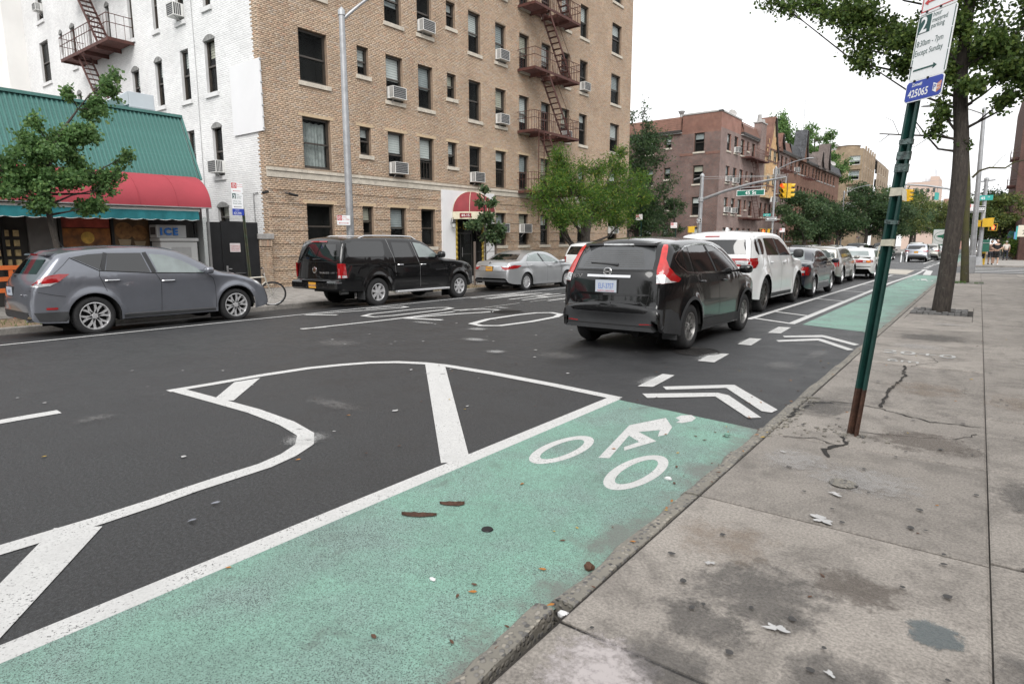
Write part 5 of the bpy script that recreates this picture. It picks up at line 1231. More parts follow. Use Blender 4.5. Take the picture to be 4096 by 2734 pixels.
class Car:
 def __init__(s, name, label, loc, body, top, bot, wb, W, belt, R=.34, tum=.20, Ra=None, scale=1.0, group=None, rz=PI/2, plan_f=.15, plan_r=.10, crown=.045, crown_end=.09, rnd=.10, flare=.018, nst=120, ax_off=0.0, pitch=0):
  s.t = thing(name, label, 'car', loc, rz, group); s.t.scale = (scale,)*3
  s.W, s.wb, s.belt, s.R, s.tum, s.rnd, s.flare = W, wb, belt, R, tum, rnd, flare
  s.Ra = Ra or R+.055; s.pf, s.pr, s.paint = plan_f, plan_r, body
  s.T = crom(top); s.B = crom(bot, 4); s.xr, s.xf = s.T[0, 0], s.T[-1, 0]
  s.ax = (-wb/2+ax_off, wb/2+ax_off)
  xs_ = set(np.linspace(s.xr, s.xf, nst)); xs_ |= set(s.xr + .3*np.linspace(0, 1, 14)**2); xs_ |= set(s.xf - .3*np.linspace(0, 1, 14)**2)
  for a in s.ax:
   for k in np.linspace(-1, 1, 21): xs_.add(a + s.Ra*math.sin(k*PI/2))
   xs_.add(a-s.Ra-.002); xs_.add(a+s.Ra+.002)
  X = np.array(sorted(xs_)); X = X[np.concatenate(([True], np.diff(X) > 8e-4))]
  s.build_body(X, crown, crown_end)
 def zt(s, x): return float(np.interp(x, s.T[:, 0], s.T[:, 1]))
 def slope(s, x):
  e = .006; a, b_ = max(x-e, s.xr), min(x+e, s.xf); return math.atan2(s.zt(b_)-s.zt(a), b_-a)
 def zb(s, x):
  z = float(np.interp(x, s.B[:, 0], s.B[:, 1]))
  for a in s.ax:
   d = abs(x-a)
   if d < s.Ra: z = max(z, s.R + math.sqrt(s.Ra**2-d*d)*.98)
  return min(z, s.zt(x)-.001)
 def half(s, x, z):
  w = s.W/2; L_ = .75
  if x > s.xf-L_: w *= 1 - s.pf*((x-(s.xf-L_))/L_)**2.2
  if x < s.xr+L_: w *= 1 - s.pr*(((s.xr+L_)-x)/L_)**2.2
  zbel = s.belt; zm = .62*zbel
  if z < zm: y = w*(1 - .055*((zm-z)/zm)**2)
  elif z < zbel: y = w*(1 - .025*((z-zm)/(zbel-zm))**2)
  else: y = w*.975 - s.tum*(z-zbel) - .10*(z-zbel)**2
  y += .010*math.exp(-((z-(zbel-.10))/.035)**2)
  for a in s.ax:
   d = math.hypot(x-a, z-s.R) - s.Ra
   if d > -.02: y += s.flare*math.exp(-(d/.075)**2)
  al = s.slope(x); d = (s.zt(x)-z)*math.cos(al); r = s.rnd
  if d < r: d = max(d, 0); y -= r - math.sqrt(max(0, r*r-(r-d)**2))
  return max(y, .02)
 def build_body(s, X, crown, crown_end):
  nr, nm = 20, 7; mb = MB(); n = len(X)
  ts = [0, .05, .12, .2, .28, .36, .44, .52, .59, .66, .72, .78, .83, .875, .91, .94, .965, .983, .994, 1.0]; nr = len(ts)
  rows = []
  for x in X:
   zb, zt = s.zb(x), s.zt(x); al = s.slope(x); r_ = []
   for t in ts: z = zb+(zt-zb)*t; r_.append((x, -s.half(x, z), z))
   ye = -r_[-1][1]; cr = crown*abs(math.cos(al)) + crown_end*abs(math.sin(al))
   cr *= min(1, (zt-zb)/.25)
   for k in range(1, nm+1):
    y = -ye*(1-k/nm); q = cr*(1-(y/ye)**2); r_.append((x - math.sin(al)*q, y, zt + math.cos(al)*q))
   for p in r_[-2::-1]: pass
   rows.append(r_ + [(a, -b_, c) for a, b_, c in r_[-2::-1]])
  m_ = len(rows[0])
  for r_ in rows: mb.v += r_
  for i in range(n-1):
   for k in range(m_-1): mb.f.append((i*m_+k, (i+1)*m_+k, (i+1)*m_+k+1, i*m_+k+1))
  me = mb.mesh('body'); shade(me, 50)
  s.body = part('body', me, s.paint, s.t, world=False)
  s.bvh = BVHTree.FromPolygons([Vector(v) for v in mb.v], mb.f)
  # underside, sills and wheel housings
  q = MB(); zf = s.zb(0); w = s.W/2
  q.box(s.xr+.45, s.xf-.35, -w+.30, w-.30, zf-.01, zf+.35); q.box(-s.wb/2+s.Ra, s.wb/2-s.Ra, -w+.06, w-.06, zf-.02, zf+.1)
  for a in s.ax:
   for sg in (-1, 1):
    b0 = len(q.v); n = 16
    for k in range(n+1):
     an = PI*k/n - 0; x, z = a+(s.Ra+.004)*math.cos(an), s.R+(s.Ra+.004)*math.sin(an)*.98
     q.v += [(x, sg*(w-.012), z), (x, sg*(w-.36), z)]
    for k in range(n): q.f.append((b0+2*k, b0+2*k+1, b0+2*k+3, b0+2*k+2))
    q.add([(a-s.Ra, sg*(w-.36), .1), (a+s.Ra, sg*(w-.36), .1), (a+s.Ra, sg*(w-.36), s.R+s.Ra), (a-s.Ra, sg*(w-.36), s.R+s.Ra)], [(0, 1, 2, 3)])
  part('underbody', q, M_under, s.t, world=False)
 # --- draped details
 def side(s, name, pts, m, eps=.004, step=.07, both=True, parent=None, smooth=True):
  out = None
  V, F = grid_poly(pts, step)
  for sg in ((-1, 1) if both else (-1,)):
   mb = MB().add([(x, sg*(s.half(x, min(z, s.zt(x)-.002))+eps), z) for x, z in V], F)
   me = mb.mesh(name); shade(me, 60); out = part(name, me, m, parent or s.t, world=False)
  return out
 def side_line(s, name, pts, w, m, eps=.003, both=True):
  P = crom(pts, 6) if len(pts) > 2 else np.array([np.array(pts[0])+(np.array(pts[1])-np.array(pts[0]))*k/8 for k in range(9)])
  if len(pts) > 2:      # crom forces x to grow; use the plain polyline for steep seams
   P = []
   for a, b_ in zip(pts, pts[1:]):
    for k in range(6): P.append((a[0]+(b_[0]-a[0])*k/6, a[1]+(b_[1]-a[1])*k/6))
   P = np.array(P+[pts[-1]])
  for sg in ((-1, 1) if both else (-1,)):
   mb = MB(); n = len(P)
   for i in range(n):
    d = P[min(i+1, n-1)]-P[max(i-1, 0)]; d = d/np.linalg.norm(d); nn = np.array((-d[1], d[0]))*w/2
    for q in (P[i]+nn, P[i]-nn): mb.v.append((q[0], sg*(s.half(q[0], min(q[1], s.zt(q[0])-.002))+eps), q[1]))
   for i in range(n-1): mb.f.append((2*i, 2*i+2, 2*i+3, 2*i+1))
   part(name, mb, m, s.t, world=False)
 def hit(s, y, z, front=False):
  o, d = (Vector((6, y, z)), Vector((-1, 0, 0))) if front else (Vector((-6, y, z)), Vector((1, 0, 0)))
  p, nn, _, _ = s.bvh.ray_cast(o, d)
  return p
 def rear(s, name, pts, m, eps=.004, step=.07, front=False, parent=None, mirror=False):
  V, F = grid_poly(pts, step); o = None
  for sg in ((1, -1) if mirror else (1,)):
   pv = []
   for y, z in V:
    p = s.hit(y*sg, z, front)
    if p is None:
     for k in range(1, 12):
      p = s.hit(y*sg*(1-.02*k), z-.006*k, front)
      if p is not None: break
    p = p or Vector((s.xf if front else s.xr, y*sg, z))
    pv.append((p.x + (eps if front else -eps), y*sg, z))
   me = MB().add(pv, F).mesh(name); shade(me, 60); o = part(name, me, m, parent or s.t, world=False)
  return o
 def corner(s, name, pts, m, eps=.012, step=.045, both=True):
  # shape wrapped round a rear corner: points (x, y<0, z), thrown onto the body along the diagonal
  k = 2**-.5; P2 = [((x-y)*k, z) for x, y, z in pts]; V, F = grid_poly(P2, step)
  d = Vector((k, k, 0)); e = Vector((k, -k, 0)); pv = []
  for a, z in V:
   o = e*a - d*6 + Vector((0, 0, z)); p = None
   for dz in (0, -.008, -.016, -.03, -.045):
    p, _, _, _ = s.bvh.ray_cast(o+Vector((0, 0, dz)), d)
    if p is not None: break
   pv.append(p - d*eps + Vector((0, 0, z-p.z)) if p is not None else e*a + Vector((0, 0, z)))
  for sg in ((1, -1) if both else (1,)):
   me = MB().add([(q.x, q.y*sg, q.z) for q in pv], F).mesh(name); shade(me, 60); part(name, me, m, s.t, world=False)
 def rear_line(s, name, pts, w, m, eps=.005, mirror=False):
  P = []
  for a, b_ in zip(pts, pts[1:]):
   n = max(2, int(math.hypot(b_[0]-a[0], b_[1]-a[1])/.06))
   for k in range(n): P.append((a[0]+(b_[0]-a[0])*k/n, a[1]+(b_[1]-a[1])*k/n))
  P.append(pts[-1])
  for sg in ((1, -1) if mirror else (1,)):
   mb = MB(); n = len(P); ok = []
   for i in range(n):
    d = Vector((P[min(i+1, n-1)][0]-P[max(i-1, 0)][0], P[min(i+1, n-1)][1]-P[max(i-1, 0)][1])).normalized(); nn = Vector((-d.y, d.x))*w/2
    for q in (Vector(P[i])+nn, Vector(P[i])-nn):
     h = s.hit(q.x*sg, q.y) or s.hit(q.x*sg*.97, q.y-.01) or Vector((s.xr, 0, 0)); mb.v.append((h.x-eps, q.x*sg, q.y))
   for i in range(n-1): mb.f.append((2*i, 2*i+2, 2*i+3, 2*i+1))
   part(name, mb, m, s.t, world=False)
 def wheels(s, spokes=5, m=None, style='Y', rimr=.66, wid=.225, inset=.01):
  R, m = s.R, m or M_alloy; rr = R*rimr
  prof = [(rr, -wid/2+.012), (rr+.012, -wid/2), (R-.05, -wid/2-.004), (R-.018, -wid/2+.012), (R-.004, -wid/2+.045), (R, -wid/4), (R, wid/4), (R-.004, wid/2-.045), (R-.018, wid/2-.012), (R-.05, wid/2+.004), (rr+.012, wid/2), (rr, wid/2-.012)]
  ty = MB().lathe(prof, (0, 0, 0), (0, -1, 0), 40).mesh('wheel'); shade(ty, 50); ty.materials.append(M_tyre)
  # grooves of the tread
  rim = MB().lathe([(rr+.004, wid/2-.008), (rr-.012, wid/2-.004), (rr-.02, wid/2-.03), (rr-.035, -wid/2+.03)], (0, 0, 0), (0, -1, 0), 36)
  f = wid/2-.03
  rim.lathe([(0, f+.01), (.052, f+.008), (.062, f-.004), (.07, f-.03)], (0, 0, 0), (0, -1, 0), 20)
  for k in range(spokes):
   a = 2*PI*k/spokes + .2
   def sp(a0, a1, w0, w1, r0=.05, r1=rr-.014):
    pts = []
    for r_, an, w in ((r0, a0, w0), ((r0+r1)/2, (a0*.45+a1*.55), (w0+w1)/2), (r1, a1, w1)):
     for sg in (-1, 1): pts.append((r_*math.cos(an)-sg*w*math.sin(an), -(f+.004-.02*(r_/r1)**2*0), r_*math.sin(an)+sg*w*math.cos(an)))
    n = len(pts); V = pts + [(x, y+.03, z) for x, y, z in pts]
    rim.add(V, [(0, 2, 3, 1), (2, 4, 5, 3), (6, 7, 9, 8), (8, 9, 11, 10), (0, 6, 8, 2), (2, 8, 10, 4), (1, 3, 9, 7), (3, 5, 11, 9)])
   if style == 'Y':
    sp(a, a-.26, .022, .020); sp(a, a+.26, .022, .020)
   elif style == 'blade': sp(a-.08, a+.10, .016, .034)
   elif style == 'wide': sp(a, a, .034, .040)
   else: sp(a, a, .026, .026)
  rm = rim.mesh('rim'); shade(rm, 35); rm.materials.append(m)
  dk = MB().lathe([(0, .01), (rr-.03, .01)], (0, 0, 0), (0, -1, 0), 24).mesh('brake_disc'); dk.materials.append(M_under)
  for a in s.ax:
   for sg in (-1, 1):
    w = put('wheel', ty, s.t, world=False); w.location = (a, sg*(s.W/2-wid/2-inset), R)
    if sg > 0: w.rotation_euler = (0, 0, PI)
    r_ = put('rim', rm, w, world=False); put('brake_disc', dk, w, world=False)
  return s
 def mirrors(s, x, z, m=None, sz=(.09, .11, .075)):
  for sg in (-1, 1):
   y = s.half(x, z-.06); q = MB(); mm = bmesh.new(); bmesh.ops.create_uvsphere(mm, u_segments=12, v_segments=8, radius=1)
   for v in mm.verts:
    c = v.co; k = [math.copysign(abs(t)**.62, t) for t in c]; v.co = Vector((x+k[0]*sz[0], sg*(y+.06+sz[1]+k[1]*sz[1]), z+k[2]*sz[2]))
   q.bm(mm); q.bar((x+.02, sg*(y-.02), z-.04), (x, sg*(y+.08), z-.02), .05, .035); part('mirror', q, m or s.paint, s.t, smooth=True, world=False)
 def handles(s, spots, m=None):
  for x0, x1, z in spots:
   for sg in (-1, 1):
    y = s.half((x0+x1)/2, z); q = MB(); P = [(x0, y+.002), (x0+.02, y+.025), ((x0+x1)/2, y+.032), (x1-.02, y+.025), (x1, y+.002)]
    q.tube([(a, sg*b_, z) for a, b_ in P], .014, 8); part('door_handle', q, m or s.paint, s.t, smooth=True, world=False)
 def plate(s, y, z, body, m=None, tm=None, w=.31, h=.155, extra=None, dep=.012):
  p = s.hit(y, z) or Vector((s.xr, y, z)); x = p.x-.012
  o = part('plate_holder', MB().box(x-.004, x+.03, y-w/2-.012, y+w/2+.012, z-h/2-.012, z+h/2+.012), M_plast, s.t, world=False)
  o = part('licence_plate', MB().box(x-.010, x-.002, y-w/2, y+w/2, z-h/2, z+h/2), m or M_py, s.t, world=False)
  text(body, h*.62, (x-.012, y, z-h*.20), (0, -1, 0), (0, 0, 1), tm or M_navy, o, align='CENTER', world=False, sx=min(1.0, w/(h*.40*len(body))))
  if extra: text(extra, h*.18, (x-.012, y, z-h*.45), (0, -1, 0), (0, 0, 1), M_red, o, align='CENTER', world=False)
  return o
 def badge(s, body, y, z, size, m=None, sx=1.2, align='CENTER'):
  p = s.hit(y, z) or Vector((s.xr, y, z)); return text(body, size, (p.x-.02, y, z), (0, -1, 0), (0, 0, 1), m or M_chrome, s.t, align=align, world=False, sx=sx, extr=.004, name='badge')
 def rear_window(s, pts, m=None, wiper=None):
  o = s.rear('rear_window', pts, m or M_glassd, .005)
  if wiper:
   (y0, z0), (y1, z1) = wiper; a, b_ = s.hit(y0, z0), s.hit(y1, z1)
   if a and b_: part('wiper', MB().tube([a+Vector((-.02, 0, 0)), (a+b_)/2+Vector((-.03, 0, 0)), b_+Vector((-.02, 0, 0))], [.02, .013, .008], 6), M_plast, s.t, world=False)
  return o
 def rails(s, x0, x1, y, m, h=.05, w=.035):
  for sg in (-1, 1):
   q = MB(); n = 10; P = []
   for k in range(n+1):
    x = x0+(x1-x0)*k/n; P.append((x, sg*y, s.zt(x)+ (h if 0 < k < n else -.01)))
   q.tube(P, w/2, 8); part('roof_rail', q, m, s.t, smooth=True, world=False)
 def antenna(s, x, y, hgt=.0, fin=False):
  z = s.zt(x)+.03
  q = MB()
  if fin: q.prism([(x-.13, z-.01), (x+.12, z-.01), (x-.03, z+.075), (x-.08, z+.085)], lambda a, b_, d: (a, y+d, b_), -.022, .022)
  else: q.tube([(x, y, z-.01), (x, y, z+.03)], [.035, .02], 8); q.tube([(x, y, z+.03), (x-hgt*.5, y, z+hgt)], [.008, .004], 5)
  part('antenna', q, s.paint if fin else M_plast, s.t, world=False)
 def exhaust(s, x, y, z, r=.032):
  part('exhaust', MB().lathe([(r*.8, .0), (r*.8, -.12), (r, -.12), (r, .12)], (x, y, z), (1, 0, 0), 12), M_steel, s.t, smooth=True, world=False)
def rr(x0, x1, z0, z1, c=.03):
 return [(x0+c, z0), (x1-c, z0), (x1, z0+c), (x1, z1-c), (x1-c, z1), (x0+c, z1), (x0, z1-c), (x0, z0+c)]
def zr_(x): return zroad(x)
# ---- grey crossover parked by the shop
P_grey = paint('gunmetal_paint', (.185, .195, .222), .6, .30)
c = Car('parked_car', 'gunmetal grey crossover parked in front of the crimson awning', (-14.02, 5.80, -.12), P_grey, scale=.968,
 top=[(-2.42, .46), (-2.41, .66), (-2.385, .80), (-2.36, .92), (-2.30, 1.06), (-2.20, 1.19), (-1.92, 1.53), (-1.80, 1.585), (-1.5, 1.635), (-1.0, 1.675), (-.5, 1.685), (0, 1.655), (.35, 1.575), (.75, 1.36), (1.12, 1.15), (1.5, 1.075), (1.9, .96), (2.18, .80), (2.31, .62), (2.35, .46)],
 bot=[(-2.42, .46), (-2.36, .33), (-2.0, .29), (-1.2, .28), (1.2, .27), (2.0, .28), (2.28, .34), (2.35, .46)], wb=2.86, W=1.88, belt=1.16, R=.375, tum=.26, Ra=.455, flare=.035, plan_r=.16, plan_f=.20)
c.side('window', [(-.33, 1.555), (-.03, 1.53), (.28, 1.42), (.58, 1.25), (.72, 1.14), (-.22, 1.175)], M_glassm, step=.06); c.side('window', [(-1.07, 1.575), (-.47, 1.575), (-.36, 1.185), (-1.17, 1.235)], M_glassd); c.side('window', [(-1.70, 1.50), (-1.42, 1.555), (-1.15, 1.572), (-1.27, 1.26)], M_glassd)
c.side_line('pillar_trim', [(-1.11, 1.585), (-1.22, 1.245)], .075, M_plast, .005); c.side_line('pillar_trim', [(-.41, 1.585), (-.285, 1.175)], .085, M_plast, .005)
c.side_line('window_trim', [(-1.72, 1.49), (-1.28, 1.24), (-.3, 1.165), (.75, 1.125)], .016, M_seam, .006)
c.side('tail_light', [(-2.34, 1.00), (-2.26, 1.09), (-2.12, 1.17), (-1.95, 1.20), (-1.78, 1.195), (-1.97, 1.055), (-2.12, 1.02)], M_tail, .008); c.side('tail_light_clear', [(-2.36, .985), (-2.27, 1.02), (-2.08, 1.035), (-1.98, 1.05), (-2.10, .985), (-2.30, .965)], M_clear, .010)
for sm in ([(-1.14, 1.58), (-1.27, 1.25), (-1.29, 1.14), (-1.19, .84)], [(-.43, 1.585), (-.27, 1.165), (-.17, .98), (-.21, .36)], [(.80, 1.11), (.93, 1.0), (.96, .80), (.94, .36)], [(-2.02, 1.20), (-1.85, 1.36), (-1.72, 1.50)], [(-2.38, .90), (-2.0, .80), (-1.88, .78)]): c.side_line('door_seam', sm, .008, M_seam)
c.side_line('sill_trim', [(-.92, .375), (.92, .355)], .022, M_chrome, .008); c.side('sill', [(-.93, .36), (.93, .34), (.93, .29), (-.93, .29)], M_plast, .006)
c.side('bumper', [(-2.37, .50), (-1.88, .50), (-1.86, .31), (-2.30, .335)], M_plast, .008); c.side('reflector', [(-2.19, .585), (-2.02, .585), (-2.02, .545), (-2.19, .545)], M_tail, .008)
c.rear_window([(-.66, 1.20), (.66, 1.20), (.60, 1.46), (-.60, 1.46)], wiper=((.0, 1.16), (.35, 1.19))); c.rear('bumper', [(-.70, .50), (.70, .50), (.62, .36), (-.62, .36)], M_plast, .006)
part('spoiler', MB().prism([(-1.72, 1.60), (-2.02, 1.565), (-2.04, 1.535), (-1.80, 1.53)], lambda a, b_, d: (a, d, b_), -.62, .62), P_grey, c.t, world=False); part('brake_light', MB().box(-2.055, -2.03, -.16, .16, 1.54, 1.565), M_tail, c.t, world=False)
c.plate(.0, .88, 'JHU', M_pw, w=.30); c.badge('V7', -.52, .80, .05); c.handles([(-1.20, -.95, 1.05), (-.15, .10, 1.0)], M_chrome); c.mirrors(.76, 1.19); c.exhaust(-2.30, -.55, .34); c.antenna(-1.55, 0, .14)
c.side('headlight', [(1.80, .98), (2.02, .88), (2.12, .78), (1.98, .84)], M_clear, .006); c.rear('windscreen', [(-.66, 1.16), (.66, 1.16), (.55, 1.52), (-.55, 1.52)], M_glassd, .005, front=True)
c.wheels(6, style='Y', rimr=.70, wid=.235)
# ---- long black SUV parked by the portal
P_blk = paint('black_paint', (.0055, .0055, .006), .0, .25)
c = Car('parked_car', 'long black full-size SUV with chrome roof rails parked before the tan brick house', (-14.15, 12.95, -.12), P_blk,
 top=[(-2.96, .55), (-2.955, .72), (-2.90, .76), (-2.875, 1.0), (-2.86, 1.22), (-2.82, 1.40), (-2.70, 1.73), (-2.56, 1.825), (-2.0, 1.87), (-1.0, 1.885), (-.2, 1.87), (.10, 1.82), (.38, 1.70), (.98, 1.30), (1.5, 1.235), (2.10, 1.15), (2.36, 1.03), (2.44, .85), (2.47, .6)],
 bot=[(-2.96, .55), (-2.92, .50), (-2.2, .45), (-1.2, .42), (1.2, .40), (2.1, .40), (2.4, .45), (2.47, .60)], wb=3.34, W=2.01, belt=1.30, R=.395, tum=.17, Ra=.475, flare=.03, plan_r=.05, plan_f=.12, rnd=.08, ax_off=.03)
c.side('window', rr(-2.62, -1.36, 1.37, 1.79, .06), M_glassd); c.side('window', [(-1.06, 1.76), (-.42, 1.74), (-.27, 1.34), (-1.0, 1.34)], M_glassd); c.side('window', [(-.22, 1.76), (.08, 1.73), (.36, 1.62), (.66, 1.41), (.62, 1.33), (-.06, 1.33)], M_glassm)
for sm in ([(-1.22, 1.84), (-1.13, 1.56), (-1.03, 1.30), (-.98, .82)], [(-.33, 1.84), (-.12, 1.30), (-.03, 1.08), (-.03, .48)], [(.82, 1.28), (1.08, 1.1), (1.16, .85), (1.14, .48)], [(-2.70, 1.80), (-2.74, 1.35), (-2.76, .76)]): c.side_line('door_seam', sm, .012, mk('chrome_edge', (.35, .35, .35), .3, .8) if sm[0][0] in (-1.22, -.33) else M_seam)
c.side_line('fender_flare', [(-2.30, .93), (-2.22, 1.06), (-2.05, 1.12), (-1.65, 1.13), (-1.25, 1.10), (-1.10, 1.02), (-1.0, .85)], .05, P_blk, .022); c.side_line('fender_flare', [(1.15, .85), (1.22, 1.02), (1.45, 1.10), (1.85, 1.10), (2.1, 1.04), (2.22, .92)], .05, P_blk, .022)
c.side_line('side_moulding', [(-.95, .84), (-.05, .83)], .10, P_blk, .016); c.side_line('side_moulding', [(.0, .83), (1.12, .81)], .10, P_blk, .016)
c.side('tail_light', [(-2.93, 1.20), (-2.80, 1.20), (-2.72, 1.19), (-2.68, .82), (-2.92, .82)], M_tail, .010, step=.05); c.side('tail_light_clear', [(-2.90, .89), (-2.70, .89), (-2.69, .83), (-2.90, .83)], M_clear, .014)
c.rear('tail_light', [(-.99, 1.20), (-.90, 1.20), (-.88, .82), (-.99, .82)], M_tail, .010, mirror=True)
c.rear_window([(-.80, 1.27), (.80, 1.27), (.68, 1.70), (-.68, 1.70)], wiper=((.05, 1.30), (-.25, 1.31))); c.rear_line('tailgate_seam', [(-.86, 1.24), (.86, 1.24)], .012, M_seam); c.rear_line('tailgate_seam', [(-.88, .78), (.88, .78)], .02, M_seam)
c.rear('brake_light', [(-.35, 1.785), (.35, 1.785), (.35, 1.755), (-.35, 1.755)], M_tail, .02)
bm_ = part('bumper', MB().cbox(-3.06, -2.80, -.99, .99, .50, .74, .05), P_blk, c.t, world=False); part('bumper_step', MB().cbox(-3.08, -2.9, -.55, .55, .735, .755, .008), M_plast, c.t, world=False)
o = part('licence_plate', MB().box(-3.075, -3.065, -.155, .155, .545, .695), M_py, c.t, world=False); text('HHG-5264', .085, (-3.077, 0, .59), (0, -1, 0), (0, 0, 1), M_navy, o, align='CENTER', world=False, sx=.85)
p_ = c.hit(0, 1.02); part('emblem', MB().lathe([(.0, .02), (.06, .02), (.085, .012), (.09, 0)], (p_.x, 0, 1.02), (-1, 0, 0), 20), M_chrome, c.t, world=False); c.badge('ESCALADE', -.42, .93, .075, sx=1.15); c.badge('ESV', -.74, .93, .075, sx=1.1)
me = text_mesh('ESCALADE ESV', .07, extr=.003, sx=1.2); me.transform(frame((.62, -c.half(.8, .93)-.012, .93), (1, 0, 0), (0, 0, 1))); part('badge', me, M_chrome, c.t, world=False)
c.handles([(-.90, -.70, 1.13), (.0, .20, 1.12)], M_chrome); c.mirrors(.72, 1.40, sz=(.10, .12, .10)); c.rails(-2.1, .05, .74, M_chrome, .05, .05); c.exhaust(-2.6, -.72, .42, .05)
part('running_board', MB().cbox(-1.0, 1.15, -1.09, -.92, .34, .40, .012), M_alloy, c.t, world=False); part('running_board', MB().cbox(-1.0, 1.15, .92, 1.09, .34, .40, .012), M_alloy, c.t, world=False)
part('mud_flap', MB().box(-2.16, -2.12, -1.0, -.74, .22, .62), M_plast, c.t, world=False); c.side('fender_vent', [(1.24, 1.10), (1.50, 1.10), (1.52, 1.02), (1.26, 1.02)], M_chrome, .012); c.side('fender_vent', [(1.28, 1.08), (1.47, 1.08), (1.48, 1.045), (1.30, 1.045)], M_plast, .016)
c.rear('windscreen', [(-.72, 1.32), (.72, 1.32), (.62, 1.74), (-.62, 1.74)], M_glassd, .005, front=True)
c.wheels(7, m=M_alloy, style='wide', rimr=.60, wid=.265)
# ---- silver sedan
P_sil = paint('silver_paint', (.40, .41, .42), .6, .30)
c = Car('parked_car', 'silver sedan with orange plate parked behind the long black SUV', (-14.22, 19.95, -.13), P_sil,
 top=[(-2.42, .50), (-2.41, .70), (-2.37, .88), (-2.30, 1.03), (-2.2, 1.085), (-1.85, 1.12), (-1.62, 1.15), (-1.2, 1.345), (-.85, 1.43), (-.4, 1.465), (.1, 1.445), (.45, 1.36), (.95, 1.11), (1.3, 1.03), (1.8, .94), (2.15, .82), (2.33, .65), (2.37, .48)],
 bot=[(-2.42, .50), (-2.37, .36), (-2.0, .28), (-1.0, .24), (1, .22), (1.9, .23), (2.3, .3), (2.37, .48)], wb=2.775, W=1.83, belt=1.03, R=.335, tum=.33, Ra=.39, flare=.02, plan_r=.17, plan_f=.2)
c.side('window', [(-.47, 1.375), (-.05, 1.345), (.42, 1.20), (.80, 1.03), (-.22, 1.055)], M_glassm); c.side('window', [(-1.18, 1.33), (-.98, 1.385), (-.58, 1.385), (-.33, 1.06), (-1.40, 1.10)], M_glassm)
c.side_line('pillar_trim', [(-.53, 1.385), (-.27, 1.06)], .06, M_plast, .005); c.side_line('window_trim', [(-1.42, 1.085), (-.3, 1.045), (.82, 1.02)], .015, M_chrome, .006)
for sm in ([(-.27, 1.04), (-.02, .90), (-.02, .28)], [(-1.40, 1.08), (-1.30, .87), (-1.0, .66), (-.85, .30)], [(.85, 1.03), (1.02, .85), (1.0, .30)]): c.side_line('door_seam', sm, .007, M_seam)
c.side('tail_light', [(-2.36, .93), (-2.12, .97), (-1.72, .955), (-1.95, .86), (-2.38, .83)], M_tail, .008); c.rear('tail_light', [(-.91, .93), (-.62, .95), (-.48, .92), (-.56, .84), (-.66, .80), (-.91, .83)], M_tail, .008, mirror=True); c.rear('tail_light_clear', [(-.88, .935), (-.62, .95), (-.5, .92), (-.62, .895), (-.86, .90)], M_clear, .011, mirror=True)
c.rear_window([(-.62, 1.155), (.62, 1.155), (.50, 1.36), (-.50, 1.36)], M_glassd); c.rear_line('trunk_trim', [(-.45, .93), (.45, .93)], .03, M_chrome); c.rear_line('trunk_seam', [(-.80, .74), (.80, .74)], .008, M_seam)
c.rear('bumper', [(-.75, .44), (.75, .44), (.7, .36), (-.7, .36)], M_plast, .006); c.plate(.0, .84, 'T755001C', M_py); c.badge('CAMRY', .62, .78, .05); c.badge('LE', -.55, .79, .05)
p_ = c.hit(0, 1.03); part('emblem', MB().lathe([(.03, .012), (.05, .012), (.055, 0)], (p_.x, 0, 1.03), (-1, 0, 0), 16), M_chrome, c.t, world=False)
c.handles([(-1.15, -.92, .955), (.05, .27, .91)]); c.mirrors(.80, 1.07); c.rear('windscreen', [(-.64, 1.08), (.64, 1.08), (.52, 1.36), (-.52, 1.36)], M_glassd, .005, front=True); c.wheels(10, style='blade', rimr=.64, wid=.21)
# ---- black compact SUV standing at the lane edge
c = Car('car', 'black compact SUV with tall red tail lights standing beside the dashed lane line', (-4.25, 10.20, 0), P_blk,
 top=[(-2.23, .50), (-2.225, .64), (-2.17, .69), (-2.15, .84), (-2.14, 1.05), (-2.07, 1.20), (-1.83, 1.52), (-1.74, 1.575), (-1.3, 1.625), (-.6, 1.645), (0, 1.62), (.35, 1.545), (.75, 1.34), (1.12, 1.12), (1.5, 1.05), (1.9, .95), (2.13, .82), (2.23, .62), (2.25, .48)],
 bot=[(-2.23, .50), (-2.19, .36), (-1.9, .30), (-1.1, .25), (1.1, .23), (1.9, .25), (2.18, .32), (2.25, .48)], wb=2.64, W=1.82, belt=1.13, R=.345, tum=.25, Ra=.415, scale=1.0, flare=.028, plan_r=.15, plan_f=.2, rnd=.11, crown_end=.12)
c.side('window', [(-1.76, 1.36), (-1.62, 1.44), (-1.36, 1.515), (-1.28, 1.17), (-1.50, 1.19)], M_glassd, step=.05); c.side('window', [(-1.28, 1.53), (-.78, 1.555), (-.60, 1.55), (-.33, 1.145), (-1.20, 1.165)], M_glassd); c.side('window', [(-.50, 1.545), (-.2, 1.53), (.15, 1.43), (.52, 1.24), (.72, 1.12), (-.20, 1.14)], M_glassd)
c.side_line('pillar_trim', [(-.555, 1.56), (-.265, 1.14)], .06, M_plast, .006)
c.side_line('window_trim', [(-1.80, 1.36), (-1.66, 1.45), (-1.36, 1.535), (-.9, 1.57), (-.45, 1.57), (-.15, 1.55), (.2, 1.43), (.55, 1.25), (.76, 1.11)], .018, M_chrome, .007); c.side_line('window_trim', [(-1.80, 1.36), (-1.72, 1.26), (-1.5, 1.165), (-1.2, 1.145), (.76, 1.10)], .018, M_chrome, .007)
for sm in ([(-.27, 1.12), (-.12, .90), (-.07, .60), (-.08, .30)], [(-1.23, 1.145), (-1.18, .98), (-.98, .80), (-.88, .62)], [(.80, 1.10), (.90, .95), (.94, .75), (.93, .32)]): c.side_line('door_seam', sm, .007, M_seam)
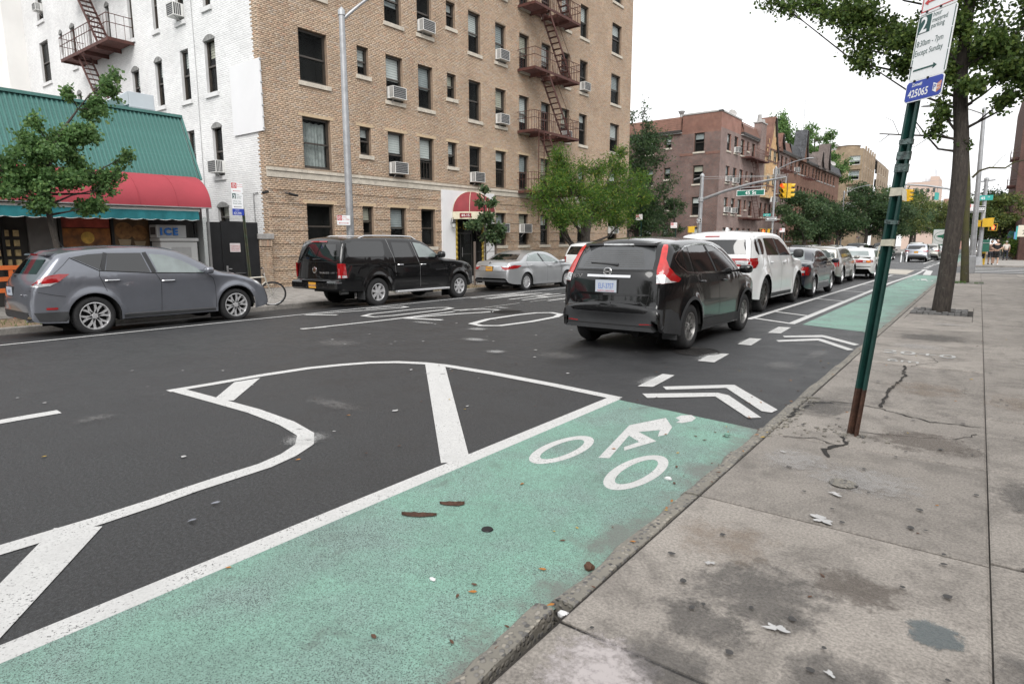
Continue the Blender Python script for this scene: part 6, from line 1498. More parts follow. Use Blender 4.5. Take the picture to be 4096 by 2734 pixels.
# grey cladding: arches, sills, bumper
def arch_band(c, a, w, m, z0=None):
 pts = []; n = 18
 for k in range(n+1): an = PI*(1.06-1.12*k/n); pts.append((a+(c.Ra+w)*math.cos(an), c.R+(c.Ra+w)*math.sin(an)*.98))
 for k in range(n, -1, -1): an = PI*(1.06-1.12*k/n); pts.append((a+(c.Ra+.004)*math.cos(an), c.R+(c.Ra+.004)*math.sin(an)*.98))
 c.side('arch_cladding', pts, m, .009, step=.09)
for a in c.ax: arch_band(c, a, .055, M_plast)
c.side('sill_cladding', [(-.88, .42), (.86, .40), (.86, .25), (-.88, .265)], M_plast, .008); c.side('bumper', [(-2.21, .66), (-2.0, .665), (-1.80, .58), (-1.76, .42), (-1.76, .28), (-2.10, .33), (-2.21, .48)], M_plast, .010)
c.rear('bumper', [(-.84, .665), (-.64, .64), (-.58, .60), (.58, .60), (.64, .64), (.84, .665), (.85, .50), (.80, .38), (.72, .345), (-.72, .345), (-.80, .38), (-.85, .50)], M_plast, .012, step=.06); c.rear_line('bumper_crease', [(-.70, .415), (.70, .415)], .012, M_under, .016)
c.rear('reflector', [(-.68, .462), (-.50, .448), (-.50, .434), (-.68, .446)], M_tail, .020, mirror=True)
# tall lamps on the rear pillar
c.corner('tail_light', [(-1.80, -.64, 1.565), (-1.74, -.66, 1.565), (-1.92, -.72, 1.36), (-1.93, -.76, 1.25), (-1.86, -.84, 1.15), (-1.74, -.88, 1.08), (-1.80, -.88, 1.04), (-2.12, -.66, 1.02), (-2.08, -.66, 1.20), (-1.98, -.665, 1.36), (-1.87, -.65, 1.51)], M_tailb)
c.corner('tail_light', [(-1.92, -.74, 1.24), (-1.86, -.84, 1.15), (-1.73, -.88, 1.08), (-1.80, -.88, 1.04), (-2.0, -.76, 1.06), (-2.02, -.68, 1.16)], M_tail, .014)
c.corner('tail_light_clear', [(-2.11, -.665, 1.14), (-2.02, -.71, 1.15), (-1.95, -.78, 1.06), (-1.84, -.86, 1.04), (-2.12, -.66, 1.025)], M_clear, .016)
c.rear_window([(-.61, 1.21), (.61, 1.21), (.60, 1.36), (.55, 1.525), (-.55, 1.525), (-.60, 1.36)], mk('smoky_car_glass', (.055, .058, .062), .06, var=.2, vs=3, spec=.8), wiper=((-.12, 1.275), (.36, 1.30)))
q = MB()
for k in range(9):
 z = 1.25+k*.028; p0, p1 = c.hit(-.5+.012*k, z), c.hit(.5-.012*k, z)
 for i in range(10):
  y0, y1 = -.5+.012*k+(1-.024*k)*i/10, -.5+.012*k+(1-.024*k)*(i+1)/10; a, b_ = c.hit(y0, z), c.hit(y1, z)
  if a and b_: q.bar(a+Vector((-.0065, 0, 0)), b_+Vector((-.0065, 0, 0)), .002, .003)
part('defroster_line', q, mk('defroster', (.12, .115, .10), .5), c.t, world=False)
c.rear_line('tailgate_seam', [(-.63, 1.19), (.63, 1.19)], .008, M_seam); c.rear_line('tailgate_crease', [(-.62, .855), (.62, .855)], .03, P_blk, .012); c.rear_line('tailgate_seam', [(-.62, 1.02), (-.60, .80), (-.56, .64)], .007, M_seam, mirror=True); c.rear_line('chrome_bar', [(-.34, 1.115), (.36, 1.115)], .035, M_chrome, .022); c.rear_line('tailgate_handle', [(-.06, .735), (.12, .735)], .02, M_plast, .012)
part('spoiler', MB().prism([(-1.70, 1.60), (-1.94, 1.578), (-1.95, 1.548), (-1.78, 1.54)], lambda a, b_, d: (a, d, b_), -.56, .56), P_blk, c.t, world=False); part('brake_light', MB().box(-1.965, -1.945, -.24, .24, 1.552, 1.575), M_clear, c.t, world=False)
c.plate(.02, .97, 'ELF-3757', M_pw, mk('plate_letter_blue', (.05, .12, .42), .5), w=.34, h=.175, extra='NORTH CAROLINA'); c.badge('CR-V', .60, 1.075, .085, sx=1.3)
p_ = c.hit(.02, 1.175); q = MB();
for (a, b_) in (((-.045, 1.215), (-.038, 1.135)), ((.05, 1.215), (.043, 1.135)), ((-.04, 1.175), (.045, 1.175))): q.bar((p_.x-.016, a[0]+.02, a[1]), (p_.x-.016, b_[0]+.02, b_[1]), .02, .015, up=(1, 0, 0))
q.tube([(p_.x-.012, .02+.065*math.cos(t)*(1-.12*math.sin(t)*0), 1.175+.055*math.sin(t)) for t in [2*PI*k/18 for k in range(19)]], .006, 6); part('emblem', q, M_chrome, c.t, world=False)
c.handles([(-1.02, -.82, 1.01), (.02, .22, .985)]); c.mirrors(.74, 1.15); c.antenna(-1.62, .0, .2); c.rear('windscreen', [(-.66, 1.14), (.66, 1.14), (.55, 1.5), (-.55, 1.5)], M_glassd, .005, front=True)
part('mud_flap', MB().box(-1.80, -1.77, -.88, -.66, .20, .45), M_plast, c.t, world=False); part('muffler', MB().tube([(-1.95, -.3, .27), (-1.6, -.35, .28)], .07, 10), M_under, c.t, world=False)
c.wheels(5, m=mk('grey_alloy', (.30, .295, .29), .38, .7, var=.1, dirt=((.13, .12, .11), .5, .8, 9)), style='Y', rimr=.62, wid=.225)
# ---- white SUV
P_wht = paint('white_paint', (.66, .665, .67), .0, .28)
c = Car('car', 'large white SUV with full-width red tail lamps ahead of the black compact SUV', (-4.93, 16.65, 0), P_wht,
 top=[(-2.56, .52), (-2.55, .72), (-2.50, .90), (-2.48, 1.08), (-2.45, 1.28), (-2.28, 1.66), (-2.18, 1.725), (-1.6, 1.785), (-.8, 1.80), (0, 1.775), (.3, 1.71), (.72, 1.48), (1.12, 1.22), (1.7, 1.16), (2.2, 1.08), (2.42, .95), (2.50, .75), (2.52, .55)],
 bot=[(-2.56, .52), (-2.52, .40), (-2.1, .32), (-1, .29), (1, .28), (2, .3), (2.42, .38), (2.52, .55)], wb=3.04, W=1.93, scale=1.035, belt=1.22, R=.40, tum=.24, Ra=.465, flare=.035, plan_r=.12, plan_f=.18, crown_end=.10)
c.side('window', rr(-2.14, -1.58, 1.30, 1.64, .09), M_glassd); c.side('window', [(-1.44, 1.66), (-.62, 1.67), (-.40, 1.27), (-1.42, 1.28)], M_glassd); c.side('window', [(-.52, 1.665), (-.12, 1.64), (.30, 1.50), (.70, 1.26), (-.28, 1.265)], M_glassd); c.side_line('pillar_trim', [(-.57, 1.67), (-.34, 1.265)], .05, M_plast, .006)
for sm in ([(-.34, 1.24), (-.12, 1.0), (-.10, .34)], [(-1.46, 1.26), (-1.30, 1.05), (-1.02, .80)], [(.85, 1.22), (1.0, 1.0), (1.0, .36)], [(-2.2, 1.70), (-2.36, 1.35), (-2.42, 1.2)]): c.side_line('door_seam', sm, .008, M_seam)
c.side('tail_light', [(-2.47, 1.22), (-2.12, 1.23), (-2.14, 1.10), (-2.22, 1.02), (-2.48, 1.0)], M_tail, .010); c.rear('tail_light', [(-.94, 1.22), (.94, 1.22), (.94, 1.03), (.55, 1.06), (.5, 1.12), (-.5, 1.12), (-.55, 1.06), (-.94, 1.03)], M_tail, .010); c.rear('tail_light_clear', [(-.84, 1.17), (-.56, 1.17), (-.60, 1.09), (-.82, 1.08)], M_clear, .014, mirror=True)
c.rear_window([(-.78, 1.31), (.78, 1.31), (.70, 1.62), (-.70, 1.62)], wiper=((.0, 1.33), (.4, 1.35))); c.rear('bumper', [(-.82, .60), (.82, .60), (.78, .44), (-.78, .44)], M_plast, .008); c.rear('brake_light', [(-.16, 1.705), (.16, 1.705), (.16, 1.68), (-.16, 1.68)], M_tail, .012)
c.handles([(-1.18, -.95, 1.12), (.0, .23, 1.10)]); c.mirrors(.78, 1.30, M_plast, (.10, .12, .11)); c.antenna(-1.35, 0, fin=True); c.side('sill_cladding', [(-.95, .40), (.95, .38), (.95, .30), (-.95, .31)], M_plast, .004)
c.rear('windscreen', [(-.72, 1.24), (.72, 1.24), (.62, 1.68), (-.62, 1.68)], M_glassd, .005, front=True); c.wheels(10, m=M_alloyd, style='x', rimr=.70, wid=.26)
# ---- dark blue sedan
P_navy = paint('midnight_blue_paint', (.012, .016, .026), .3, .28)
def sedan(label, loc, body, H=1.46, L_=4.7, W=1.76, wb=2.70, lamp='block', rimm=None, glass=None, group=None, name='car', tailm=None, spokes=7, detail=True, plate=None, lip=False, scale=1.0, brake=False, rz=PI/2):
 k = H/1.46; h = L_/2; f_ = h
 c = Car(name, label, loc, body, top=[(-h, .48), (-h+.01, .70), (-h+.04, .90), (-h+.10, 1.0*k), (-h+.22, 1.04*k), (-1.72, 1.075*k), (-1.55, 1.11*k), (-1.1, 1.335*k), (-.7, 1.43*k), (-.3, 1.46*k), (.1, 1.44*k), (.42, 1.35*k), (.95, 1.08*k), (1.3, 1.0*k), (1.75, .92), (h-.2, .80), (h-.04, .62), (h, .46)],
  bot=[(-h, .48), (-h+.05, .34), (-h+.4, .27), (-1, .23), (1, .22), (h-.4, .24), (h-.06, .32), (h, .46)], wb=wb, W=W, belt=1.0*k, R=.325, tum=.33, Ra=.385, flare=.016, plan_r=.13, plan_f=.18, nst=90 if detail else 60, group=group, scale=scale, rz=rz)
 g_ = glass or M_glassd
 c.side('window', [(-.45, 1.36*k), (-.05, 1.335*k), (.42, 1.19*k), (.80, 1.02*k), (-.25, 1.035*k)], g_); c.side('window', [(-1.12, 1.30*k), (-.92, 1.36*k), (-.55, 1.365*k), (-.34, 1.04*k), (-1.36, 1.07*k)], g_)
 for sm in ([(-.29, 1.02*k), (-.05, .90), (-.05, .30)], [(-1.38, 1.05*k), (-1.28, .85), (-1.0, .66)], [(.85, 1.0*k), (1.0, .85), (1.0, .30)]): c.side_line('door_seam', sm, .008, M_seam)
 t_ = tailm or M_tail
 if lamp == 'block':
  c.rear('tail_light', [(-W/2+.02, .93), (-W/2+.30, .93), (-W/2+.27, .68), (-W/2+.04, .68)], t_, .01, mirror=True); c.rear('tail_light_clear', [(-W/2+.06, .82), (-W/2+.25, .82), (-W/2+.24, .76), (-W/2+.06, .76)], M_clear, .014, mirror=True); c.side('tail_light', [(-h+.02, .93), (-h+.24, .92), (-h+.19, .69), (-h+.03, .68)], t_, .01)
 else:
  c.rear('tail_light', [(-W/2+.05, .90), (W/2-.05, .90), (W/2-.05, .76), (-W/2+.05, .76)], t_, .01); c.rear('tail_light_amber', [(-W/2+.06, .85), (-W/2+.28, .86), (-W/2+.28, .78), (-W/2+.06, .78)], M_amber, .014, mirror=True); c.rear('tail_light_clear', [(-W/2+.30, .85), (-W/2+.42, .85), (-W/2+.42, .78), (-W/2+.30, .78)], M_clear, .014, mirror=True); c.side('tail_light', [(-h+.02, .90), (-h+.22, .88), (-h+.2, .79), (-h+.02, .76)], t_, .01)
 if brake: c.rear('brake_light', [(-W/2+.06, .90), (-W/2+.24, .90), (-W/2+.22, .80), (-W/2+.06, .80)], M_brake, .02, mirror=True)
 c.rear_window([(-.58, 1.12*k), (.58, 1.12*k), (.48, 1.345*k), (-.48, 1.345*k)], glass or M_glassm)
 if lip: part('spoiler', MB().cbox(-h+.02, -h+.28, -W/2+.12, W/2-.12, 1.05*k, 1.085*k, .012), body, c.t, world=False)
 c.rear_line('bumper_crease', [(-W/2+.1, .58), (W/2-.1, .58)], .03, M_plast if not detail else M_seam, .008)
 if plate: c.plate(0, .78, plate[0], plate[1])
 c.handles([(-1.12, -.92, .90), (.03, .23, .88)]); c.mirrors(.80, 1.06*k); c.rear('windscreen', [(-.6, 1.08*k), (.6, 1.08*k), (.5, 1.36*k), (-.5, 1.36*k)], M_glassd, .005, front=True); c.wheels(spokes, rimm, 'x', .62, .205)
 return c
def suv(label, loc, body, H=1.70, L_=4.6, W=1.85, wb=2.70, glass=None, group=None, name='car', tail='side', spokes=5, detail=True, plate=None, scale=1.0, rail=False, rz=PI/2, upright=.0, dark_low=True, rimm=None):
 k = H/1.70; h = L_/2; u = upright
 c = Car(name, label, loc, body, top=[(-h, .50), (-h+.01, .68), (-h+.05, .80), (-h+.06, 1.0), (-h+.10, 1.15*k), (-h+.36-u, 1.58*k), (-h+.46-u*.8, 1.635*k), (-h+.9, 1.68*k), (-.5, 1.70*k), (.1, 1.67*k), (.4, 1.58*k), (.8, 1.36*k), (1.12, 1.14*k), (1.5, 1.08*k), (h-.35, .98*k), (h-.12, .84), (h-.03, .64), (h, .50)],
  bot=[(-h, .50), (-h+.05, .38), (-h+.4, .32), (-1, .27), (1, .26), (h-.4, .28), (h-.06, .36), (h, .50)], wb=wb, W=W, belt=1.15*k, R=.355, tum=.25, Ra=.42, flare=.022, plan_r=.11, plan_f=.18, nst=90 if detail else 60, group=group, scale=scale, rz=rz)
 g_ = glass or M_glassd; x0 = -h+.48-u
 c.side('window', [(x0+.10, 1.50*k), (-1.35, 1.575*k), (-1.25, 1.20*k), (x0, 1.24*k)], g_); c.side('window', [(-1.28, 1.575*k), (-.55, 1.59*k), (-.33, 1.18*k), (-1.18, 1.20*k)], g_); c.side('window', [(-.46, 1.59*k), (-.1, 1.565*k), (.3, 1.43*k), (.72, 1.17*k), (-.22, 1.18*k)], g_)
 for sm in ([(-.27, 1.16*k), (-.06, .95), (-.05, .32)], [(-1.25, 1.18*k), (-1.15, .95), (-.92, .72)], [(.83, 1.12*k), (.98, .9), (.97, .34)]): c.side_line('door_seam', sm, .008, M_seam)
 if tail == 'side': c.rear('tail_light', [(-W/2+.03, 1.10*k), (-W/2+.42, 1.07*k), (-W/2+.36, .98*k), (-W/2+.04, .95*k)], M_tail, .01, mirror=True); c.side('tail_light', [(-h+.05, 1.10*k), (-h+.38, 1.12*k), (-h+.2, .98*k), (-h+.06, .95*k)], M_tail, .01)
 else: c.rear('tail_light', [(-W/2+.03, 1.12*k), (-W/2+.20, 1.12*k), (-W/2+.22, .82*k), (-W/2+.04, .82*k)], M_tail, .01, mirror=True); c.side('tail_light', [(-h+.05, 1.12*k), (-h+.24, 1.12*k), (-h+.20, .82*k), (-h+.05, .82*k)], M_tail, .01)
 c.rear_window([(-W/2+.20, 1.20*k), (W/2-.20, 1.20*k), (W/2-.30, 1.545*k), (-W/2+.30, 1.545*k)], g_, wiper=((0, 1.22*k), (.3, 1.24*k)))
 if dark_low: c.rear('bumper', [(-W/2+.12, .58), (W/2-.12, .58), (W/2-.16, .42), (-W/2+.16, .42)], M_plast, .008)
 if plate: c.plate(0, .92, plate[0], plate[1])
 if rail: c.rails(-h+.7, .1, W/2-.30, M_plast if rail == 1 else M_alloy, .05, .035)
 c.handles([(-1.08, -.86, 1.02*k), (.03, .25, 1.0*k)]); c.mirrors(.78, 1.19*k); c.rear('windscreen', [(-.64, 1.18*k), (.64, 1.18*k), (.55, 1.58*k), (-.55, 1.58*k)], M_glassd, .005, front=True); c.wheels(spokes, rimm, 'x', .64, .225)
 return c
sedan('midnight blue sedan with round red lamps ahead of the large white SUV', (-4.76, 21.75, 0), P_navy, 1.46, 4.70, 1.75, 2.72, 'block', glass=None, spokes=8).antenna(-.95, 0, .22)
P_wag = paint('grey_beige_paint', (.26, .255, .235), .5, .34)
c = suv('silver-grey estate car with roof rails ahead of the midnight blue sedan', (-5.20, 29.25, 0), P_wag, 1.50, 4.70, 1.78, 2.75, tail='tall', glass=M_glassg, rail=1, upright=.16)
P_wh2 = paint('off_white_paint', (.58, .59, .58), .2, .30)
sedan('white coupe-backed sedan with a broad red and amber lamp strip near the junction', (-4.66, 34.6, 0), P_wh2, 1.40, 4.5, 1.72, 2.6, 'bar', glass=M_glassm, lip=True)
suv('white SUV parked ahead of the silver sedan, mostly hidden', (-14.25, 26.25, -.13), P_wht, 1.80, 4.75, 1.88, 2.8, tail='tall', group='cars parked along the far kerb', name='parked_car', rail=1)
# ---- across the junction
P_lsil = paint('pale_silver_paint', (.42, .44, .48), .6, .3); P_dk = paint('charcoal_paint', (.03, .032, .035), .4, .3); P_red = paint('dark_red_paint', (.10, .012, .012), .2, .3)
suv('pale silver SUV stopped beyond the junction behind two white posts', (-4.70, 71.2, 0), P_lsil, 1.68, 4.65, 1.88, 2.68, plate=('T6', M_py), detail=False)
suv('grey SUV with high lamps queued directly ahead of the pale silver SUV', (-4.2, 80, 0), P_wag, 1.66, 4.5, 1.82, 2.65, detail=False)
sedan('silver sedan in the queue before the green and white truck', (-4.1, 88, 0), P_sil, 1.46, 4.6, 1.78, 2.7, detail=False)
sedan('black sedan with a lit brake lamp left of the pale silver SUV', (-8.2, 77.5, 0), P_blk, 1.45, 4.7, 1.8, 2.75, detail=False, plate=('L', M_py), brake=True)
suv('black SUV ahead of the sedan with the lit brake lamp', (-9.4, 88, -.01), P_blk, 1.85, 5.0, 1.95, 2.9, detail=False, tail='tall')
sedan('pale silver sedan seen over the white coupe-backed sedan', (-9.6, 64, -.01), P_lsil, 1.45, 4.6, 1.78, 2.7, detail=False, glass=M_glassm)
suv('black SUV behind the leaning green post', (-10.6, 77, -.02), P_blk, 1.8, 4.9, 1.95, 2.8, detail=False, tail='tall')
for i, (kind, col, Y, lab) in enumerate((('v', P_dk, 66, 'charcoal SUV parked by the red brick corner'), ('v', P_wht, 72.5, 'white SUV parked by the red brick row under the street trees'), ('s', P_blk, 79, 'black sedan parked by the red brick row'), ('v', P_wh2, 85.5, 'off-white SUV parked near the far lamp post'), ('s', P_red, 92, 'dark red sedan parked under the street trees'), ('v', P_sil, 99, 'silver SUV parked under the far street trees'), ('s', P_dk, 106, 'charcoal sedan parked under the far street trees'), ('v', P_blk, 114, 'black SUV parked in the shade far down the left kerb'))):
 (suv if kind == 'v' else sedan)(lab, (-14.2, Y, -.13), col, detail=False, group='cars parked along the far kerb', name='parked_car')
suv('white van-like SUV far down the queue', (-7.6, 112, 0), P_wh2, 2.0, 5.2, 2.0, 3.0, detail=False, tail='tall', upright=.2)
sedan('dark sedan far down the right hand queue', (-4.0, 97, 0), P_dk, detail=False)
# ---- box truck with the fish emblem
tk = thing('box_truck', 'green and white box truck with a green fish on its rear door', 'truck', (-3.35, 106, 0))
M_tg = mk('truck_green', (.015, .14, .075), .45, var=.1); M_tw = mk('truck_white', (.62, .63, .61), .5, var=.08)
TX0, TX1, TY, TZ0, TZ1 = -5.35, -2.85, 104.0, .95, 3.75
part('box', MB().cbox(TX0, TX1, TY, TY+6.5, TZ0-.2, TZ1, .05), M_tg, tk)
part('rear_door', MB().box(TX0+.06, TX1-.06, TY-.02, TY, TZ0+.75, TZ1-.06), M_tw, tk); part('rear_panel', MB().box(TX0+.06, TX1-.06, TY-.018, TY, TZ0-.1, TZ0+.74), M_tg, tk)
q = MB(); n = 40; cx_, cz_ = -4.1, 2.75
for k in range(n):
 a = 2*PI*k/n
 for r_ in (1.0, .95): q.v.append((cx_+1.08*r_*math.cos(a), TY-.03, cz_+.72*r_*math.sin(a)))
for k in range(n): q.f.append((2*k, 2*k+1, 2*((k+1) % n)+1, 2*((k+1) % n)))
part('emblem', q, M_tg, tk)
fish = [(-.85, .02), (-.55, .16), (-.15, .20), (.02, .34), (.12, .20), (.45, .12), (.85, .2), (.72, .02), (.85, -.14), (.45, -.06), (.05, -.14), (-.12, -.34), (-.2, -.16), (-.55, -.12)]
part('emblem', MB().prism(fish, lambda a, b_, d: (cx_+a*1.05, TY+d, cz_+.02+b_*1.1), -.035, -.028), M_tg, tk)
for k in range(3): part('marker_light', MB().box(-4.22+k*.12, -4.17+k*.12, TY-.035, TY-.02, TZ1-.16, TZ1-.11), M_tail, tk)
text('off-centered', .28, (-4.6, TY-.03, 1.45), (1, 0, 0), (0, 0, 1), M_tw, tk); text('goodness', .24, (-4.6, TY-.03, 1.15), (1, 0, 0), (0, 0, 1), M_tw, tk)
for x in (TX0+.25, TX1-.25):
 for y in (TY+1.6, TY+8.2): part('wheel', MB().lathe([(.25, -.14), (.46, -.14), (.48, -.1), (.48, .1), (.46, .14), (.25, .14)], (x, y, .48), (1, 0, 0), 20), M_tyre, tk)
part('cab', MB().cbox(TX0+.2, TX1-.2, TY+6.6, TY+8.9, .5, 2.6, .15), M_tw, tk); part('chassis', MB().box(TX0+.5, TX1-.5, TY, TY+8.5, .5, .8), M_under, tk)
# ================================================================== street furniture
M_galv = mk('galvanised_pole', (.33, .335, .345), .45, .55, var=.15, vs=5, fine=.08, fs=30)
M_alum = mk('pale_lamp_alloy', (.42, .43, .44), .4, .5, var=.1)
M_sgn = mk('sign_green', (.012, .16, .115), .45, var=.04); M_yel = mk('signal_yellow', (.60, .37, .02), .5, var=.12, vs=5); M_teal = mk('street_sign_teal', (.03, .33, .29), .45, var=.05)
M_sw = mk('sign_reflective_white', (.82, .83, .84), .4, var=.03); M_dgreen = mk('sign_dark_green', (.012, .07, .062), .5); M_sblue = mk('sign_blue', (.022, .055, .36), .45, var=.04); M_sred = mk('sign_arrow_red', (.52, .04, .04), .45)
M_lit = mk('lit_red_signal', (1.0, .05, .02), .3, emit=3.0); M_lito = mk('lit_orange_hand', (1.0, .14, .04), .3, emit=2.5); M_lens = mk('unlit_lens', (.05, .03, .015), .2)
def plate_frame(o, u, v):
 u, v = Vector(u).normalized(), Vector(v).normalized(); n = u.cross(v); o = Vector(o)
 return lambda a, b_, d=0: o + u*a + v*b_ + n*d, u, v, n
def sign_box(name, P, w0, w1, h0, h1, m, par, th=.004, d=0.0, c=.015):
 pts = [(w0+c, h0), (w1-c, h0), (w1, h0+c), (w1, h1-c), (w1-c, h1), (w0+c, h1), (w0, h1-c), (w0, h0+c)]
 return part(name, MB().prism(pts, lambda a, b_, dd: P(a, b_, dd), d, d+th), m, par)
def arrow(P, a0, a1, b_, h, m, par, d, both=False, left=False):
 L_ = a1-a0; hl = h*1.5; y = h/2
 if both: pts = [(a0, b_), (a0+hl, b_+h), (a0+hl, b_+y*.55), (a1-hl, b_+y*.55), (a1-hl, b_+h), (a1, b_), (a1-hl, b_-h), (a1-hl, b_-y*.55), (a0+hl, b_-y*.55), (a0+hl, b_-h)]
 elif left: pts = [(a0, b_), (a0+hl, b_+h), (a0+hl, b_+y*.55), (a1, b_+y*.55), (a1, b_-y*.55), (a0+hl, b_-y*.55), (a0+hl, b_-h)]
 else: pts = [(a1, b_), (a1-hl, b_+h), (a1-hl, b_+y*.55), (a0, b_+y*.55), (a0, b_-y*.55), (a1-hl, b_-y*.55), (a1-hl, b_-h)]
 part('arrow', MB().prism(pts, lambda a, c, dd: P(a, c, dd), d, d+.002), m, par)
def channel_post(base, top, u, m, par, w=.052, depth=.038, name='post', split=None, mlow=None):
 """perforated U-channel post"""
 base, top = Vector(base), Vector(top); ax = (top-base).normalized(); u = (Vector(u) - ax*Vector(u).dot(ax)).normalized(); n = u.cross(ax)
 sec = [(-w*.75, 0), (-w*.45, 0), (-w*.36, depth), (w*.36, depth), (w*.45, 0), (w*.75, 0), (w*.75, -.004), (w*.42, -.004), (w*.33, depth-.004), (-w*.33, depth-.004), (-w*.42, -.004), (-w*.75, -.004)]
 def seg(a, b_, mm, nm):
  q = MB(); k = len(sec)
  for p in (a, b_): q.v += [tuple(p + u*x - n*y) for x, y in sec]
  q.f += [(i, (i+1) % k, k+(i+1) % k, k+i) for i in range(k)]; q.f += [tuple(range(k-1, -1, -1)), tuple(range(k, 2*k))]
  return part(nm, q, mm, par)
 L_ = (top-base).length
 if split: seg(base, base+ax*split, mlow, name); o = seg(base+ax*split, top, m, name)
 else: o = seg(base, top, m, name)
 q = MB(); k = int(L_/.0254)
 step = .0508 if L_ > 1 else .0254
 for i in range(int(L_/step)):
  c = base+ax*(.05+i*step)
  if (c-base).length < L_-.02: q.lathe([(0, .0015), (.0055, .0015)], c - u*w*.60, n, 8)
 part('perforation', q, M_seam, o)
 return o, ax, u, n
# ---- leaning post in the foreground
SB = Vector((-.675, 5.385, .055)); SD = Vector((.0730, .0511, .9960)).normalized(); SU = Vector((.74, -.67, 0)); SU = (SU - SD*SU.dot(SD)).normalized()
st = thing('sign_post', 'leaning green perforated parking sign post with a rusty foot and tape scraps on the pavement', 'sign post', SB)
M_pgreen = mk('dark_green_post_paint', (.009, .044, .037), .42, var=.2, vs=6, fine=.1, dirt=((.05, .05, .045), .66, .85, 9)); M_rustp = mk('rusty_steel', (.060, .027, .016), .85, var=.4, vs=8, fine=.3, bmp=.4)
PU = Vector((.80, -.60, 0))
o, ax, u_, n_ = channel_post(SB-SD*.02, SB+SD*3.6, PU, M_pgreen, st, w=.062, depth=.045, split=.40, mlow=M_rustp)
if n_.y > 0: n_ = -n_
# tape scraps wrapped round the post
M_tape = mk('cream_paper_tape', (.52, .49, .40), .7, var=.15, vs=20, bmp=.4, bs=40); M_clr = mk('shiny_clear_tape', (.06, .09, .085), .12, .1, var=.8, vs=30, bmp=.6, bs=45)
def wrap(s0, s1, m, nm='tape_scrap', g_=.004, lean=0):
 q = MB(); sec = [(-.050, -.006), (-.050, .010), (-.026, .049), (.026, .049), (.050, .010), (.050, -.006)]; k = len(sec)
 nn = PU - SD*PU.dot(SD); nn.normalize(); n2 = nn.cross(SD)
 for s_, jit in ((s0, .004), (s0*.5+s1*.5, .0), (s1, .004)):
  q.v += [tuple(SB + SD*(s_+random.uniform(-jit, jit)) + nn*x*1.02 - n2*(y+math.copysign(g_, y))) for x, y in sec]
 for r_ in (0, 1): q.f += [(r_*k+i, r_*k+(i+1) % k, (r_+1)*k+(i+1) % k, (r_+1)*k+i) for i in range(k)]
 part(nm, q, m, st)
wrap(1.865, 1.925, M_tape, g_=.001); wrap(1.495, 1.545, M_tape, g_=.001); wrap(1.66, 1.69, M_clr, g_=.001); wrap(2.04, 2.10, M_clr, g_=.001); wrap(2.13, 2.19, M_clr, g_=.001); wrap(2.24, 2.28, M_clr, g_=.001)
part('tape_scrap', MB().sheet([(0, 0), (.012, 0), (.010, -.10), (.001, -.09)], lambda a, b_: SB+SD*(1.50+b_)-PU*(.050-a)+Vector((-.01, -.03, 0))), M_tape, st)
part('tape_scrap', MB().sheet([(0, 0), (.045, -.035), (.06, -.11), (.02, -.10)], lambda a, b_: SB+SD*(1.93+b_)+PU*(.045+a)+Vector((0, -.02, 0))), M_tape, st)
# its signs
P, u, v, n = plate_frame(SB+SD*2.535 + SU.cross(SD)*.012, SU, SD)
sg = thing('parking_sign', 'tall white two hour metered parking sign with a green arrow on the leaning post', 'sign', P(0, .15)); A0, A1 = -.066, .252
sign_box('panel', P, A0, A1, .152, .602, M_sw, sg); D = .0045
def brd(P, a0, a1, h0, h1, m, par, d, w=.006, gaps=True):
 q = MB();
 for (x0, y0, x1, y1) in ((a0, h0, a0, h1), (a1, h0, a1, h1)):
  L_ = h1-h0; n_ = 3 if gaps else 1
  for k in range(n_): q.prism([(x0-w/2, h0+L_*(k+.03)/n_), (x0+w/2, h0+L_*(k+.03)/n_), (x0+w/2, h0+L_*(k+.97)/n_), (x0-w/2, h0+L_*(k+.97)/n_)], lambda a, c, dd: P(a, c, dd), d, d+.001)
 part('border', q, m, par)
brd(P, A0+.012, A1-.012, .165, .595, M_dgreen, sg, D)
sign_box('number_field', P, A0+.015, A0+.115, .475, .595, M_dgreen, sg, .001, D, .001); text('2', .15, P(A0+.026, .483, D+.003), u, v, M_sw, sg, sx=.85, bold=.003)
for k, s_ in enumerate(('hour', 'metered', 'parking')): text(s_, .048, P(A0+.125, .566-.039*k, D+.001), u, v, M_dgreen, sg, sx=.78)
text('8:30am - 7pm', .058, P(A0+.024, .385, D+.001), u, v, M_dgreen, sg, sx=.70); text('Except Sunday', .058, P(A0+.020, .322, D+.001), u, v, M_dgreen, sg, sx=.70)
arrow(P, A0+.035, A0+.235, .222, .020, M_dgreen, sg, D)
sb_ = thing('zone_sign', 'blue zone number plate reading 425065 below the white parking sign', 'sign', P(0, 0)); sign_box('panel', P, A0-.004, A1+.002, 0, .150, M_sw, sb_, c=.018); sign_box('field', P, A0+.003, A1-.005, .007, .143, M_sblue, sb_, .001, D, .014)
text('Zone#', .032, P(A0+.05, .108, D+.002), u, v, M_sw, sb_, bold=.0006); text('425065', .075, P(A0+.028, .032, D+.002), u, v, M_sw, sb_, sx=.78, bold=.0012)
part('pay_mark', MB().prism([(A1-.078, .045), (A1-.045, .028), (A1-.045, .085), (A1-.078, .10)], lambda a, c, dd: P(a, c, dd), D+.001, D+.002), M_sw, sb_); part('pay_mark', MB().prism([(A1-.045, .028), (A1-.012, .045), (A1-.012, .105), (A1-.045, .088)], lambda a, c, dd: P(a, c, dd), D+.001, D+.002), mk('pay_mark_orange', (.60, .25, .16), .5), sb_); text('P', .05, P(A1-.075, .05, D+.004), u, v, M_sblue, sb_)
text('PARK', .018, P(A1-.043, .072, D+.004), u, v, M_sw, sb_, sx=.7); text('NYC', .02, P(A1-.042, .048, D+.004), u, v, M_sw, sb_, sx=.8)
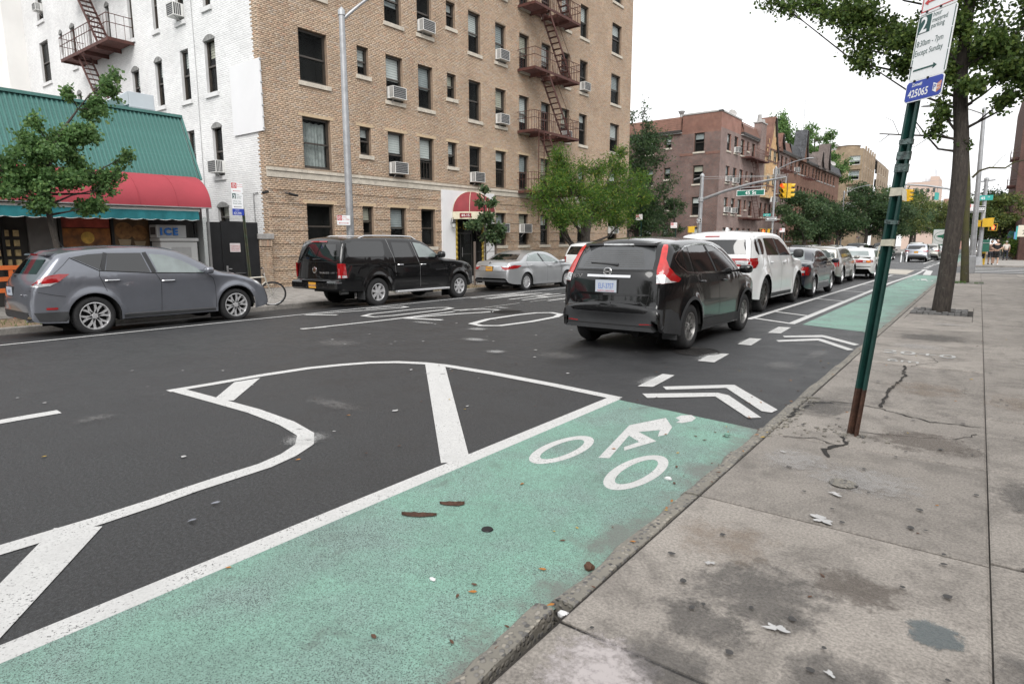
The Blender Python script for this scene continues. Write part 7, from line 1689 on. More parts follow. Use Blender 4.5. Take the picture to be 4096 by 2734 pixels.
sr_ = thing('no_parking_sign', 'white sign with a red double arrow at the very top of the leaning post', 'sign', P(0, .6)); sign_box('panel', P, A0, A1, .606, 1.06, M_sw, sr_, d=.001)
arrow(P, A0+.03, A1-.03, .685, .022, M_sred, sr_, D+.001, both=True); q = MB(); q.prism([(A0+.012, .622), (A1-.012, .622), (A1-.012, .629), (A0+.012, .629)], lambda a, c, dd: P(a, c, dd), D+.001, D+.002); q.prism([(A0+.012, .629), (A0+.019, .629), (A0+.019, 1.04), (A0+.012, 1.04)], lambda a, c, dd: P(a, c, dd), D+.001, D+.002); part('border', q, M_sred, sr_)
for i, (a, b_) in enumerate(((.0, .618), (.115, .618), (.0, .146), (.115, .146), (-.06, .64), (-.058, .25))): part('bolt', MB().lathe([(0, .008), (.008, .007), (.010, 0)], P(a, b_, D), n, 8), M_black, sg)
def parking_stack(x, y, z0, yaw, lab_post, kind, post_m, postw=.05, base_z=0.0, ztop=None, pole=True, lean=0.0, group=None):
 """generic parking sign on its own green post; kind: list of (type, height)"""
 u = Vector((math.cos(yaw), math.sin(yaw), 0)); t = thing('parking_sign', lab_post, 'sign', (x, y, base_z), group=group)
 P, u, v, n = plate_frame((x, y, z0), u, (lean, 0, 1))
 h = 0
 for ty, hh in kind:
  if ty == 'blue':
   sign_box('panel', P, -.155, .155, h, h+hh, M_sblue, t, d=.03); text('425390', hh*.55, P(-.13, h+.02, .037), u, v, M_sw, t, sx=.75); text('Zone#', hh*.22, P(-.08, h+hh*.72, .037), u, v, M_sw, t)
  elif ty == 'meter':
   sign_box('panel', P, -.155, .155, h, h+hh-.004, M_sw, t, d=.03); sign_box('number_field', P, -.135, -.04, h+hh*.62, h+hh*.97, M_dgreen, t, .001, .034, .001); text('2', .14, P(-.122, h+hh*.64, .037), u, v, M_sw, t, bold=.003)
   for k, s_ in enumerate(('hour', 'metered', 'parking')): text(s_, .045, P(-.02, h+hh*.88-.045*k, .036), u, v, M_dgreen, t, sx=.85)
   text('8:30am - 7pm', .05, P(-.13, h+hh*.44, .036), u, v, M_dgreen, t, sx=.8); text('Except Sunday', .05, P(-.13, h+hh*.30, .036), u, v, M_dgreen, t, sx=.8); arrow(P, -.11, .10, h+hh*.12, .016, M_cb, t, .035, left=True)
  else:
   sign_box('panel', P, -.155 if ty == 'np' else -.23, .155 if ty == 'np' else .23, h, h+hh-.004, M_sw, t, d=.03); w0 = -.145 if ty == 'np' else -.215
   sign_box('symbol_field', P, w0, w0+hh*.52, h+hh*.46, h+hh*.96, M_sred, t, .001, .034, .001)
   q = MB(); cx, cy, rr_ = w0+hh*.26, h+hh*.71, hh*.19
   for k in range(16): a, b_ = 2*PI*k/16, 2*PI*(k+1)/16; q.prism([(cx+rr_*math.cos(a), cy+rr_*math.sin(a)), (cx+rr_*math.cos(b_), cy+rr_*math.sin(b_)), (cx+rr_*.8*math.cos(b_), cy+rr_*.8*math.sin(b_)), (cx+rr_*.8*math.cos(a), cy+rr_*.8*math.sin(a))], lambda a, c, dd: P(a, c, dd), .036, .037)
   part('symbol', q, M_sw, t); text('P', rr_*1.7, P(cx-rr_*.45, cy-rr_*.6, .037), u, v, M_sw, t)
   if ty == 'np':
    for k, s_ in enumerate(('8am - 8:30am', 'Except Sunday')): text(s_, .038, P(w0+hh*.56, h+hh*.78-.05*k, .036), u, v, M_sred, t, sx=.66)
    arrow(P, -.11, .10, h+hh*.2, .016, M_sred, t, .035, left=True)
   else:
    for k, s_ in enumerate(('Thursday', '9am - 10:30am')): text(s_, .052, P(w0+hh*.56, h+hh*.76-.07*k, .036), u, v, M_sred, t, sx=.8)
    arrow(P, -.17, .17, h+hh*.2, .024, M_sred, t, .035, both=True)
  h += hh
 if pole:
  p = thing('sign_post', 'green perforated post carrying the '+lab_post.split(' on ')[0], 'sign post', (x, y, base_z)); b_ = Vector((x+.12*math.cos(yaw), y+.12*math.sin(yaw), base_z)); channel_post(b_+Vector((.05, .10, 0)), Vector((x+.12*math.cos(yaw), y+.12*math.sin(yaw), ztop or z0+h)), u, post_m, p)
 return t
M_postold = mk('worn_green_post', (.075, .075, .045), .6, .2, var=.35, vs=6, dirt=((.03, .10, .07), .5, .7, 7))
parking_stack(-15.7, 8.80, 2.33, PI/2-.05, 'stacked white and blue street parking sign beside the black gate', [('blue', .17), ('meter', .40), ('np', .27)], M_postold, base_z=-.06, ztop=3.12)
# lamp post with curved arm and its small sign
def lamp_post(lab, x, y, z0, zt, arm, r0=.11, r1=.075, base=None, head=True, lean=0.0):
 t = thing('street_lamp', lab, 'street lamp', (x, y, z0)); part('pole', MB().tube([(x, y, z0), (x+lean*.5, y, (z0+zt)/2), (x+lean, y, zt)], [r0, (r0+r1)/2, r1], 12), M_galv, t, smooth=True)
 part('finial', MB().lathe([(r1*1.25, -.12), (r1*1.25, .02), (r1*.6, .08), (0, .13)], (x+lean, y, zt), n=12), M_alum, t, smooth=True)
 (ax_, ay, az) = arm; P0 = Vector((x+lean, y, zt-.25)); P1 = Vector((ax_, ay, az)); q = MB(); pts = [P0 + (P1-P0)*s_ + Vector((0, 0, .14*math.sin(PI*s_))) for s_ in [k/8 for k in range(9)]]; q.tube(pts, [.05-.002*k for k in range(9)], 8); part('arm', q, M_galv, t, smooth=True)
 if head:
  d = (P1-P0); d.z = 0; d.normalize(); q = MB(); side_ = d.cross(Vector((0, 0, 1)))
  m_ = bmesh.new(); bmesh.ops.create_uvsphere(m_, u_segments=12, v_segments=8, radius=1)
  for v_ in m_.verts: c_ = v_.co.copy(); v_.co = P1 + d*(c_.x*.38+.30) + side_*c_.y*.15 + Vector((0, 0, c_.z*.065))
  q.bm(m_); part('lamp_head', q, M_alum, t, smooth=True)
 if base: part('base', MB().cbox(x-base/2, x+base/2, y-base/2, y+base/2, z0-.02, z0+.95, .04), M_galv, t)
 return t
lamp_post('tall grey street lamp in front of the tan brick house beside the long black SUV', -15.75, 12.48, -.06, 8.40, (-15.0, 14.4, 9.7), .13, .085)
parking_stack(-15.62, 12.12, 2.16, PI/2-.1, 'white Thursday no parking sign on the tall grey street lamp', [('npw', .30)], M_galv, pole=False)
lamp_post('grey street lamp with one way sign by the wine red house', -15.5, 60.5, -.1, 8.55, (-13.0, 60.4, 9.12), .12, .085); lamp_post('slim grey street lamp further along the left kerb', -15.5, 96, -.1, 8.8, (-13.0, 95.9, 9.45), .13, .09)
lamp_post('grey street lamp with square base on the right corner behind the mossy trunk', -.26, 41.4, .05, 8.55, (-2.6, 41.2, 8.98), .15, .085, base=.34, lean=-.22)
# ---- signal heads
def head(t, c, fwd, side, m=None, lit=0, n=3, s_=1.0):
 """vertical signal head with visors; fwd = facing"""
 fwd, side = Vector(fwd).normalized(), Vector(side).normalized(); c = Vector(c); up = Vector((0, 0, 1))
 for k in range(n):
  cc = c + up*(-.30*k*s_); q = MB().obox(cc, side, fwd, up, .145*s_, .10*s_, .145*s_); o = part('housing', q, M_yel, t)
  q = MB().lathe([(0, .005), (.105*s_, .0)], cc+fwd*.105*s_, fwd, 16); part('lens', q, M_lit if k == lit else M_lens, o)
  q = MB(); b0 = len(q.v); nn = 14
  for j in range(nn+1):
   a = PI*(-.2+1.4*j/nn); r_ = .12*s_
   for dd in (.10, .34): q.v.append(tuple(cc + side*r_*math.cos(a) + up*r_*math.sin(a) + fwd*dd*s_*(1 if dd < .2 else 1-.12*(1-math.sin(a)))))
  for j in range(nn): q.f.append((2*j, 2*j+2, 2*j+3, 2*j+1))
  part('visor', q, M_yel, o, smooth=True)
sp = thing('traffic_signal', 'grey mast arm signal pole with a red light over the left lane', 'traffic signal', (-15.55, 42, -.1))
part('pole', MB().tube([(-15.55, 42, -.1), (-15.5, 42, 6.2)], [.16, .12], 12), M_galv, sp, smooth=True); part('finial', MB().lathe([(.15, -.05), (.15, .05), (.08, .14), (0, .2)], (-15.5, 42, 6.2), n=12), M_alum, sp, smooth=True)
part('arm', MB().tube([(-15.5, 42, 4.62), (-13.9, 42, 5.12), (-12.25, 42, 5.50), (-11.0, 42, 5.68), (-10.1, 42, 5.78)], [.10, .09, .08, .07, .06], 10), M_galv, sp, smooth=True); part('collar', MB().lathe([(.17, -.15), (.19, -.12), (.19, .12), (.17, .15)], (-15.52, 42, 4.62), n=12), M_galv, sp)
part('guy_wire', MB().tube([(-15.5, 42, 6.15), (-12.5, 42, 6.0), (-10.15, 42, 5.9)], .014, 5), M_steel, sp); part('guy_wire', MB().tube([(-15.5, 42, 6.0), (-12.5, 42, 5.92), (-10.15, 42, 5.84)], .014, 5), M_steel, sp); part('cross_bar', MB().tube([(-16.1, 42.1, 6.0), (-15.5, 42, 6.12)], .06, 8), M_galv, sp)
head(sp, (-10.2, 41.95, 5.25), (-.25, -1, 0), (1, -.25, 0)); head(sp, (-9.92, 42.15, 5.25), (1, .3, 0), (-.3, 1, 0), lit=9); part('hanger', MB().tube([(-10.12, 42, 5.76), (-10.12, 42, 5.40)], .04, 6), M_galv, sp)
part('sign_bracket', MB().tube([(-13.0, 42, 5.24), (-11.3, 42, 5.32)], .03, 6), M_alum, sp)
g45 = thing('street_sign', 'green 45 St sign with white border hanging from the mast arm', 'sign', (-12.2, 41.9, 4.9)); part('panel', MB().box(-13.10, -11.33, 41.88, 41.90, 4.74, 5.11), M_sw, g45); part('field', MB().box(-13.06, -11.37, 41.870, 41.879, 4.775, 5.075), M_sgn, g45); text('45 St', .30, (-12.20, 41.865, 4.82), (1, 0, 0), (0, 0, 1), M_sw, g45, align='CENTER', bold=.008, sp=1.1)
for x in (-12.9, -11.55): part('hanger', MB().tube([(x, 41.92, 5.1), (x, 42, 5.27)], .02, 6), M_alum, g45)
def ped_box(lab, x, y, z, fx, fy, lit=None, w=.42, group=None):
 t = thing('pedestrian_signal', lab, 'pedestrian signal', (x, y, z), group=group); fwd = Vector((fx, fy, 0)).normalized(); side = fwd.cross(Vector((0, 0, 1)))
 part('housing', MB().obox((x, y, z), side, fwd, (0, 0, 1), w/2, .11, w/2*.95), M_yel, t); part('screen', MB().obox(Vector((x, y, z))+fwd*.115, side, fwd, (0, 0, 1), w/2*.86, .006, w/2*.80), M_black, t)
 part('hood', MB().obox(Vector((x, y, z+w/2*.98))+fwd*.16, side, fwd, (0, 0, 1), w/2, .10, .012), M_yel, t)
 if lit:
  c = Vector((x, y, z))+fwd*.125; hand = [(-.06, -.14), (.05, -.14), (.075, -.02), (.11, .04), (.09, .06), (.05, .02), (.05, .13), (.025, .13), (.02, .04), (.015, .15), (-.01, .15), (-.015, .04), (-.025, .13), (-.05, .13), (-.05, .03), (-.07, .08), (-.09, .07), (-.07, -.04)]
  part('hand_symbol', MB().prism(hand, lambda a, b_, d: c - side*(a*1.15+.0) + Vector((0, 0, b_*1.1)) + fwd*d, 0, .006), M_lito, t)
 part('arm', MB().bar(Vector((x, y, z+w/2))-fwd*.05, Vector((x, y, z+w/2))+side*.35-fwd*.05, .05, .05), M_yel, t); return t
ped_box('yellow pedestrian signal seen from behind on the mast arm pole', -16.08, 41.9, 2.62, -.6, .8); ped_box('pedestrian signal with a lit red hand on the lamp post by the wine red house', -16.2, 60.3, 2.83, .1, -1, True); ped_box('yellow pedestrian signal turned sideways beside the lit hand, left side', -15.75, 60.35, 2.83, 1, .2)
def one_way(lab, x, y, z, yaw, w=.92, h=.31, left=True, body='ONE WAY'):
 t = thing('one_way_sign', lab, 'sign', (x, y, z)); P, u, v, n = plate_frame((x, y, z), (math.cos(yaw), math.sin(yaw), 0), (0, 0, 1)); sign_box('panel', P, -w/2, w/2, -h/2, h/2, M_sw, t, .006); sign_box('field', P, -w/2+.02, w/2-.02, -h/2+.02, h/2-.02, M_cb, t, .001, .0065, .01)
 a0, a1 = -w/2+.05, w/2-.05; hh = h*.30
 pts = [(a0, 0), (a0+hh*1.1, hh), (a0+hh*1.1, hh*.75), (a1, hh*.75), (a1, -hh*.75), (a0+hh*1.1, -hh*.75), (a0+hh*1.1, -hh)]
 if not left: pts = [(-a, b_) for a, b_ in pts]
 part('arrow', MB().prism(pts, lambda a, b_, d: P(a, b_, d), .008, .009), M_sw, t); text(body, h*.36, P(.05 if left else -.05, -h*.13, .011), u, v, M_cb, t, align='CENTER', bold=.004); return t
one_way('black and white ONE WAY arrow sign on the lamp post by the wine red house', -15.55, 60.2, 3.96, 0, .96, .34)
one_way('small ONE WAY sign pointing right on the mast arm pole', -15.5, 41.8, 3.22, .0, .32, .30, left=False, body='WAY')
t45 = thing('street_sign', 'small teal 45 ST name sign above the ONE WAY arrow on the left lamp post', 'sign', (-15.95, 60.2, 4.3)); part('panel', MB().box(-16.28, -15.63, 60.18, 60.2, 4.2, 4.44), M_teal, t45); text('45 ST', .17, (-15.95, 60.17, 4.25), (1, 0, 0), (0, 0, 1), M_sw, t45, align='CENTER')
for i, (x, y, z, lab) in enumerate(((-17.18, 36, 3.11, 'white no parking sign beside the yellow-green tree'), (-16.54, 40, 2.70, 'smaller white no parking sign left of the mast arm pole'), (-14.6, 60.5, 2.74, 'white no parking sign right of the lit red hand'), (-15.6, 112, 2.6, 'pale parking sign far along the left kerb'))):
 parking_stack(x, y, z, -.05, lab, [('npw', .36)], M_pgreen, base_z=-.1)
# ---- right corner signal group
rp = thing('traffic_signal', 'grey signal pole on a flared base at the far right corner', 'traffic signal', (.05, 57, .1))
part('pole', MB().tube([(.03, 57, .1), (-.06, 57, 6.25)], [.15, .12], 12), M_galv, rp, smooth=True); part('base', MB().add([(.03+a*.26, 57+b_*.26, .1) for a, b_ in ((-1, -1), (1, -1), (1, 1), (-1, 1))]+[(.03+a*.18, 57+b_*.18, .72) for a, b_ in ((-1, -1), (1, -1), (1, 1), (-1, 1))], [(0, 1, 5, 4), (1, 2, 6, 5), (2, 3, 7, 6), (3, 0, 4, 7), (4, 5, 6, 7)]), M_galv, rp)
part('finial', MB().lathe([(.16, -.05), (.16, .08), (.06, .16)], (-.06, 57, 6.25), n=12), M_alum, rp); part('cross_bar', MB().tube([(-.5, 57, 6.1), (.45, 57, 6.2)], .055, 8), M_galv, rp)
part('arm', MB().tube([(-.05, 57, 5.0), (-1.0, 57, 5.35), (-2.4, 57, 5.75), (-3.6, 57, 6.0), (-5.1, 57, 6.18)], [.10, .09, .08, .075, .06], 10), M_galv, rp, smooth=True); part('guy_wire', MB().tube([(-.06, 57, 6.2), (-2.6, 57, 6.38), (-5.1, 57, 6.25)], .012, 5), M_steel, rp)
head(rp, (-5.02, 56.95, 5.65), (-.5, -1, 0), (1, -.5, 0)); head(rp, (-4.75, 57.1, 5.65), (1, -.3, 0), (.3, 1, 0), lit=9); part('hanger', MB().tube([(-5.0, 57, 6.18), (-5.0, 57, 5.8)], .04, 6), M_galv, rp)
hs_ = thing('street_sign', 'small green sign edge-on hanging from the right mast arm', 'sign', (-2.95, 57, 5.2)); part('panel', MB().obox((-2.95, 57, 5.2), (.4, .9, 0), (0, 0, 1), (.9, -.4, 0), .28, .27, .015), M_teal, hs_); part('hanger', MB().tube([(-2.95, 57, 5.45), (-2.95, 57, 5.86)], .03, 6), M_galv, hs_)
r45 = thing('street_sign', 'teal 45 ST name sign on the far right signal pole', 'sign', (.02, 56.8, 4.93)); part('panel', MB().box(-.42, .43, 56.78, 56.80, 4.76, 5.12), M_teal, r45); text('45', .27, (-.28, 56.77, 4.83), (1, 0, 0), (0, 0, 1), M_sw, r45, bold=.004); text('ST', .13, (.12, 56.77, 4.95), (1, 0, 0), (0, 0, 1), M_sw, r45)
one_way('black ONE WAY sign partly behind the grey lamp on the right corner', -.38, 56.8, 4.15, 0, .92, .44)
parking_stack(-.62, 41.15, 3.35, 0.0, 'white no parking sign on the right corner lamp post', [('np', .36)], M_galv, pole=False)
ped_box('large yellow pedestrian signal back facing on the far right pole', .31, 56.6, 3.16, .1, 1, w=.62); ped_box('narrow yellow pedestrian signal behind the grey lamp on the right corner', -.32, 56.7, 3.1, .5, 1, w=.45); ped_box('pedestrian signal with a lit orange hand at the far right corner', .62, 57.3, 2.84, .15, -1, True, w=.5)
gb = thing('control_cabinet', 'dark green control cabinet strapped to the far right signal pole', 'cabinet', (.30, 57.2, 1.1)); part('case', MB().cbox(.05, .56, 57.0, 57.35, 1.08, 1.96, .02), mk('cabinet_green', (.012, .10, .065), .5, var=.1), gb); part('strap', MB().box(.02, .58, 56.97, 57.0, 1.7, 1.74), M_steel, gb)
yb = thing('newspaper_box', 'yellow street box behind the far right signal pole', 'street box', (.25, 57.6, .1)); part('case', MB().cbox(.14, .40, 57.6, 57.9, .12, 1.08, .02), M_yel, yb); part('window', MB().box(.18, .36, 57.585, 57.598, .6, .95), M_black, yb)
for i, (x, y) in enumerate(((-5.55, 65.2), (-5.3, 67.3))):
 t = thing('delineator', 'white flexible post in the painted kerb extension, '+('left' if i == 0 else 'right')+' of the pair', 'delineator', (x, y, 0), group='white posts beyond the junction'); part('tube', MB().tube([(x, y, .02), (x+.03, y, 1.0)], .05, 10), M_sw, t, smooth=True); part('foot', MB().lathe([(.16, 0), (.12, .04), (.05, .05)], (x, y, .01), n=12), M_plast, t); part('band', MB().tube([(x+.022, y, .72), (x+.026, y, .80)], .053, 10), M_acg, t)
def aframe(x, y, lab):
 t = thing('wet_floor_sign', lab, 'sign', (x, y, .1));
 for s_ in (-1, 1): part('leaf', MB().prism([(-.16, 0), (.16, 0), (.11, .62), (-.11, .62)], lambda a, b_, d: (x+a, y+s_*(.16-.24*b_)+d, .12+b_), -.008, .008), M_yel, t)
aframe(3.05, 84, 'yellow folding floor sign by the seats at the right edge')
# bicycle leaning at the old sign post
def bicycle(lab, loc, rz, tilt, m):
 t = thing('bicycle', lab, 'bicycle', loc); t.rotation_euler = (tilt, 0, rz); R_ = .34
 for x in (-.5, .52):
  o = part('wheel', MB().tube([(x+R_*math.cos(a), 0, R_+R_*math.sin(a)) for a in [2*PI*k/28 for k in range(29)]], .018, 6, cap=False), M_tyre, t, world=False); q = MB().tube([(x+(R_-.025)*math.cos(a), 0, R_+(R_-.025)*math.sin(a)) for a in [2*PI*k/28 for k in range(29)]], .010, 5, cap=False)
  for k in range(14): a = 2*PI*k/14; q.bar((x, .015*(1 if k % 2 else -1), R_), (x+(R_-.03)*math.cos(a), 0, R_+(R_-.03)*math.sin(a)), .003, .003)
  part('rim', q, M_chrome, o, world=False); part('hub', MB().tube([(x, -.05, R_), (x, .05, R_)], .02, 8), M_steel, o, world=False)
 bb_, st_, hd_ = (-.05, 0, .30), (-.22, 0, .80), (.34, 0, .83); q = MB()
 for a, b_, r_ in ((bb_, st_, .017), (st_, hd_, .017), (bb_, (.37, 0, .70), .02), ((-.5, 0, .34), st_, .010), ((-.5, 0, .34), bb_, .012)): q.tube([a, b_], r_, 8)
 part('frame', q, m, t, world=False); q = MB(); q.tube([(.33, 0, .88), (.39, 0, .64)], .02, 8)
 for s_ in (-1, 1): q.tube([(.39, .05*s_, .66), (.45, .05*s_, .5), (.52, .05*s_, .34)], .014, 6)
 part('fork', q, m, t, world=False); part('handlebar', MB().tube([(.30, -.30, .98), (.33, -.15, 1.0), (.33, 0, .96), (.33, .15, 1.0), (.30, .30, .98)], .013, 6), M_chrome, t, world=False)
 q = MB()
 for s_ in (-1, 1): q.tube([(.30, .30*s_, .98), (.27, .20*s_, .985)], .019, 6)
 part('grip', q, M_black, t, world=False); part('saddle', MB().prism([(-.36, -.06), (-.36, .06), (-.24, .05), (-.10, .02), (-.10, -.02), (-.24, -.05)], lambda a, b_, d: (a, b_, d), .90, .95), M_black, t, world=False); part('seat_post', MB().tube([st_, (-.25, 0, .92)], .014, 6), M_steel, t, world=False)
 part('crank', MB().lathe([(.07, -.004), (.09, -.004), (.09, .004), (.07, .004)], bb_, (0, 1, 0), 18), M_black, t, world=False); return t
bicycle('pale bicycle leaning behind the grey crossover bonnet by the sign post', (-15.55, 8.95, -.07), rad(62), rad(18), mk('pale_cream_bike_paint', (.55, .52, .46), .4, var=.1))
bicycle('dark bicycle chained at the far right corner', (-.15, 55.2+3.2, .12), rad(88), rad(3), M_black)
# tree guard by the slim tree
tg_ = thing('tree_guard', 'low black iron tree guard with a ring motif beside the silver sedan', 'tree guard', (-15.6, 16.2, -.1))
for x0, y0, x1, y1 in ((-15.5, 16.1, -16.8, 16.1), (-16.8, 16.1, -16.8, 20.2)):
 q = MB(); n = int(math.hypot(x1-x0, y1-y0)/.12)
 for z in (.38, .10): q.bar((x0, y0, z-.05), (x1, y1, z-.05), .02, .02)
 for k in range(n+1): f_ = k/n; q.bar((x0+(x1-x0)*f_, y0+(y1-y0)*f_, -.1), (x0+(x1-x0)*f_, y0+(y1-y0)*f_, .40), .012, .012)
 part('railing', q, M_black, tg_)
# setts round the near tree pit
M_sett = mk('granite_sett', (.13, .128, .125), .85, var=.35, vs=5, fine=.2, bmp=.4)
pit = thing('tree_pit_edging', 'loose dark granite setts around the foot of the near leaning trunk', 'stone edging', (-.55, 17, .05)); RS_ = random.Random(5)
for i in range(9):
 for k in range(11):
  x, y = -1.05+i*.115, 16.28+k*.125
  if math.hypot(x+.55, y-17.0) < .30: continue
  j = RS_.uniform(-.012, .03) + (.03 if (x > -.3 and y < 17.3) else 0); c_ = Vector((x+RS_.uniform(-.01, .01), y, .03+j)); a = RS_.uniform(-.12, .12)
  part('sett', MB().obox(c_, (math.cos(a), math.sin(a), RS_.uniform(-.06, .06)), (-math.sin(a), math.cos(a), RS_.uniform(-.06, .06)), (0, 0, 1), .05, .055, .04), M_sett, pit)
pit2 = thing('tree_pit_edging', 'mossy sett edging around the second trunk', 'stone edging', (-.36, 31, .05)); M_moss = mk('moss', (.05, .075, .025), .95, var=.4, vs=8, bmp=.5)
for i in range(7):
 for k in range(8):
  x, y = -.85+i*.16, 30.2+k*.2
  if math.hypot(x+.36, y-31.0) < .3: continue
  part('sett', MB().cbox(x, x+.15, y, y+.18, .0, .062+RS_.uniform(0, .01), .01), M_moss if RS_.random() < .4 else M_sett, pit2)
# ================================================================== trees
def leaf_mat(name, stops, trans=.5):
 m, t, b = nodes(name); isl = N(t, 'ShaderNodeNewGeometry').outputs['Random Per Island']; p = coords(t, 'pos')
 c = mixc(t, 1.0, ramp(t, isl, stops), ramp(t, noise(t, p, .9, 4, .65), [(.3, .72), (.7, 1.25)]), 'MULTIPLY')
 L(t, c, b.inputs['Base Color']); b.inputs['Roughness'].default_value = .5; b.inputs['Specular IOR Level'].default_value = .35
 tr = N(t, 'ShaderNodeBsdfTranslucent'); L(t, c, tr.inputs[0]); ms = N(t, 'ShaderNodeMixShader'); ms.inputs[0].default_value = trans
 L(t, b.outputs[0], ms.inputs[1]); L(t, tr.outputs[0], ms.inputs[2]); L(t, ms.outputs[0], t.nodes['Material Output'].inputs[0]); return m
def bark_mat(name, a, b2, moss=None):
 m, t, b = nodes(name); co = coords(t, 'pos'); mp = N(t, 'ShaderNodeMapping'); mp.inputs['Scale'].default_value = (1, 1, .22); L(t, co, mp.inputs['Vector'])
 n1 = noise(t, mp.outputs[0], 26, 6, .7, .6); c = mixc(t, ramp(t, n1, [(.35, 0.), (.65, 1.)]), a, b2)
 c = mixc(t, ramp(t, noise(t, co, 7, 5, .7), [(.60, 0.), (.72, .7)]), c, (.16, .165, .14))
 if moss: c = mixc(t, ramp(t, noise(t, co, 2.2, 4, .6), [(.4, 0.), (.62, .8)]), c, moss)
 L(t, c, b.inputs['Base Color']); b.inputs['Roughness'].default_value = .95; bump(t, b, n1, .9, .03); return m
M_bark = bark_mat('grey_brown_bark', (.030, .025, .022), (.075, .063, .053)); M_barkm = bark_mat('mossy_bark', (.035, .03, .02), (.08, .07, .045), (.075, .075, .02))
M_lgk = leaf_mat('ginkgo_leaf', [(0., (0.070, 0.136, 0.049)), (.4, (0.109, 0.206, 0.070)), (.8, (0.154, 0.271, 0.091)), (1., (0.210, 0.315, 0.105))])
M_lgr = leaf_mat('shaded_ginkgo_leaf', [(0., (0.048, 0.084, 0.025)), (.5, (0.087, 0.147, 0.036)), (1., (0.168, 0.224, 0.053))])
M_lyg = leaf_mat('yellow_green_leaf', [(0., (0.051, 0.120, 0.022)), (.45, (0.092, 0.197, 0.034)), (.85, (0.157, 0.251, 0.039)), (1., (0.277, 0.273, 0.045))])
M_ldk = leaf_mat('dark_leaf', [(0., (0.028, 0.059, 0.025)), (.5, (0.050, 0.095, 0.038)), (1., (0.087, 0.137, 0.052))]); M_lmd = leaf_mat('mid_green_leaf', [(0., (0.045, 0.084, 0.039)), (.5, (0.078, 0.137, 0.059)), (1., (0.140, 0.189, 0.081))])
M_lol = leaf_mat('olive_leaf', [(0., (0.056, 0.091, 0.028)), (.5, (0.105, 0.147, 0.042)), (1., (0.196, 0.210, 0.056))]); M_lbr = leaf_mat('bright_leaf', [(0., (0.063, 0.133, 0.042)), (.5, (0.105, 0.196, 0.056)), (1., (0.154, 0.252, 0.070))])
def leaves_mesh(P, size, asp, rng, droop=.3, name='crown'):
 n = len(P); d = rng.normal(size=(n, 3)); d[:, 2] -= droop; d /= np.linalg.norm(d, axis=1)[:, None]
 r_ = rng.normal(size=(n, 3)); w = np.cross(d, r_); w /= np.linalg.norm(w, axis=1)[:, None]; nn = np.cross(d, w)
 s = size*rng.uniform(.6, 1.3, n)[:, None]
 V = np.stack([P, P + d*s*.6 + w*s*asp*.5 + nn*s*.08, P + d*s, P + d*s*.6 - w*s*asp*.5 + nn*s*.08], 1).reshape(-1, 3)
 F = np.arange(n*4).reshape(-1, 4); me = bpy.data.meshes.new(name); me.vertices.add(n*4); me.vertices.foreach_set('co', V.reshape(-1)); me.loops.add(n*4); me.loops.foreach_set('vertex_index', F.reshape(-1).astype(np.int32))
 me.polygons.add(n); me.polygons.foreach_set('loop_start', np.arange(0, n*4, 4, dtype=np.int32)); me.update(calc_edges=True); return me
def tree(label, trunk, radii, clumps, n, size, asp, ml, mb_=None, seed=1, twig=.012, name='tree', limb=.05, twigs=7, spread=.05, extra=None, group=None, spr=.12):
 """trunk: centre line; clumps: (x,y,z, rx,ry,rz, weight); leaves sit along twigs inside every clump"""
 rng = np.random.default_rng(seed); t = thing(name, label, 'tree', trunk[0], group=group); mb_ = mb_ or M_bark
 T = crom3(trunk, 5); rr_ = np.interp(np.linspace(0, 1, len(T)), np.linspace(0, 1, len(radii)), radii)
 part('trunk', MB().tube([tuple(p) for p in T], list(rr_), 12), mb_, t, smooth=True)
 q = MB(); tot = sum(c[6] for c in clumps); P = []
 for ci, c in enumerate(clumps):
  cc = np.array(c[:3]); R_ = np.array(c[3:6]); k = int(n*c[6]/tot)
  d = np.linalg.norm(T - cc, axis=1) + np.abs(T[:, 2]-(cc[2]-.6*np.linalg.norm((T[-1]-cc)[:2])-.2))*.6; i0 = int(np.argmin(d)); a = T[i0]
  mid = (a+cc)/2 + np.array((0, 0, -.12*np.linalg.norm(cc-a)))*.6 + rng.normal(size=3)*.08
  q.tube([tuple(a), tuple(mid), tuple(cc)], [min(limb, rr_[i0]*.7), limb*.55, limb*.28], 6)
  m_ = max(3, int(twigs))
  for j in range(m_):
   v = rng.normal(size=3); v /= np.linalg.norm(v); e = cc + v*R_*rng.uniform(.55, 1.0); st_ = cc + (mid-cc)*rng.uniform(0, .5)
   b_ = (st_+e)/2 + rng.normal(size=3)*.12*R_; q.tube([tuple(st_), tuple(b_), tuple(e)], [twig, twig*.7, twig*.35], 4, cap=False)
   kk = k//m_; s_ = rng.uniform(.15, 1.05, kk)**.8; X = ((1-s_)**2)[:, None]*st_ + (2*s_*(1-s_))[:, None]*b_ + (s_**2)[:, None]*e
   P.append(X + rng.normal(size=(kk, 3))*(spread + spr*R_.mean())*np.array((1, 1, .85)))
 if extra: extra(q)
 part('branches', q, mb_, t, smooth=True)
 P = np.concatenate(P); o = part('crown', leaves_mesh(P, size, asp, rng), ml, t); o['kind'] = 'stuff'; return t
def crom3(pts, k):
 P = [np.array(p, float) for p in pts]; out = []
 for i in range(len(P)-1):
  p0, p1, p2, p3 = P[max(i-1, 0)], P[i], P[i+1], P[min(i+2, len(P)-1)]
  for j in range(k):
   t = j/k; out.append(.5*((2*p1) + (-p0+p2)*t + (2*p0-5*p1+4*p2-p3)*t*t + (-p0+3*p1-3*p2+p3)*t**3))
 out.append(P[-1]); return np.array(out)
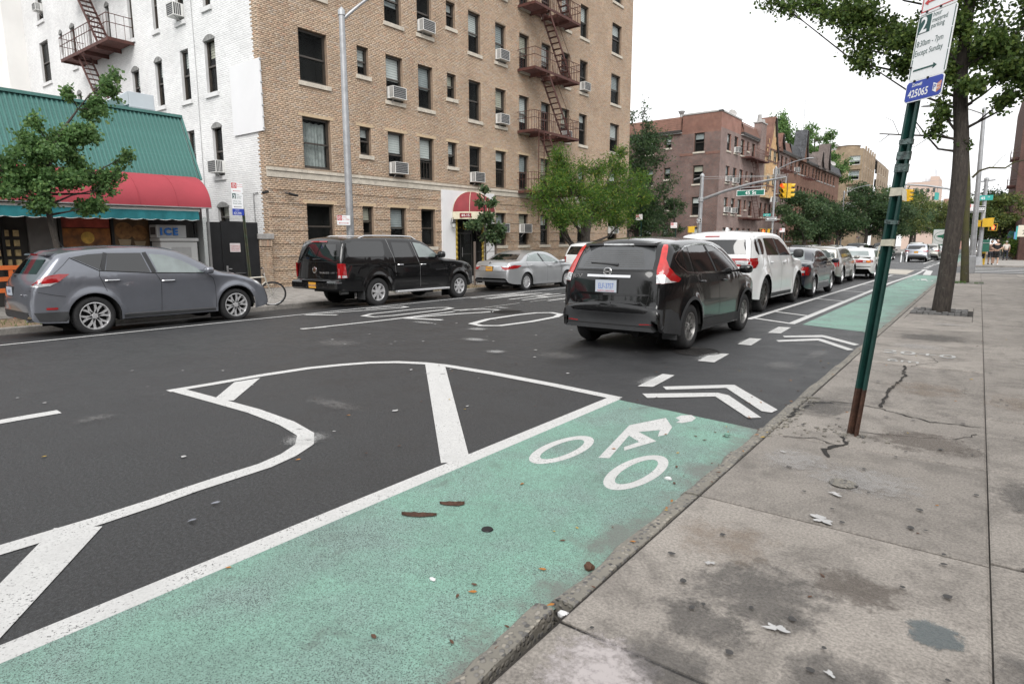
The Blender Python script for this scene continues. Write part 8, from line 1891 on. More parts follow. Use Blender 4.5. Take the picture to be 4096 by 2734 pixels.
def cl(n, c, R_, r0, r1, rng, w=1, flat=1.0):
 out = []
 for _ in range(n):
  v = rng.normal(size=3); v /= np.linalg.norm(v); p = np.array(c)+v*np.array(R_)*rng.uniform(.25, 1.0)**.6; r_ = rng.uniform(r0, r1); out.append((*p, r_, r_, r_*flat, w*r_*r_))
 return out
g1 = np.random.default_rng(21)
# bushy ginkgo in front of the shop
tree('bushy young ginkgo in front of the crimson shop awning', [(-16.1, 4.85, -.06), (-16.1, 4.83, 1.4), (-16.1, 4.75, 2.4), (-16.1, 4.95, 3.6), (-16.1, 5.5, 4.5)], [.075, .062, .055, .04, .015],
  [(-16.1, 4.9, 3.0, .7, .65, .5, 1.2), (-16.1, 4.35, 3.05, .6, .45, .45, 1.0), (-16.1, 5.45, 3.0, .6, .45, .5, 1.0), (-16.0, 4.55, 3.55, .6, .5, .4, 1.0), (-16.1, 5.15, 3.75, .6, .5, .5, 1.1), (-16.1, 5.55, 4.1, .4, .4, .35, .7), (-16.1, 5.85, 4.5, .3, .35, .35, .5), (-16.1, 6.15, 5.0, .2, .22, .35, .28), (-16.1, 6.33, 5.4, .1, .12, .2, .08), (-16.1, 5.35, 4.75, .15, .12, .3, .12), (-16.0, 4.0, 2.75, .4, .4, .3, .5), (-16.0, 3.7, 3.4, .3, .45, .4, .5), (-16.0, 4.5, 2.45, .4, .4, .25, .5), (-16.0, 5.6, 2.45, .35, .4, .25, .5), (-16.0, 6.05, 3.15, .2, .35, .2, .25), (-16.0, 6.35, 3.6, .12, .22, .3, .15), (-16.1, 4.65, 4.15, .15, .15, .35, .15), (-16, 5.9, 2.85, .3, .25, .25, .25)],
  21000, .072, .95, M_lgk, seed=3, twigs=8, limb=.03, twig=.008, spread=.03)
# yellow-green street tree behind the silver sedan
tree('broad yellow-green street tree behind the silver sedan', [(-16.0, 27.35, -.06), (-16.0, 27.4, 1.3), (-16.0, 27.45, 2.3), (-16, 28.2, 3.4), (-16, 29.5, 4.8)], [.30, .25, .22, .12, .05],
  [(-16, 24.3, 3.4, 1.2, 1.3, .6, 1), (-16, 24.2, 4.4, 1.2, 1.2, .6, 1), (-16, 25.2, 5.2, 1, 1, .6, .8), (-16, 24.9, 5.8, .5, .5, .45, .3), (-16, 26.5, 4.4, 1.4, 1.5, .7, 1.3), (-16, 26.2, 3.2, 1.3, 1.3, .6, 1.1), (-16, 28.2, 4.0, 1.4, 1.5, .8, 1.4), (-16, 27.9, 5.4, .9, 1, .7, .9), (-16, 30.0, 4.6, 1.4, 1.5, .8, 1.3), (-16, 30.4, 5.8, .9, .9, .7, .8), (-16, 31.3, 6.6, .5, .5, .5, .3), (-16, 30.2, 3.4, 1.3, 1.3, .6, 1), (-16, 32.0, 3.8, 1.1, 1.3, .6, .9), (-16, 32.6, 5.0, 1, 1.2, .7, .9), (-16, 33.6, 5.6, .5, .6, .5, .35), (-16, 28.6, 3.1, 1.2, 1.2, .5, .8), (-15.6, 33.7, 4.3, .6, .7, .4, .4), (-16, 31.9, 3.1, .9, .8, .35, .5), (-16, 25.0, 2.8, .8, .9, .3, .5), (-16, 23.4, 4.0, .5, .5, .4, .3)],
  26000, .18, .22, M_lyg, seed=5, spr=.2, twigs=9, limb=.09, twig=.018, spread=.06)
# slim tree by the portal
tree('slim young maple tied between stakes before the white portal', [(-16.2, 19.65, -.06), (-16.2, 19.65, 1.5), (-16.2, 19.6, 2.8), (-16.2, 19.6, 3.8)], [.045, .04, .03, .012],
  [(-16.2, 19.15, 2.45, .4, .5, .3, .8), (-16.2, 20.2, 2.35, .4, .55, .3, .9), (-16.2, 19.7, 2.75, .35, .45, .3, .7), (-16.2, 19.9, 3.3, .3, .35, .25, .45), (-16.2, 19.25, 3.35, .2, .25, .25, .3), (-16.2, 19.6, 3.75, .2, .3, .2, .3), (-16.2, 20.75, 2.1, .25, .35, .25, .35), (-16.2, 19.75, 1.95, .3, .45, .2, .5), (-16.2, 20.3, 1.75, .2, .3, .15, .25), (-16.2, 18.65, 2.4, .2, .28, .2, .25)], 2900, .12, .85, M_lmd, seed=8, twigs=6, limb=.015, twig=.006, spread=.03)
for i, y in enumerate((18.95, 20.3)):
 tt = thing('tree_stake', 'wooden stake %s of the slim maple' % ('left' if i == 0 else 'right'), 'stake', (-16.2, y, 0), group='stakes of the slim maple'); part('post', MB().box(-16.24, -16.17, y, y+.06, -.05, 1.7), mk('grey_stake', (.12, .095, .08) if i == 0 else (.05, .05, .05), .8), tt); part('tie', MB().bar((-16.2, y+.03, 1.3), (-16.2, 19.65, 1.3), .02, .02), M_black, tt)
# leaning ginkgo on the near pavement and the mossy one behind it
def tw(q):
 for pts in ([(-.60, 17.1, 3.85), (-1.0, 17.0, 3.95), (-1.6, 16.9, 4.02), (-2.1, 16.9, 4.1)], [(-.62, 17.1, 3.6), (-.95, 17.1, 3.68), (-1.2, 17.1, 4.0), (-1.45, 17.0, 4.35)], [(-1.3, 16.95, 4.0), (-1.5, 16.95, 4.35), (-1.7, 16.95, 4.5)], [(-1.7, 16.9, 4.02), (-1.85, 16.9, 4.35), (-2.0, 16.9, 4.45)], [(-1.1, 17, 3.96), (-1.4, 17, 3.75), (-1.75, 17, 3.8)], [(-1.9, 16.9, 4.06), (-2.1, 16.9, 3.9)], [(-.6, 17.1, 3.95), (-.85, 17, 4.3), (-.9, 17, 4.7)]):
  q.tube(pts, [.03-.006*k for k in range(len(pts))] if pts[0][0] > -.7 else [.008, .006, .004][:len(pts)], 6)
lo = [(-1.5, 16.8, 6.0, .9, 1.0, .7, 1.3), (-2.3, 16.6, 6.4, .8, 1, .7, 1.1), (-3.0, 16.6, 6.9, .7, .9, .55, .9), (-3.9, 16.5, 7.3, .6, .7, .4, .45), (-4.6, 16.4, 7.5, .4, .5, .3, .25), (-2.6, 16.6, 5.75, .3, .4, .35, .25), (-1.9, 16.7, 5.55, .35, .4, .35, .3), (-1.0, 16.8, 5.3, .5, .6, .5, .6), (-.95, 16.9, 4.55, .22, .3, .4, .2), (-1.05, 16.9, 4.05, .16, .2, .2, .1), (-.2, 16.8, 5.7, .6, .8, .7, .9), (.3, 16.7, 5.2, .5, .6, .5, .6), (.15, 16.7, 4.55, .25, .3, .35, .18), (.75, 16.6, 5.0, .5, .5, .6, .5), (-.3, 17, 7.0, 1, 1.2, .8, 1.4), (.8, 16.8, 6.4, .9, 1, .8, 1.2), (-1.6, 16.8, 7.4, 1.1, 1.1, .7, 1.3), (-2.9, 16.6, 7.8, .9, 1, .5, .9), (-.5, 17.1, 3.75, .14, .12, .12, .07), (-.75, 16.9, 6.3, .5, .6, .6, .6), (-.45, 16.6, 4.95, .3, .3, .35, .3)]
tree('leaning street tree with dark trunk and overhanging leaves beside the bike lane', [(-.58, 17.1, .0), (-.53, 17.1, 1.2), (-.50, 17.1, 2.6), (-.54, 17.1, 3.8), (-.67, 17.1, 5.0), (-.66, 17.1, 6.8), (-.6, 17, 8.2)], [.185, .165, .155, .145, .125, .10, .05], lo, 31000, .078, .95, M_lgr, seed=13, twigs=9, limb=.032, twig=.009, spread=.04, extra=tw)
def tw2(q):
 q.tube([(-.5, 31, 4.2), (-.3, 31, 4.45), (.0, 31, 4.55), (.5, 31, 4.5), (.75, 31, 4.7), (1.2, 31, 4.78), (2.2, 30.6, 5.0)], [.05, .045, .04, .035, .03, .026, .02], 6); q.tube([(.1, 31, 4.55), (.4, 31, 4.95), (.6, 31, 5.1)], [.012, .008, .004], 4); q.tube([(.75, 31, 4.7), (.7, 31, 5.1), (.85, 31, 5.3)], [.012, .008, .004], 4); q.tube([(.6, 31, 4.55), (.9, 31, 4.3), (1.1, 31, 4.0)], [.01, .008, .004], 4)
tree('slender mossy trunk just behind the dark leaning tree', [(-.36, 31.1, 0), (-.45, 31.1, 1.2), (-.54, 31.1, 2.4), (-.62, 31.1, 3.8), (-.80, 31.1, 5.5), (-.98, 31.1, 7.5)], [.16, .13, .12, .115, .08, .04], [(-.5, 31, 9, 1.6, 1.6, 1.0, 1), (.8, 31, 8.6, 1.2, 1.2, .9, 1), (-1.6, 31, 9, 1.2, 1.2, .8, 1)], 5000, .12, .9, M_lgr, M_barkm, seed=17, twigs=8, limb=.05, extra=tw2)
# dark tall tree in the gap before the cross street
tree('tall dark evergreen-looking tree in the gap between the tan and wine red houses', [(-24.5, 51, 0), (-24.5, 51, 5), (-24.3, 51, 10)], [.28, .2, .06], cl(36, (-24.4, 51, 6.8), (2.9, 2.2, 5.2), .9, 1.6, g1, flat=1.1) + [(-24.2, 51, 13.2, .5, .5, 1.0, .4), (-23.8, 51, 12, .6, .6, .9, .5), (-25.4, 51, 12.6, .5, .5, .9, .4)], 19000, .21, .55, M_ldk, seed=23, spr=.22, twigs=8, limb=.08, twig=.02)
tree('smaller dark tree in front of the wine red side wall', [(-22.6, 55, 0), (-22.7, 55, 3), (-22.8, 55, 5)], [.14, .1, .04], cl(10, (-23.2, 55, 4.4), (1.5, 1.3, 2.2), .6, 1.1, g1), 4200, .18, .5, M_ldk, seed=24, twigs=7, limb=.06)
# rows of street trees further on: (x, y, height, spread, material, label)
far = [(-15.9, 75, 8.8, 3.5, M_lmd, 'feathery grey-green street tree before the half-timbered gable'), (-15.6, 93, 9.8, 4.5, M_ldk, 'dark street tree before the orange-red row house'), (-14.4, 110, 12, 5.2, M_ldk, 'dark spreading street tree by the slim street lamp'), (-14, 127, 12.5, 6, M_lmd, 'spreading street tree below the ochre block'), (-14, 146, 14, 6.5, M_lol, 'olive-tinted street tree below the ochre block'), (-13, 170, 17.5, 8, M_lmd, 'large street tree arching over the far queue, left side'), (-8, 200, 16, 9, M_lol, 'yellowing tree closing the left of the street end'), (-1, 205, 14, 9, M_ldk, 'dark tree closing the street end'), (.5, 150, 13, 6.5, M_lmd, 'spreading tree over the far right pavement'), (.3, 122, 10.5, 4.6, M_ldk, 'dark street tree beyond the truck on the right'), (3.0, 108, 9.6, 4.2, M_lmd, 'green tree above the corner store at the right edge'), (1.6, 92, 8.6, 3.4, M_lol, 'olive tree behind the far right signal pole'), (6.5, 100, 9, 4, M_ldk, 'dark tree against the brown house at the right edge'), (-7, 240, 14, 9, M_ldk, 'dark tree far down the middle of the street'), (-17, 235, 17, 10, M_lmd, 'green tree closing the far left of the street'), (5, 240, 15, 9, M_lmd, 'green tree closing the far right of the street'), (-16, 84, 7.5, 3.0, M_ldk, 'low dark street tree between the two row house entrances'), (4.5, 130, 11, 5, M_ldk, 'dark tree behind the corner store at the right edge')]
for i, (x, y, h, r_, m_, lab) in enumerate(far):
 rr_ = np.random.default_rng(40+i); zc_ = h*.58; n_c = 20
 tree(lab, [(x, y, 0), (x+.2, y, h*.25), (x-.1, y, h*.45), (x, y, h*.7)], [.04*h*.6, .033*h*.6, .025*h*.6, .02], cl(n_c, (x, y, zc_), (r_*.78, r_*.78, h*.32), r_*.24, r_*.42, rr_, flat=.6), 9000, .026*h+.05, .55, m_, seed=50+i, spr=.19, twigs=8, limb=.02*h*.6, twig=.03, spread=.1, group='street trees beyond the junction')
for i, (x, y, z, r_, lab) in enumerate(((-27, 112, 22, 5, 'bright green tree crown rising behind the row house roofs, left'), (-25, 122, 21, 5, 'bright green tree crown rising behind the row house roofs, right'), (-24.0, 132, 17, 4.5, 'bright green tree beside the ochre block'))):
 rr_ = np.random.default_rng(80+i); tree(lab, [(x, y, 0), (x, y, z*.5), (x, y, z)], [.4, .3, .05], cl(14, (x, y, z-2), (r_*.8, r_*.8, r_*.75), 1.3, 2.2, rr_), 4200, .42, .55, M_lbr, seed=90+i, twigs=8, limb=.12, twig=.03, group='trees behind the row houses')
# trees added unseen behind the viewer to darken what the car bodies reflect
for i, (x, y) in enumerate(((-15.8, -9), (-16, -20), (.3, -9), (.6, -19), (-8.5, -48), (-2, -40), (-14, -42))):
 rr_ = np.random.default_rng(120+i); h = 9 if y > -30 else 12; tree('unseen tree added behind the viewer to darken the car reflections', [(x, y, 0), (x, y, 3), (x, y, h*.7)], [.2, .16, .05], cl(12, (x, y, h*.6), (3, 3.2, h*.28), 1.2, 1.9, rr_), 2600, .42, .6, M_ldk, seed=130+i, twigs=7, limb=.08, twig=.03, group='unseen trees added for the car reflections')
# shrubs and weeds
def shrub(lab, x, y, z, r_, h, ml, n, size, seed, cat='shrub'):
 rng = np.random.default_rng(seed); t = thing('shrub', lab, cat, (x, y, z)); q = MB(); P = []
 for k in range(9):
  v = rng.normal(size=2)*r_*.4; e = np.array((x+v[0], y+v[1], z+h*rng.uniform(.5, .9))); q.tube([(x+v[0]*.3, y+v[1]*.3, z), tuple(e)], [.015, .006], 5); P.append(e + rng.normal(size=(n//9, 3))*np.array((r_*.35, r_*.35, h*.2)))
 part('stems', q, M_bark, t); o = part('foliage', leaves_mesh(np.concatenate(P), size, .6, rng, -.2), ml, t); o['kind'] = 'stuff'
shrub('rounded yellow-green bush by the seats at the right edge', 2.7, 80, .1, .95, 2.0, M_lyg, 1600, .14, 1); shrub('dark planter hedge under the yellow-green bush', 3.0, 82.5, .1, 1.1, 1.3, M_ldk, 1400, .15, 2)
shrub('clipped green bush before the orange-red row house', -18.6, 84, 0, .9, 2.3, M_lmd, 1200, .16, 4); shrub('low green bush before the row house steps', -18.6, 97, 0, 1.2, 2.0, M_lbr, 1200, .17, 5)
def grass(name, lab, x0, x1, y0, y1, zf, n, h, m, seed):
 rng = np.random.default_rng(seed); X = rng.uniform(x0, x1, n); Y = rng.uniform(y0, y1, n); P = np.stack([X, Y, np.array([zf(a) for a in X])], 1); d = rng.normal(size=(n, 3))*.35; d[:, 2] = 1; s = h*rng.uniform(.4, 1.2, n)[:, None]
 w = np.cross(d, rng.normal(size=(n, 3))); w /= np.linalg.norm(w, axis=1)[:, None]; V = np.stack([P-w*.006, P+w*.006, P+d*s], 1).reshape(-1, 3); me = bpy.data.meshes.new(name); me.from_pydata(V.tolist(), [], np.arange(n*3).reshape(-1, 3).tolist())
 o = part(name, me, m, None); o['kind'] = 'stuff'; o['label'] = lab; o['category'] = 'grass'
grass('weeds', 'weeds in the soil strip between the black SUV and silver sedan', -16.6, -15.42, 14.2, 18.5, lambda x: zfar(x)-.02, 700, .16, M_lol, 6); grass('weeds', 'thin grass in the tree pit under the grey crossover', -16.4, -15.42, 3.6, 6.7, lambda x: zfar(x)-.02, 260, .10, M_lyg, 7)
grass('weeds', 'moss and grass tuft at the foot of the mossy trunk', -.85, -.3, 30.1, 30.9, lambda x: .06, 160, .12, M_lbr, 8); grass('weeds', 'weeds sprouting in the kerb gap beside the heaved kerb block', -1.25, -1.2, 2.0, 2.15, lambda x: .03, 14, .02, M_lol, 9)
# ================================================================== people and small things
def skinned(J, E, R_, m, name, par, sub=2):
 """continuous body grown over a skeleton of joints"""
 ks = list(J); me = bpy.data.meshes.new(name); me.from_pydata([J[k] for k in ks], [(ks.index(a), ks.index(b_)) for a, b_ in E], [])
 o = bpy.data.objects.new(name, me); TXT.collection.objects.link(o); o.modifiers.new('skin', 'SKIN'); o.modifiers.new('sub', 'SUBSURF').levels = sub
 for i, k in enumerate(ks):
  r_ = R_.get(k, .05); me.skin_vertices[0].data[i].radius = r_ if hasattr(r_, '__len__') else (r_, r_)
 me.skin_vertices[0].data[0].use_root = True
 dg = scratch_graph(); nm = bpy.data.meshes.new_from_object(o.evaluated_get(dg)); bpy.data.objects.remove(o); shade(nm, 180)
 return part(name, nm, m, par, world=False)
def person(lab, loc, rz, H, skin, shirt, pants, hair, shoes, stride=.0, bag=False, cap=False, long_pants=False, arms='front', seated=False, group=None):
 t = thing('person', lab, 'person', loc, rz, group); t.scale = (H/1.75,)*3; s = stride      # faces local -y
 J = dict(pelvis=(0, 0, .93), chest=(0, .01, 1.22), sh=(0, .0, 1.40), neck=(0, -.01, 1.50))
 for g_, sg in (('L', 1), ('R', -1)):
  if seated: J.update({'hip'+g_: (.10*sg, 0, .90), 'kn'+g_: (.13*sg, -.42, .92), 'an'+g_: (.13*sg, -.45, .50), 'ft'+g_: (.13*sg, -.60, .46)})
  else: J.update({'hip'+g_: (.095*sg, 0, .88), 'kn'+g_: (.10*sg, -.03-.10*s*sg, .49), 'an'+g_: (.09*sg, .02-.20*s*sg+(.05 if s*sg < 0 else 0), .09), 'ft'+g_: (.10*sg, -.12-.20*s*sg, .045)})
  J['s'+g_] = (.18*sg, .0, 1.41)
  if arms == 'front': J.update({'el'+g_: (.27*sg, .02, 1.14), 'wr'+g_: (.10*sg, -.20, 1.06), 'hd'+g_: (.04*sg, -.25, 1.05)})
  else: J.update({'el'+g_: (.26*sg, .04+.06*s*sg, 1.12), 'wr'+g_: (.27*sg, -.06+.14*s*sg, .88), 'hd'+g_: (.27*sg, -.09+.16*s*sg, .80)})
 E = [('pelvis', 'chest'), ('chest', 'sh'), ('sh', 'neck')] + [(a+g_, b_+g_) for g_ in 'LR' for a, b_ in (('hip', 'kn'), ('kn', 'an'), ('an', 'ft'), ('s', 'el'), ('el', 'wr'), ('wr', 'hd'))] + [('pelvis', 'hip'+g_) for g_ in 'LR'] + [('sh', 's'+g_) for g_ in 'LR']
 R0 = dict(pelvis=(.15, .11), chest=(.15, .11), sh=(.13, .09), neck=.055)
 for g_ in 'LR': R0.update({'hip'+g_: .085, 'kn'+g_: .058, 'an'+g_: .038, 'ft'+g_: .035, 's'+g_: .055, 'el'+g_: .042, 'wr'+g_: .028, 'hd'+g_: .032})
 skinned(J, E, R0, skin, 'body', t)
 K = {k: J[k] for k in ('pelvis', 'chest', 'sh', 'sL', 'sR')}
 for g_ in 'LR': a, b_ = np.array(J['s'+g_]), np.array(J['el'+g_]); K['sl'+g_] = tuple(a+(b_-a)*.75)
 skinned(K, [('pelvis', 'chest'), ('chest', 'sh'), ('sh', 'sL'), ('sh', 'sR'), ('sL', 'slL'), ('sR', 'slR')], dict(pelvis=(.185, .14), chest=(.18, .135), sh=(.15, .105), sL=.075, sR=.075, slL=.07, slR=.07), shirt, 'shirt', t)
 K = {k: J[k] for k in ('pelvis', 'hipL', 'hipR')}; EE = [('pelvis', 'hipL'), ('pelvis', 'hipR')]; RR = dict(pelvis=(.165, .125), hipL=.105, hipR=.105)
 for g_ in 'LR': K['kn'+g_] = J['kn'+g_]; EE.append(('hip'+g_, 'kn'+g_)); RR['kn'+g_] = .088
 if long_pants:
  for g_ in 'LR': K['an'+g_] = J['an'+g_]; EE.append(('kn'+g_, 'an'+g_)); RR['an'+g_] = .06; RR['kn'+g_] = .075
 skinned(K, EE, RR, pants, 'trousers', t)
 for g_ in 'LR':
  a = Vector(J['an'+g_]); f_ = Vector(J['ft'+g_]); m_ = bmesh.new(); bmesh.ops.create_uvsphere(m_, u_segments=10, v_segments=6, radius=1)
  for v in m_.verts: c_ = v.co.copy(); v.co = Vector(((a.x+f_.x)/2+c_.x*.05, (a.y+f_.y)/2-.01+c_.y*.145, max(f_.z-.04, f_.z+.005+c_.z*.055)))
  part('shoe', MB().bm(m_), shoes, t, smooth=True, world=False)
  h = Vector(J['hd'+g_]); w = Vector(J['wr'+g_]); d = (h-w).normalized(); sx = d.cross(Vector((0, 0, 1))).normalized(); q = MB()
  for k, (o_, l_) in enumerate(((-.028, .055), (-.010, .070), (.009, .074), (.027, .062))): b0 = h + sx*o_ + d*.012; q.tube([b0, b0+d*l_*.5, b0+d*l_-Vector((0, 0, .014))], [.010, .009, .007], 6)
  q.tube([h-d*.02+sx*.03*(1 if g_ == 'L' else -1), h+sx*.055*(1 if g_ == 'L' else -1)+d*.02], [.011, .008], 6); part('fingers', q, skin, t, smooth=True, world=False)
 hc = Vector((0, -.02, 1.64)); m_ = bmesh.new(); bmesh.ops.create_uvsphere(m_, u_segments=16, v_segments=12, radius=1)
 for v in m_.verts: c_ = v.co.copy(); k = 1 - .22*max(0, -c_.z)**1.5; v.co = hc + Vector((c_.x*.078*k, c_.y*.098*k, c_.z*.122))
 q = MB().bm(m_); q.tube([hc+Vector((0, -.095, .012)), hc+Vector((0, -.118, -.022)), hc+Vector((0, -.098, -.03))], [.010, .017, .012], 6)
 for sg in (-1, 1): q.tube([hc+Vector((.077*sg, .01, .025)), hc+Vector((.088*sg, .015, .0)), hc+Vector((.078*sg, .008, -.03))], [.012, .014, .008], 6)
 hd_ = part('head', q, skin, t, smooth=True, world=False); q = MB()
 for sg in (-1, 1): q.lathe([(0, .004), (.011, 0)], hc+Vector((.03*sg, -.092, .015)), (0, -1, 0), 8)
 q.tube([hc+Vector((-.025, -.088, -.058)), hc+Vector((0, -.096, -.06)), hc+Vector((.025, -.088, -.058))], .005, 5); part('face', q, M_black, hd_, world=False)
 m_ = bmesh.new(); bmesh.ops.create_uvsphere(m_, u_segments=16, v_segments=10, radius=1)
 for v in m_.verts: c_ = v.co.copy(); v.co = hc + Vector((c_.x*.086, .014+c_.y*.100, .02+max(c_.z, -.25 if c_.y > .1 else .28)*.120))
 part('cap' if cap else 'hair', MB().bm(m_), hair, t, smooth=True, world=False)
 if cap: part('beard', MB().tube([hc+Vector((-.06, -.05, -.05)), hc+Vector((-.03, -.085, -.09)), hc+Vector((.03, -.085, -.09)), hc+Vector((.06, -.05, -.05))], .022, 6), mk('brown_beard', (.10, .05, .03), .9), t, smooth=True, world=False)
 return t
K_sk = mk('light_skin', (.46, .29, .21), .55, var=.08); K_sk2 = mk('tan_skin', (.33, .20, .14), .55, var=.08); C_blk = mk('black_cotton', (.012, .012, .013), .9); C_wh = mk('pale_shirt_cotton', (.55, .50, .45), .9, var=.1); C_nv = mk('dark_trousers', (.02, .022, .03), .9); C_gr = mk('grey_hair', (.35, .34, .33), .9); C_ws = mk('white_shoes', (.7, .7, .7), .7); C_pl = mk('plaid_brown_cloth', (.16, .10, .08), .9, var=.5, vs=30); C_pu = mk('purple_cloth', (.12, .04, .25), .9); C_bl = mk('blue_cloth', (.05, .12, .35), .9); C_hair = mk('dark_hair', (.02, .015, .012), .8)
person('bearded man in black shirt, shorts and cap with white shoes at the crossing', (1.0, 57.0, .12), .12, 1.86, K_sk, C_blk, C_blk, C_blk, C_ws, .7, cap=True)
bg_ = solo('shoulder_bag', MB().cbox(1.24, 1.34, 56.85, 57.1, .78, 1.12, .03), C_blk, 'black shoulder bag at the hip of the man in black', 'bag')
person('person in brown patterned top and shorts just behind the man in black', (.72, 59.2, .12), .1, 1.80, K_sk2, C_pl, C_nv, C_hair, C_blk, .5, arms='side')
person('grey-haired man in a pale shirt and dark trousers walking away', (2.05, 76.5, .12), PI+.2, 1.85, K_sk, C_wh, C_nv, C_gr, C_blk, .8, arms='side', long_pants=True)
person('person in purple sitting low by the seats at the right edge', (2.45, 80.2, -.38), 1.2, 1.7, K_sk2, C_pu, C_pl, C_hair, C_blk, 0, seated=True)
person('person in blue sitting at the corner store', (3.55, 82, -.12), .4, 1.75, K_sk2, C_bl, C_nv, C_hair, C_blk, 0, seated=True)
for x, y, z, lab in ((2.45, 80.25, .12, 'low metal stool under the person in purple'), (3.55, 82.05, .12, 'metal bench under the person in blue')):
 t = thing('stool', lab, 'stool', (x, y, z)); hh = .40 if 'low' in lab else .66; part('seat', MB().cbox(x-.25, x+.25, y-.2, y+.2, hh-.04+z-.1, hh+z-.1, .01), M_steel, t)
 for a in (-.2, .2):
  for b_ in (-.15, .15): part('leg', MB().box(x+a-.015, x+a+.015, y+b_-.015, y+b_+.015, z, hh+z-.14), M_steel, t)
bn = solo('planter', MB().cbox(2.9, 4.6, 83.2, 84.0, .1, .95, .03), M_plast, 'black planter box by the corner store', 'planter')
# litter, leaves and stains
M_lf1 = mk('fallen_leaf_orange', (.36, .15, .03), .8, var=.3); M_lf2 = mk('fallen_leaf_yellow', (.45, .30, .05), .8, var=.3); M_lf3 = mk('fallen_leaf_brown', (.10, .05, .03), .85, var=.3); M_lf4 = mk('fallen_leaf_grey', (.20, .21, .24), .7, var=.2)
RL = random.Random(77)
def leaf(x, y, z, s_, m, lab, group='fallen leaves'):
 a = RL.uniform(0, 6.3); q = MB(); pts = [(-.5, 0, 0), (-.15, .22, .04), (.25, .18, .10), (.55, 0, .05), (.25, -.2, .02), (-.15, -.2, .06)]
 q.add([(x+s_*(p*math.cos(a)-r_*math.sin(a)), y+s_*(p*math.sin(a)+r_*math.cos(a)), z+.004+h*s_) for p, r_, h in pts]+[(x, y, z+.002)], [(6, i, (i+1) % 6) for i in range(6)]); return solo('fallen_leaf', q, m, lab, 'leaf', group)
def gz(x): return SW_Z+.002 if x > KN_O else zroad(x)+.006
for k in range(120):
 if k < 60: x, y = RL.uniform(-1.75, -1.20), abs(RL.gauss(0, 5))+1.6
 elif k < 90: x, y = RL.uniform(-5.5, -1.4), RL.uniform(1.2, 8)
 else: x, y = RL.uniform(-1.1, 1.2), RL.uniform(2.6, 14)
 where = 'in the gutter of the green lane' if k < 60 else ('on the dark asphalt or green paint' if k < 90 else 'on the near pavement slabs')
 leaf(x, y, gz(x), RL.uniform(.018, .042), RL.choice([M_lf1, M_lf2, M_lf3, M_lf3]), 'small dry fallen leaf '+where, 'fallen leaves '+where)
leaf(-3.55, 1.72, .008, .055, M_lf4, 'grey feather-like leaf on the asphalt near the long white line', None); leaf(-3.42, 1.52, .008, .058, M_lf4, 'curled grey leaf on the asphalt close to the long white line', None)
for i, (x, y, L_) in enumerate(((-2.45, 2.35, .20), (-2.40, 2.58, .15))):
 q = MB(); n = 8; a = .95
 for k in range(n+1):
  f_ = k/n-.5; w = .022*(1-abs(2*f_)**2)+.004; cx_, cy_ = x+L_*f_*math.sin(a)+RL.uniform(-.005, .005), y+L_*f_*math.cos(a); q.v += [(cx_-w, cy_+w*.6, .01), (cx_, cy_, .022+RL.uniform(0, .008)), (cx_+w, cy_-w*.6, .01)]
 for k in range(n): q.f += [(3*k, 3*k+3, 3*k+4, 3*k+1), (3*k+1, 3*k+4, 3*k+5, 3*k+2)]
 solo('rusty_scrap', q, M_rustp, 'curled rusty scrap on the green paint, '+('nearer' if i == 0 else 'farther')+' of two', 'debris')
solo('tin_lid', MB().lathe([(0, .004), (.03, .005), (.034, .0)], (-2.02, 2.45, .006), n=14), M_black, 'dark flat disc lying on the green lane', 'debris')
M_paper = mk('crumpled_paper', (.66, .66, .66), .85, var=.1)
def crumple(x, y, z, s_, lab, m=None, flat=.5, seed=1):
 rr_ = random.Random(seed); m_ = bmesh.new(); bmesh.ops.create_icosphere(m_, subdivisions=2, radius=1)
 for v in m_.verts: k = rr_.uniform(.6, 1.15); v.co = Vector((x+v.co.x*s_*k, y+v.co.y*s_*k*.7, z+s_*flat*.5+v.co.z*s_*flat*k))
 return solo('litter', MB().bm(m_), m or M_paper, lab, 'litter')
crumple(-1.24, 2.0, .02, .03, 'white scrap of paper stuck in the kerb gap', flat=.7, seed=4); crumple(-1.52, 3.75, .005, .03, 'crumpled white wrapper in the gutter', flat=.4, seed=6); crumple(-1.33, 1.98, .0, .05, 'broken stone chip at the kerb gap', M_kerb, .6, 9); crumple(-1.36, 2.42, .01, .03, 'brown crumpled leaf ball by the kerb', M_lf3, .8, 10); crumple(-1.9, 1.9, .006, .02, 'torn white paper bit on the green paint', flat=.2, seed=12); crumple(-1.5, 4.9, .02, .03, 'green paint flake curled at the kerb', M_green, .5, 14)
for k in range(60):
 x, y = -.72+RL.gauss(0, .16), 5.38+RL.gauss(0, .12); s_ = RL.uniform(.008, .028); m_ = bmesh.new(); bmesh.ops.create_cube(m_, size=1)
 for v in m_.verts: v.co = Vector((x+v.co.x*s_*RL.uniform(.6, 1.4), y+v.co.y*s_*RL.uniform(.6, 1.4), SW_Z+.004+v.co.z*s_*.6))
 part('rubble', MB().bm(m_), M_kerb, sw)
for k in range(50):
 y = RL.uniform(4.9, 6.6); x = -1.17+RL.gauss(0, .03); s_ = RL.uniform(.006, .022); part('rubble', MB().box(x-s_, x+s_, y-s_, y+s_*.8, SW_Z-.01, SW_Z+s_*.8), M_kerb, sw)
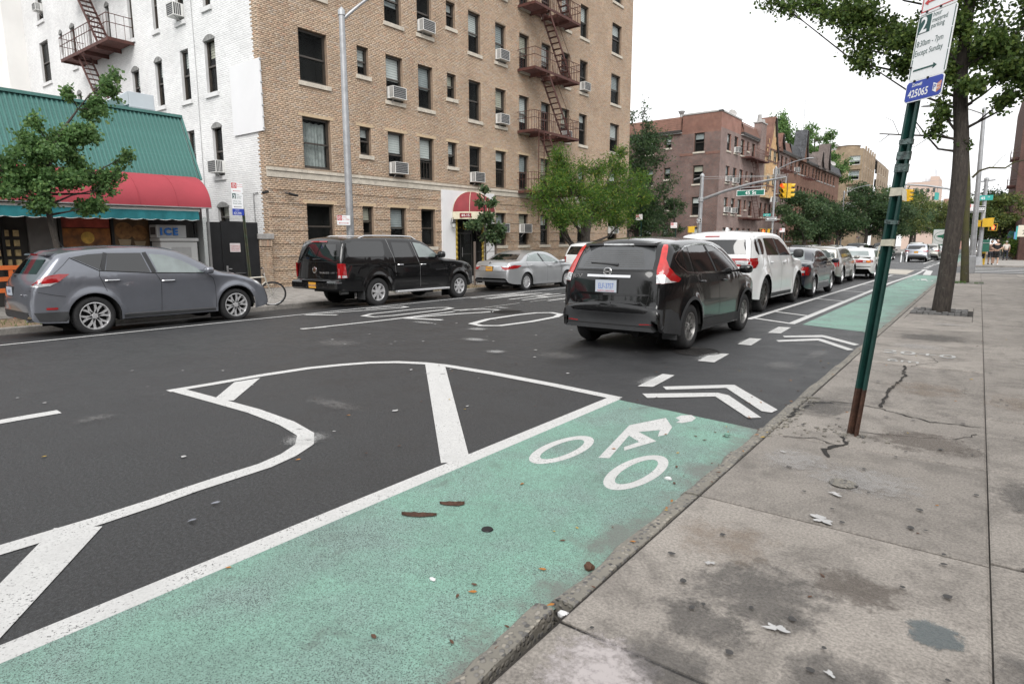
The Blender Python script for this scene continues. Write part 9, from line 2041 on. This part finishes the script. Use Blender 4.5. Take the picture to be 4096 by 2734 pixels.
# stains, splashes and cracks on the pavement
def smear(x, y, a, b_, m, rot=0, z=.006, name='stain'):
 ca, sa = math.cos(rot), math.sin(rot); part(name, MB().add([(x+ca*i*a/2-sa*j*b_/2, y+sa*i*a/2+ca*j*b_/2, SW_Z+z) for i, j in ((-1, -1), (1, -1), (1, 1), (-1, 1))], [(0, 1, 2, 3)]), m, sw)
smear(-.93, 1.74, .44, .5, M_pink, .3, name='paint_spill')
M_gr2 = smudge_mat('grey_stain', (.075, .072, .07), .68, 9, .42, .16); M_brs = smudge_mat('brown_stain', (.12, .10, .085), .71, 11, .45, .12); M_pale = smudge_mat('pale_scuff', (.42, .41, .40), .74, 16, .4, .16); M_rus = smudge_mat('rusty_tint', (.24, .18, .13), .74, 7, .35, .2); M_bluegr = smudge_mat('blue_grey_stain', (.11, .14, .15), .66, 12, .6, .06)
for i, (x, y, a, b_, m_) in enumerate(((-.62, 2.62, .7, .75, M_gr2), (-.75, 2.25, .55, .4, M_gr2), (-.22, 2.2, .6, .5, M_gr2), (-.3, 2.9, .6, .4, M_brs), (.0, 2.72, .22, .25, M_bluegr), (-.45, 4.35, 1.0, .7, M_pale), (-.9, 4.5, .7, .8, M_pale), (-.2, 5.5, 1.0, .7, M_brs), (.5, 4.6, .8, .8, M_gr2), (-.3, 7.6, 1.2, 1.4, M_rus), (.5, 7.4, 1.0, 1.6, M_rus), (-.5, 12, 1.2, 1.2, M_gr2), (-.9, 3.0, .6, .7, M_rus), (-1.0, 6.2, .4, 1.2, M_gr2), (-.75, 1.95, .5, .3, M_gr2), (-.1, 1.95, .4, .4, M_gr2), (-.3, 14.2, 1.0, .6, M_pale), (-.6, 10.8, 1.0, .8, M_pale), (.9, 5.6, .8, 1.0, M_gr2), (.4, 2.6, .5, .7, M_gr2))): smear(x, y, a, b_, m_, RL.uniform(-.4, .4), .005+.0004*i)
for i, (x, y, r_) in enumerate(((-.55, 3.55, .07), (-.88, 2.72, .026), (-.50, 2.38, .045), (-.28, 2.22, .022), (-.20, 2.15, .016), (-.56, 3.98, .04), (-1.0, 4.6, .02))): blob(x, y, r_*.72, r_*.55, 'paint_splash', M_splat, sw, SW_Z+.014+.0003*i, n=34, irr=.75, seed=30+i)
M_gum = mk('old_gum', (.045, .043, .042), .7, var=.15)
for k in range(95):
 x, y = RL.uniform(-1.1, 1.3), 1.9+abs(RL.gauss(0, 4.0)); r_ = RL.uniform(.007, .019); blob(x, y, r_, r_*RL.uniform(.7, 1.1), 'gum_spot', M_gum, sw, SW_Z+.0165, n=9, irr=.25, seed=200+k)
M_crack = mk('crack_dirt', (.022, .02, .018), .95)
def crack(pts, w, seed):
 rr_ = random.Random(seed); P = []
 for a, b_ in zip(pts, pts[1:]):
  n = max(3, int(math.hypot(b_[0]-a[0], b_[1]-a[1])/.05))
  for k in range(n): P.append((a[0]+(b_[0]-a[0])*k/n+rr_.gauss(0, .010), a[1]+(b_[1]-a[1])*k/n+rr_.gauss(0, .010)))
 P.append(pts[-1]); q = MB(); n = len(P)
 for i, (x, y) in enumerate(P):
  d = Vector((P[min(i+1, n-1)][0]-P[max(i-1, 0)][0], P[min(i+1, n-1)][1]-P[max(i-1, 0)][1])).normalized(); ww = w*rr_.uniform(.35, 1.2); q.v += [(x-d.y*ww, y+d.x*ww, SW_Z+.0075), (x+d.y*ww, y-d.x*ww, SW_Z+.0075)]
 for i in range(n-1): q.f.append((2*i, 2*i+2, 2*i+3, 2*i+1))
 part('crack', q, M_crack, sw)
crack([(-.60, 6.5), (-.62, 7.4), (-.55, 8.2), (-.61, 9.0)], .016, 1); crack([(-1.2, 6.25), (-.95, 6.5), (-.6, 6.45), (-.2, 6.2), (.15, 6.25)], .009, 2); crack([(-1.1, 5.0), (-.9, 5.12), (-.7, 5.02)], .006, 3); crack([(-.68, 5.5), (-.3, 5.6), (.0, 5.75), (.12, 6.0)], .005, 4); crack([(-.72, 5.3), (-.68, 5.1), (-.78, 4.85), (-.72, 4.7)], .018, 5); crack([(-.55, 9.0), (-.3, 9.5), (-.38, 9.9)], .005, 6); crack([(-1.21, 5.5), (-1.18, 6.0), (-1.12, 6.3), (-.98, 6.4)], .022, 7)
M_chalk = mk('chalk_line', (.42, .42, .41), .9, var=.3, vs=30)
text('20+0', .42, (-.98, 9.95, SW_Z+.008), (1, 0, 0), (0, 1, 0), M_chalk, sw, 'chalk_mark', sx=1.0); text('6m', .3, (-.85, 9.25, SW_Z+.008), (1, 0, 0), (0, 1, 0), M_chalk, sw, 'chalk_mark')
# old drain cap set in the slab
part('valve_cap', MB().lathe([(0, .0), (.055, .0), (.06, .004), (.075, .004), (.08, .0)], (-.55, 4.2, SW_Z+.012), n=18), M_kerb, sw)
bpy.data.scenes.remove(TXT)
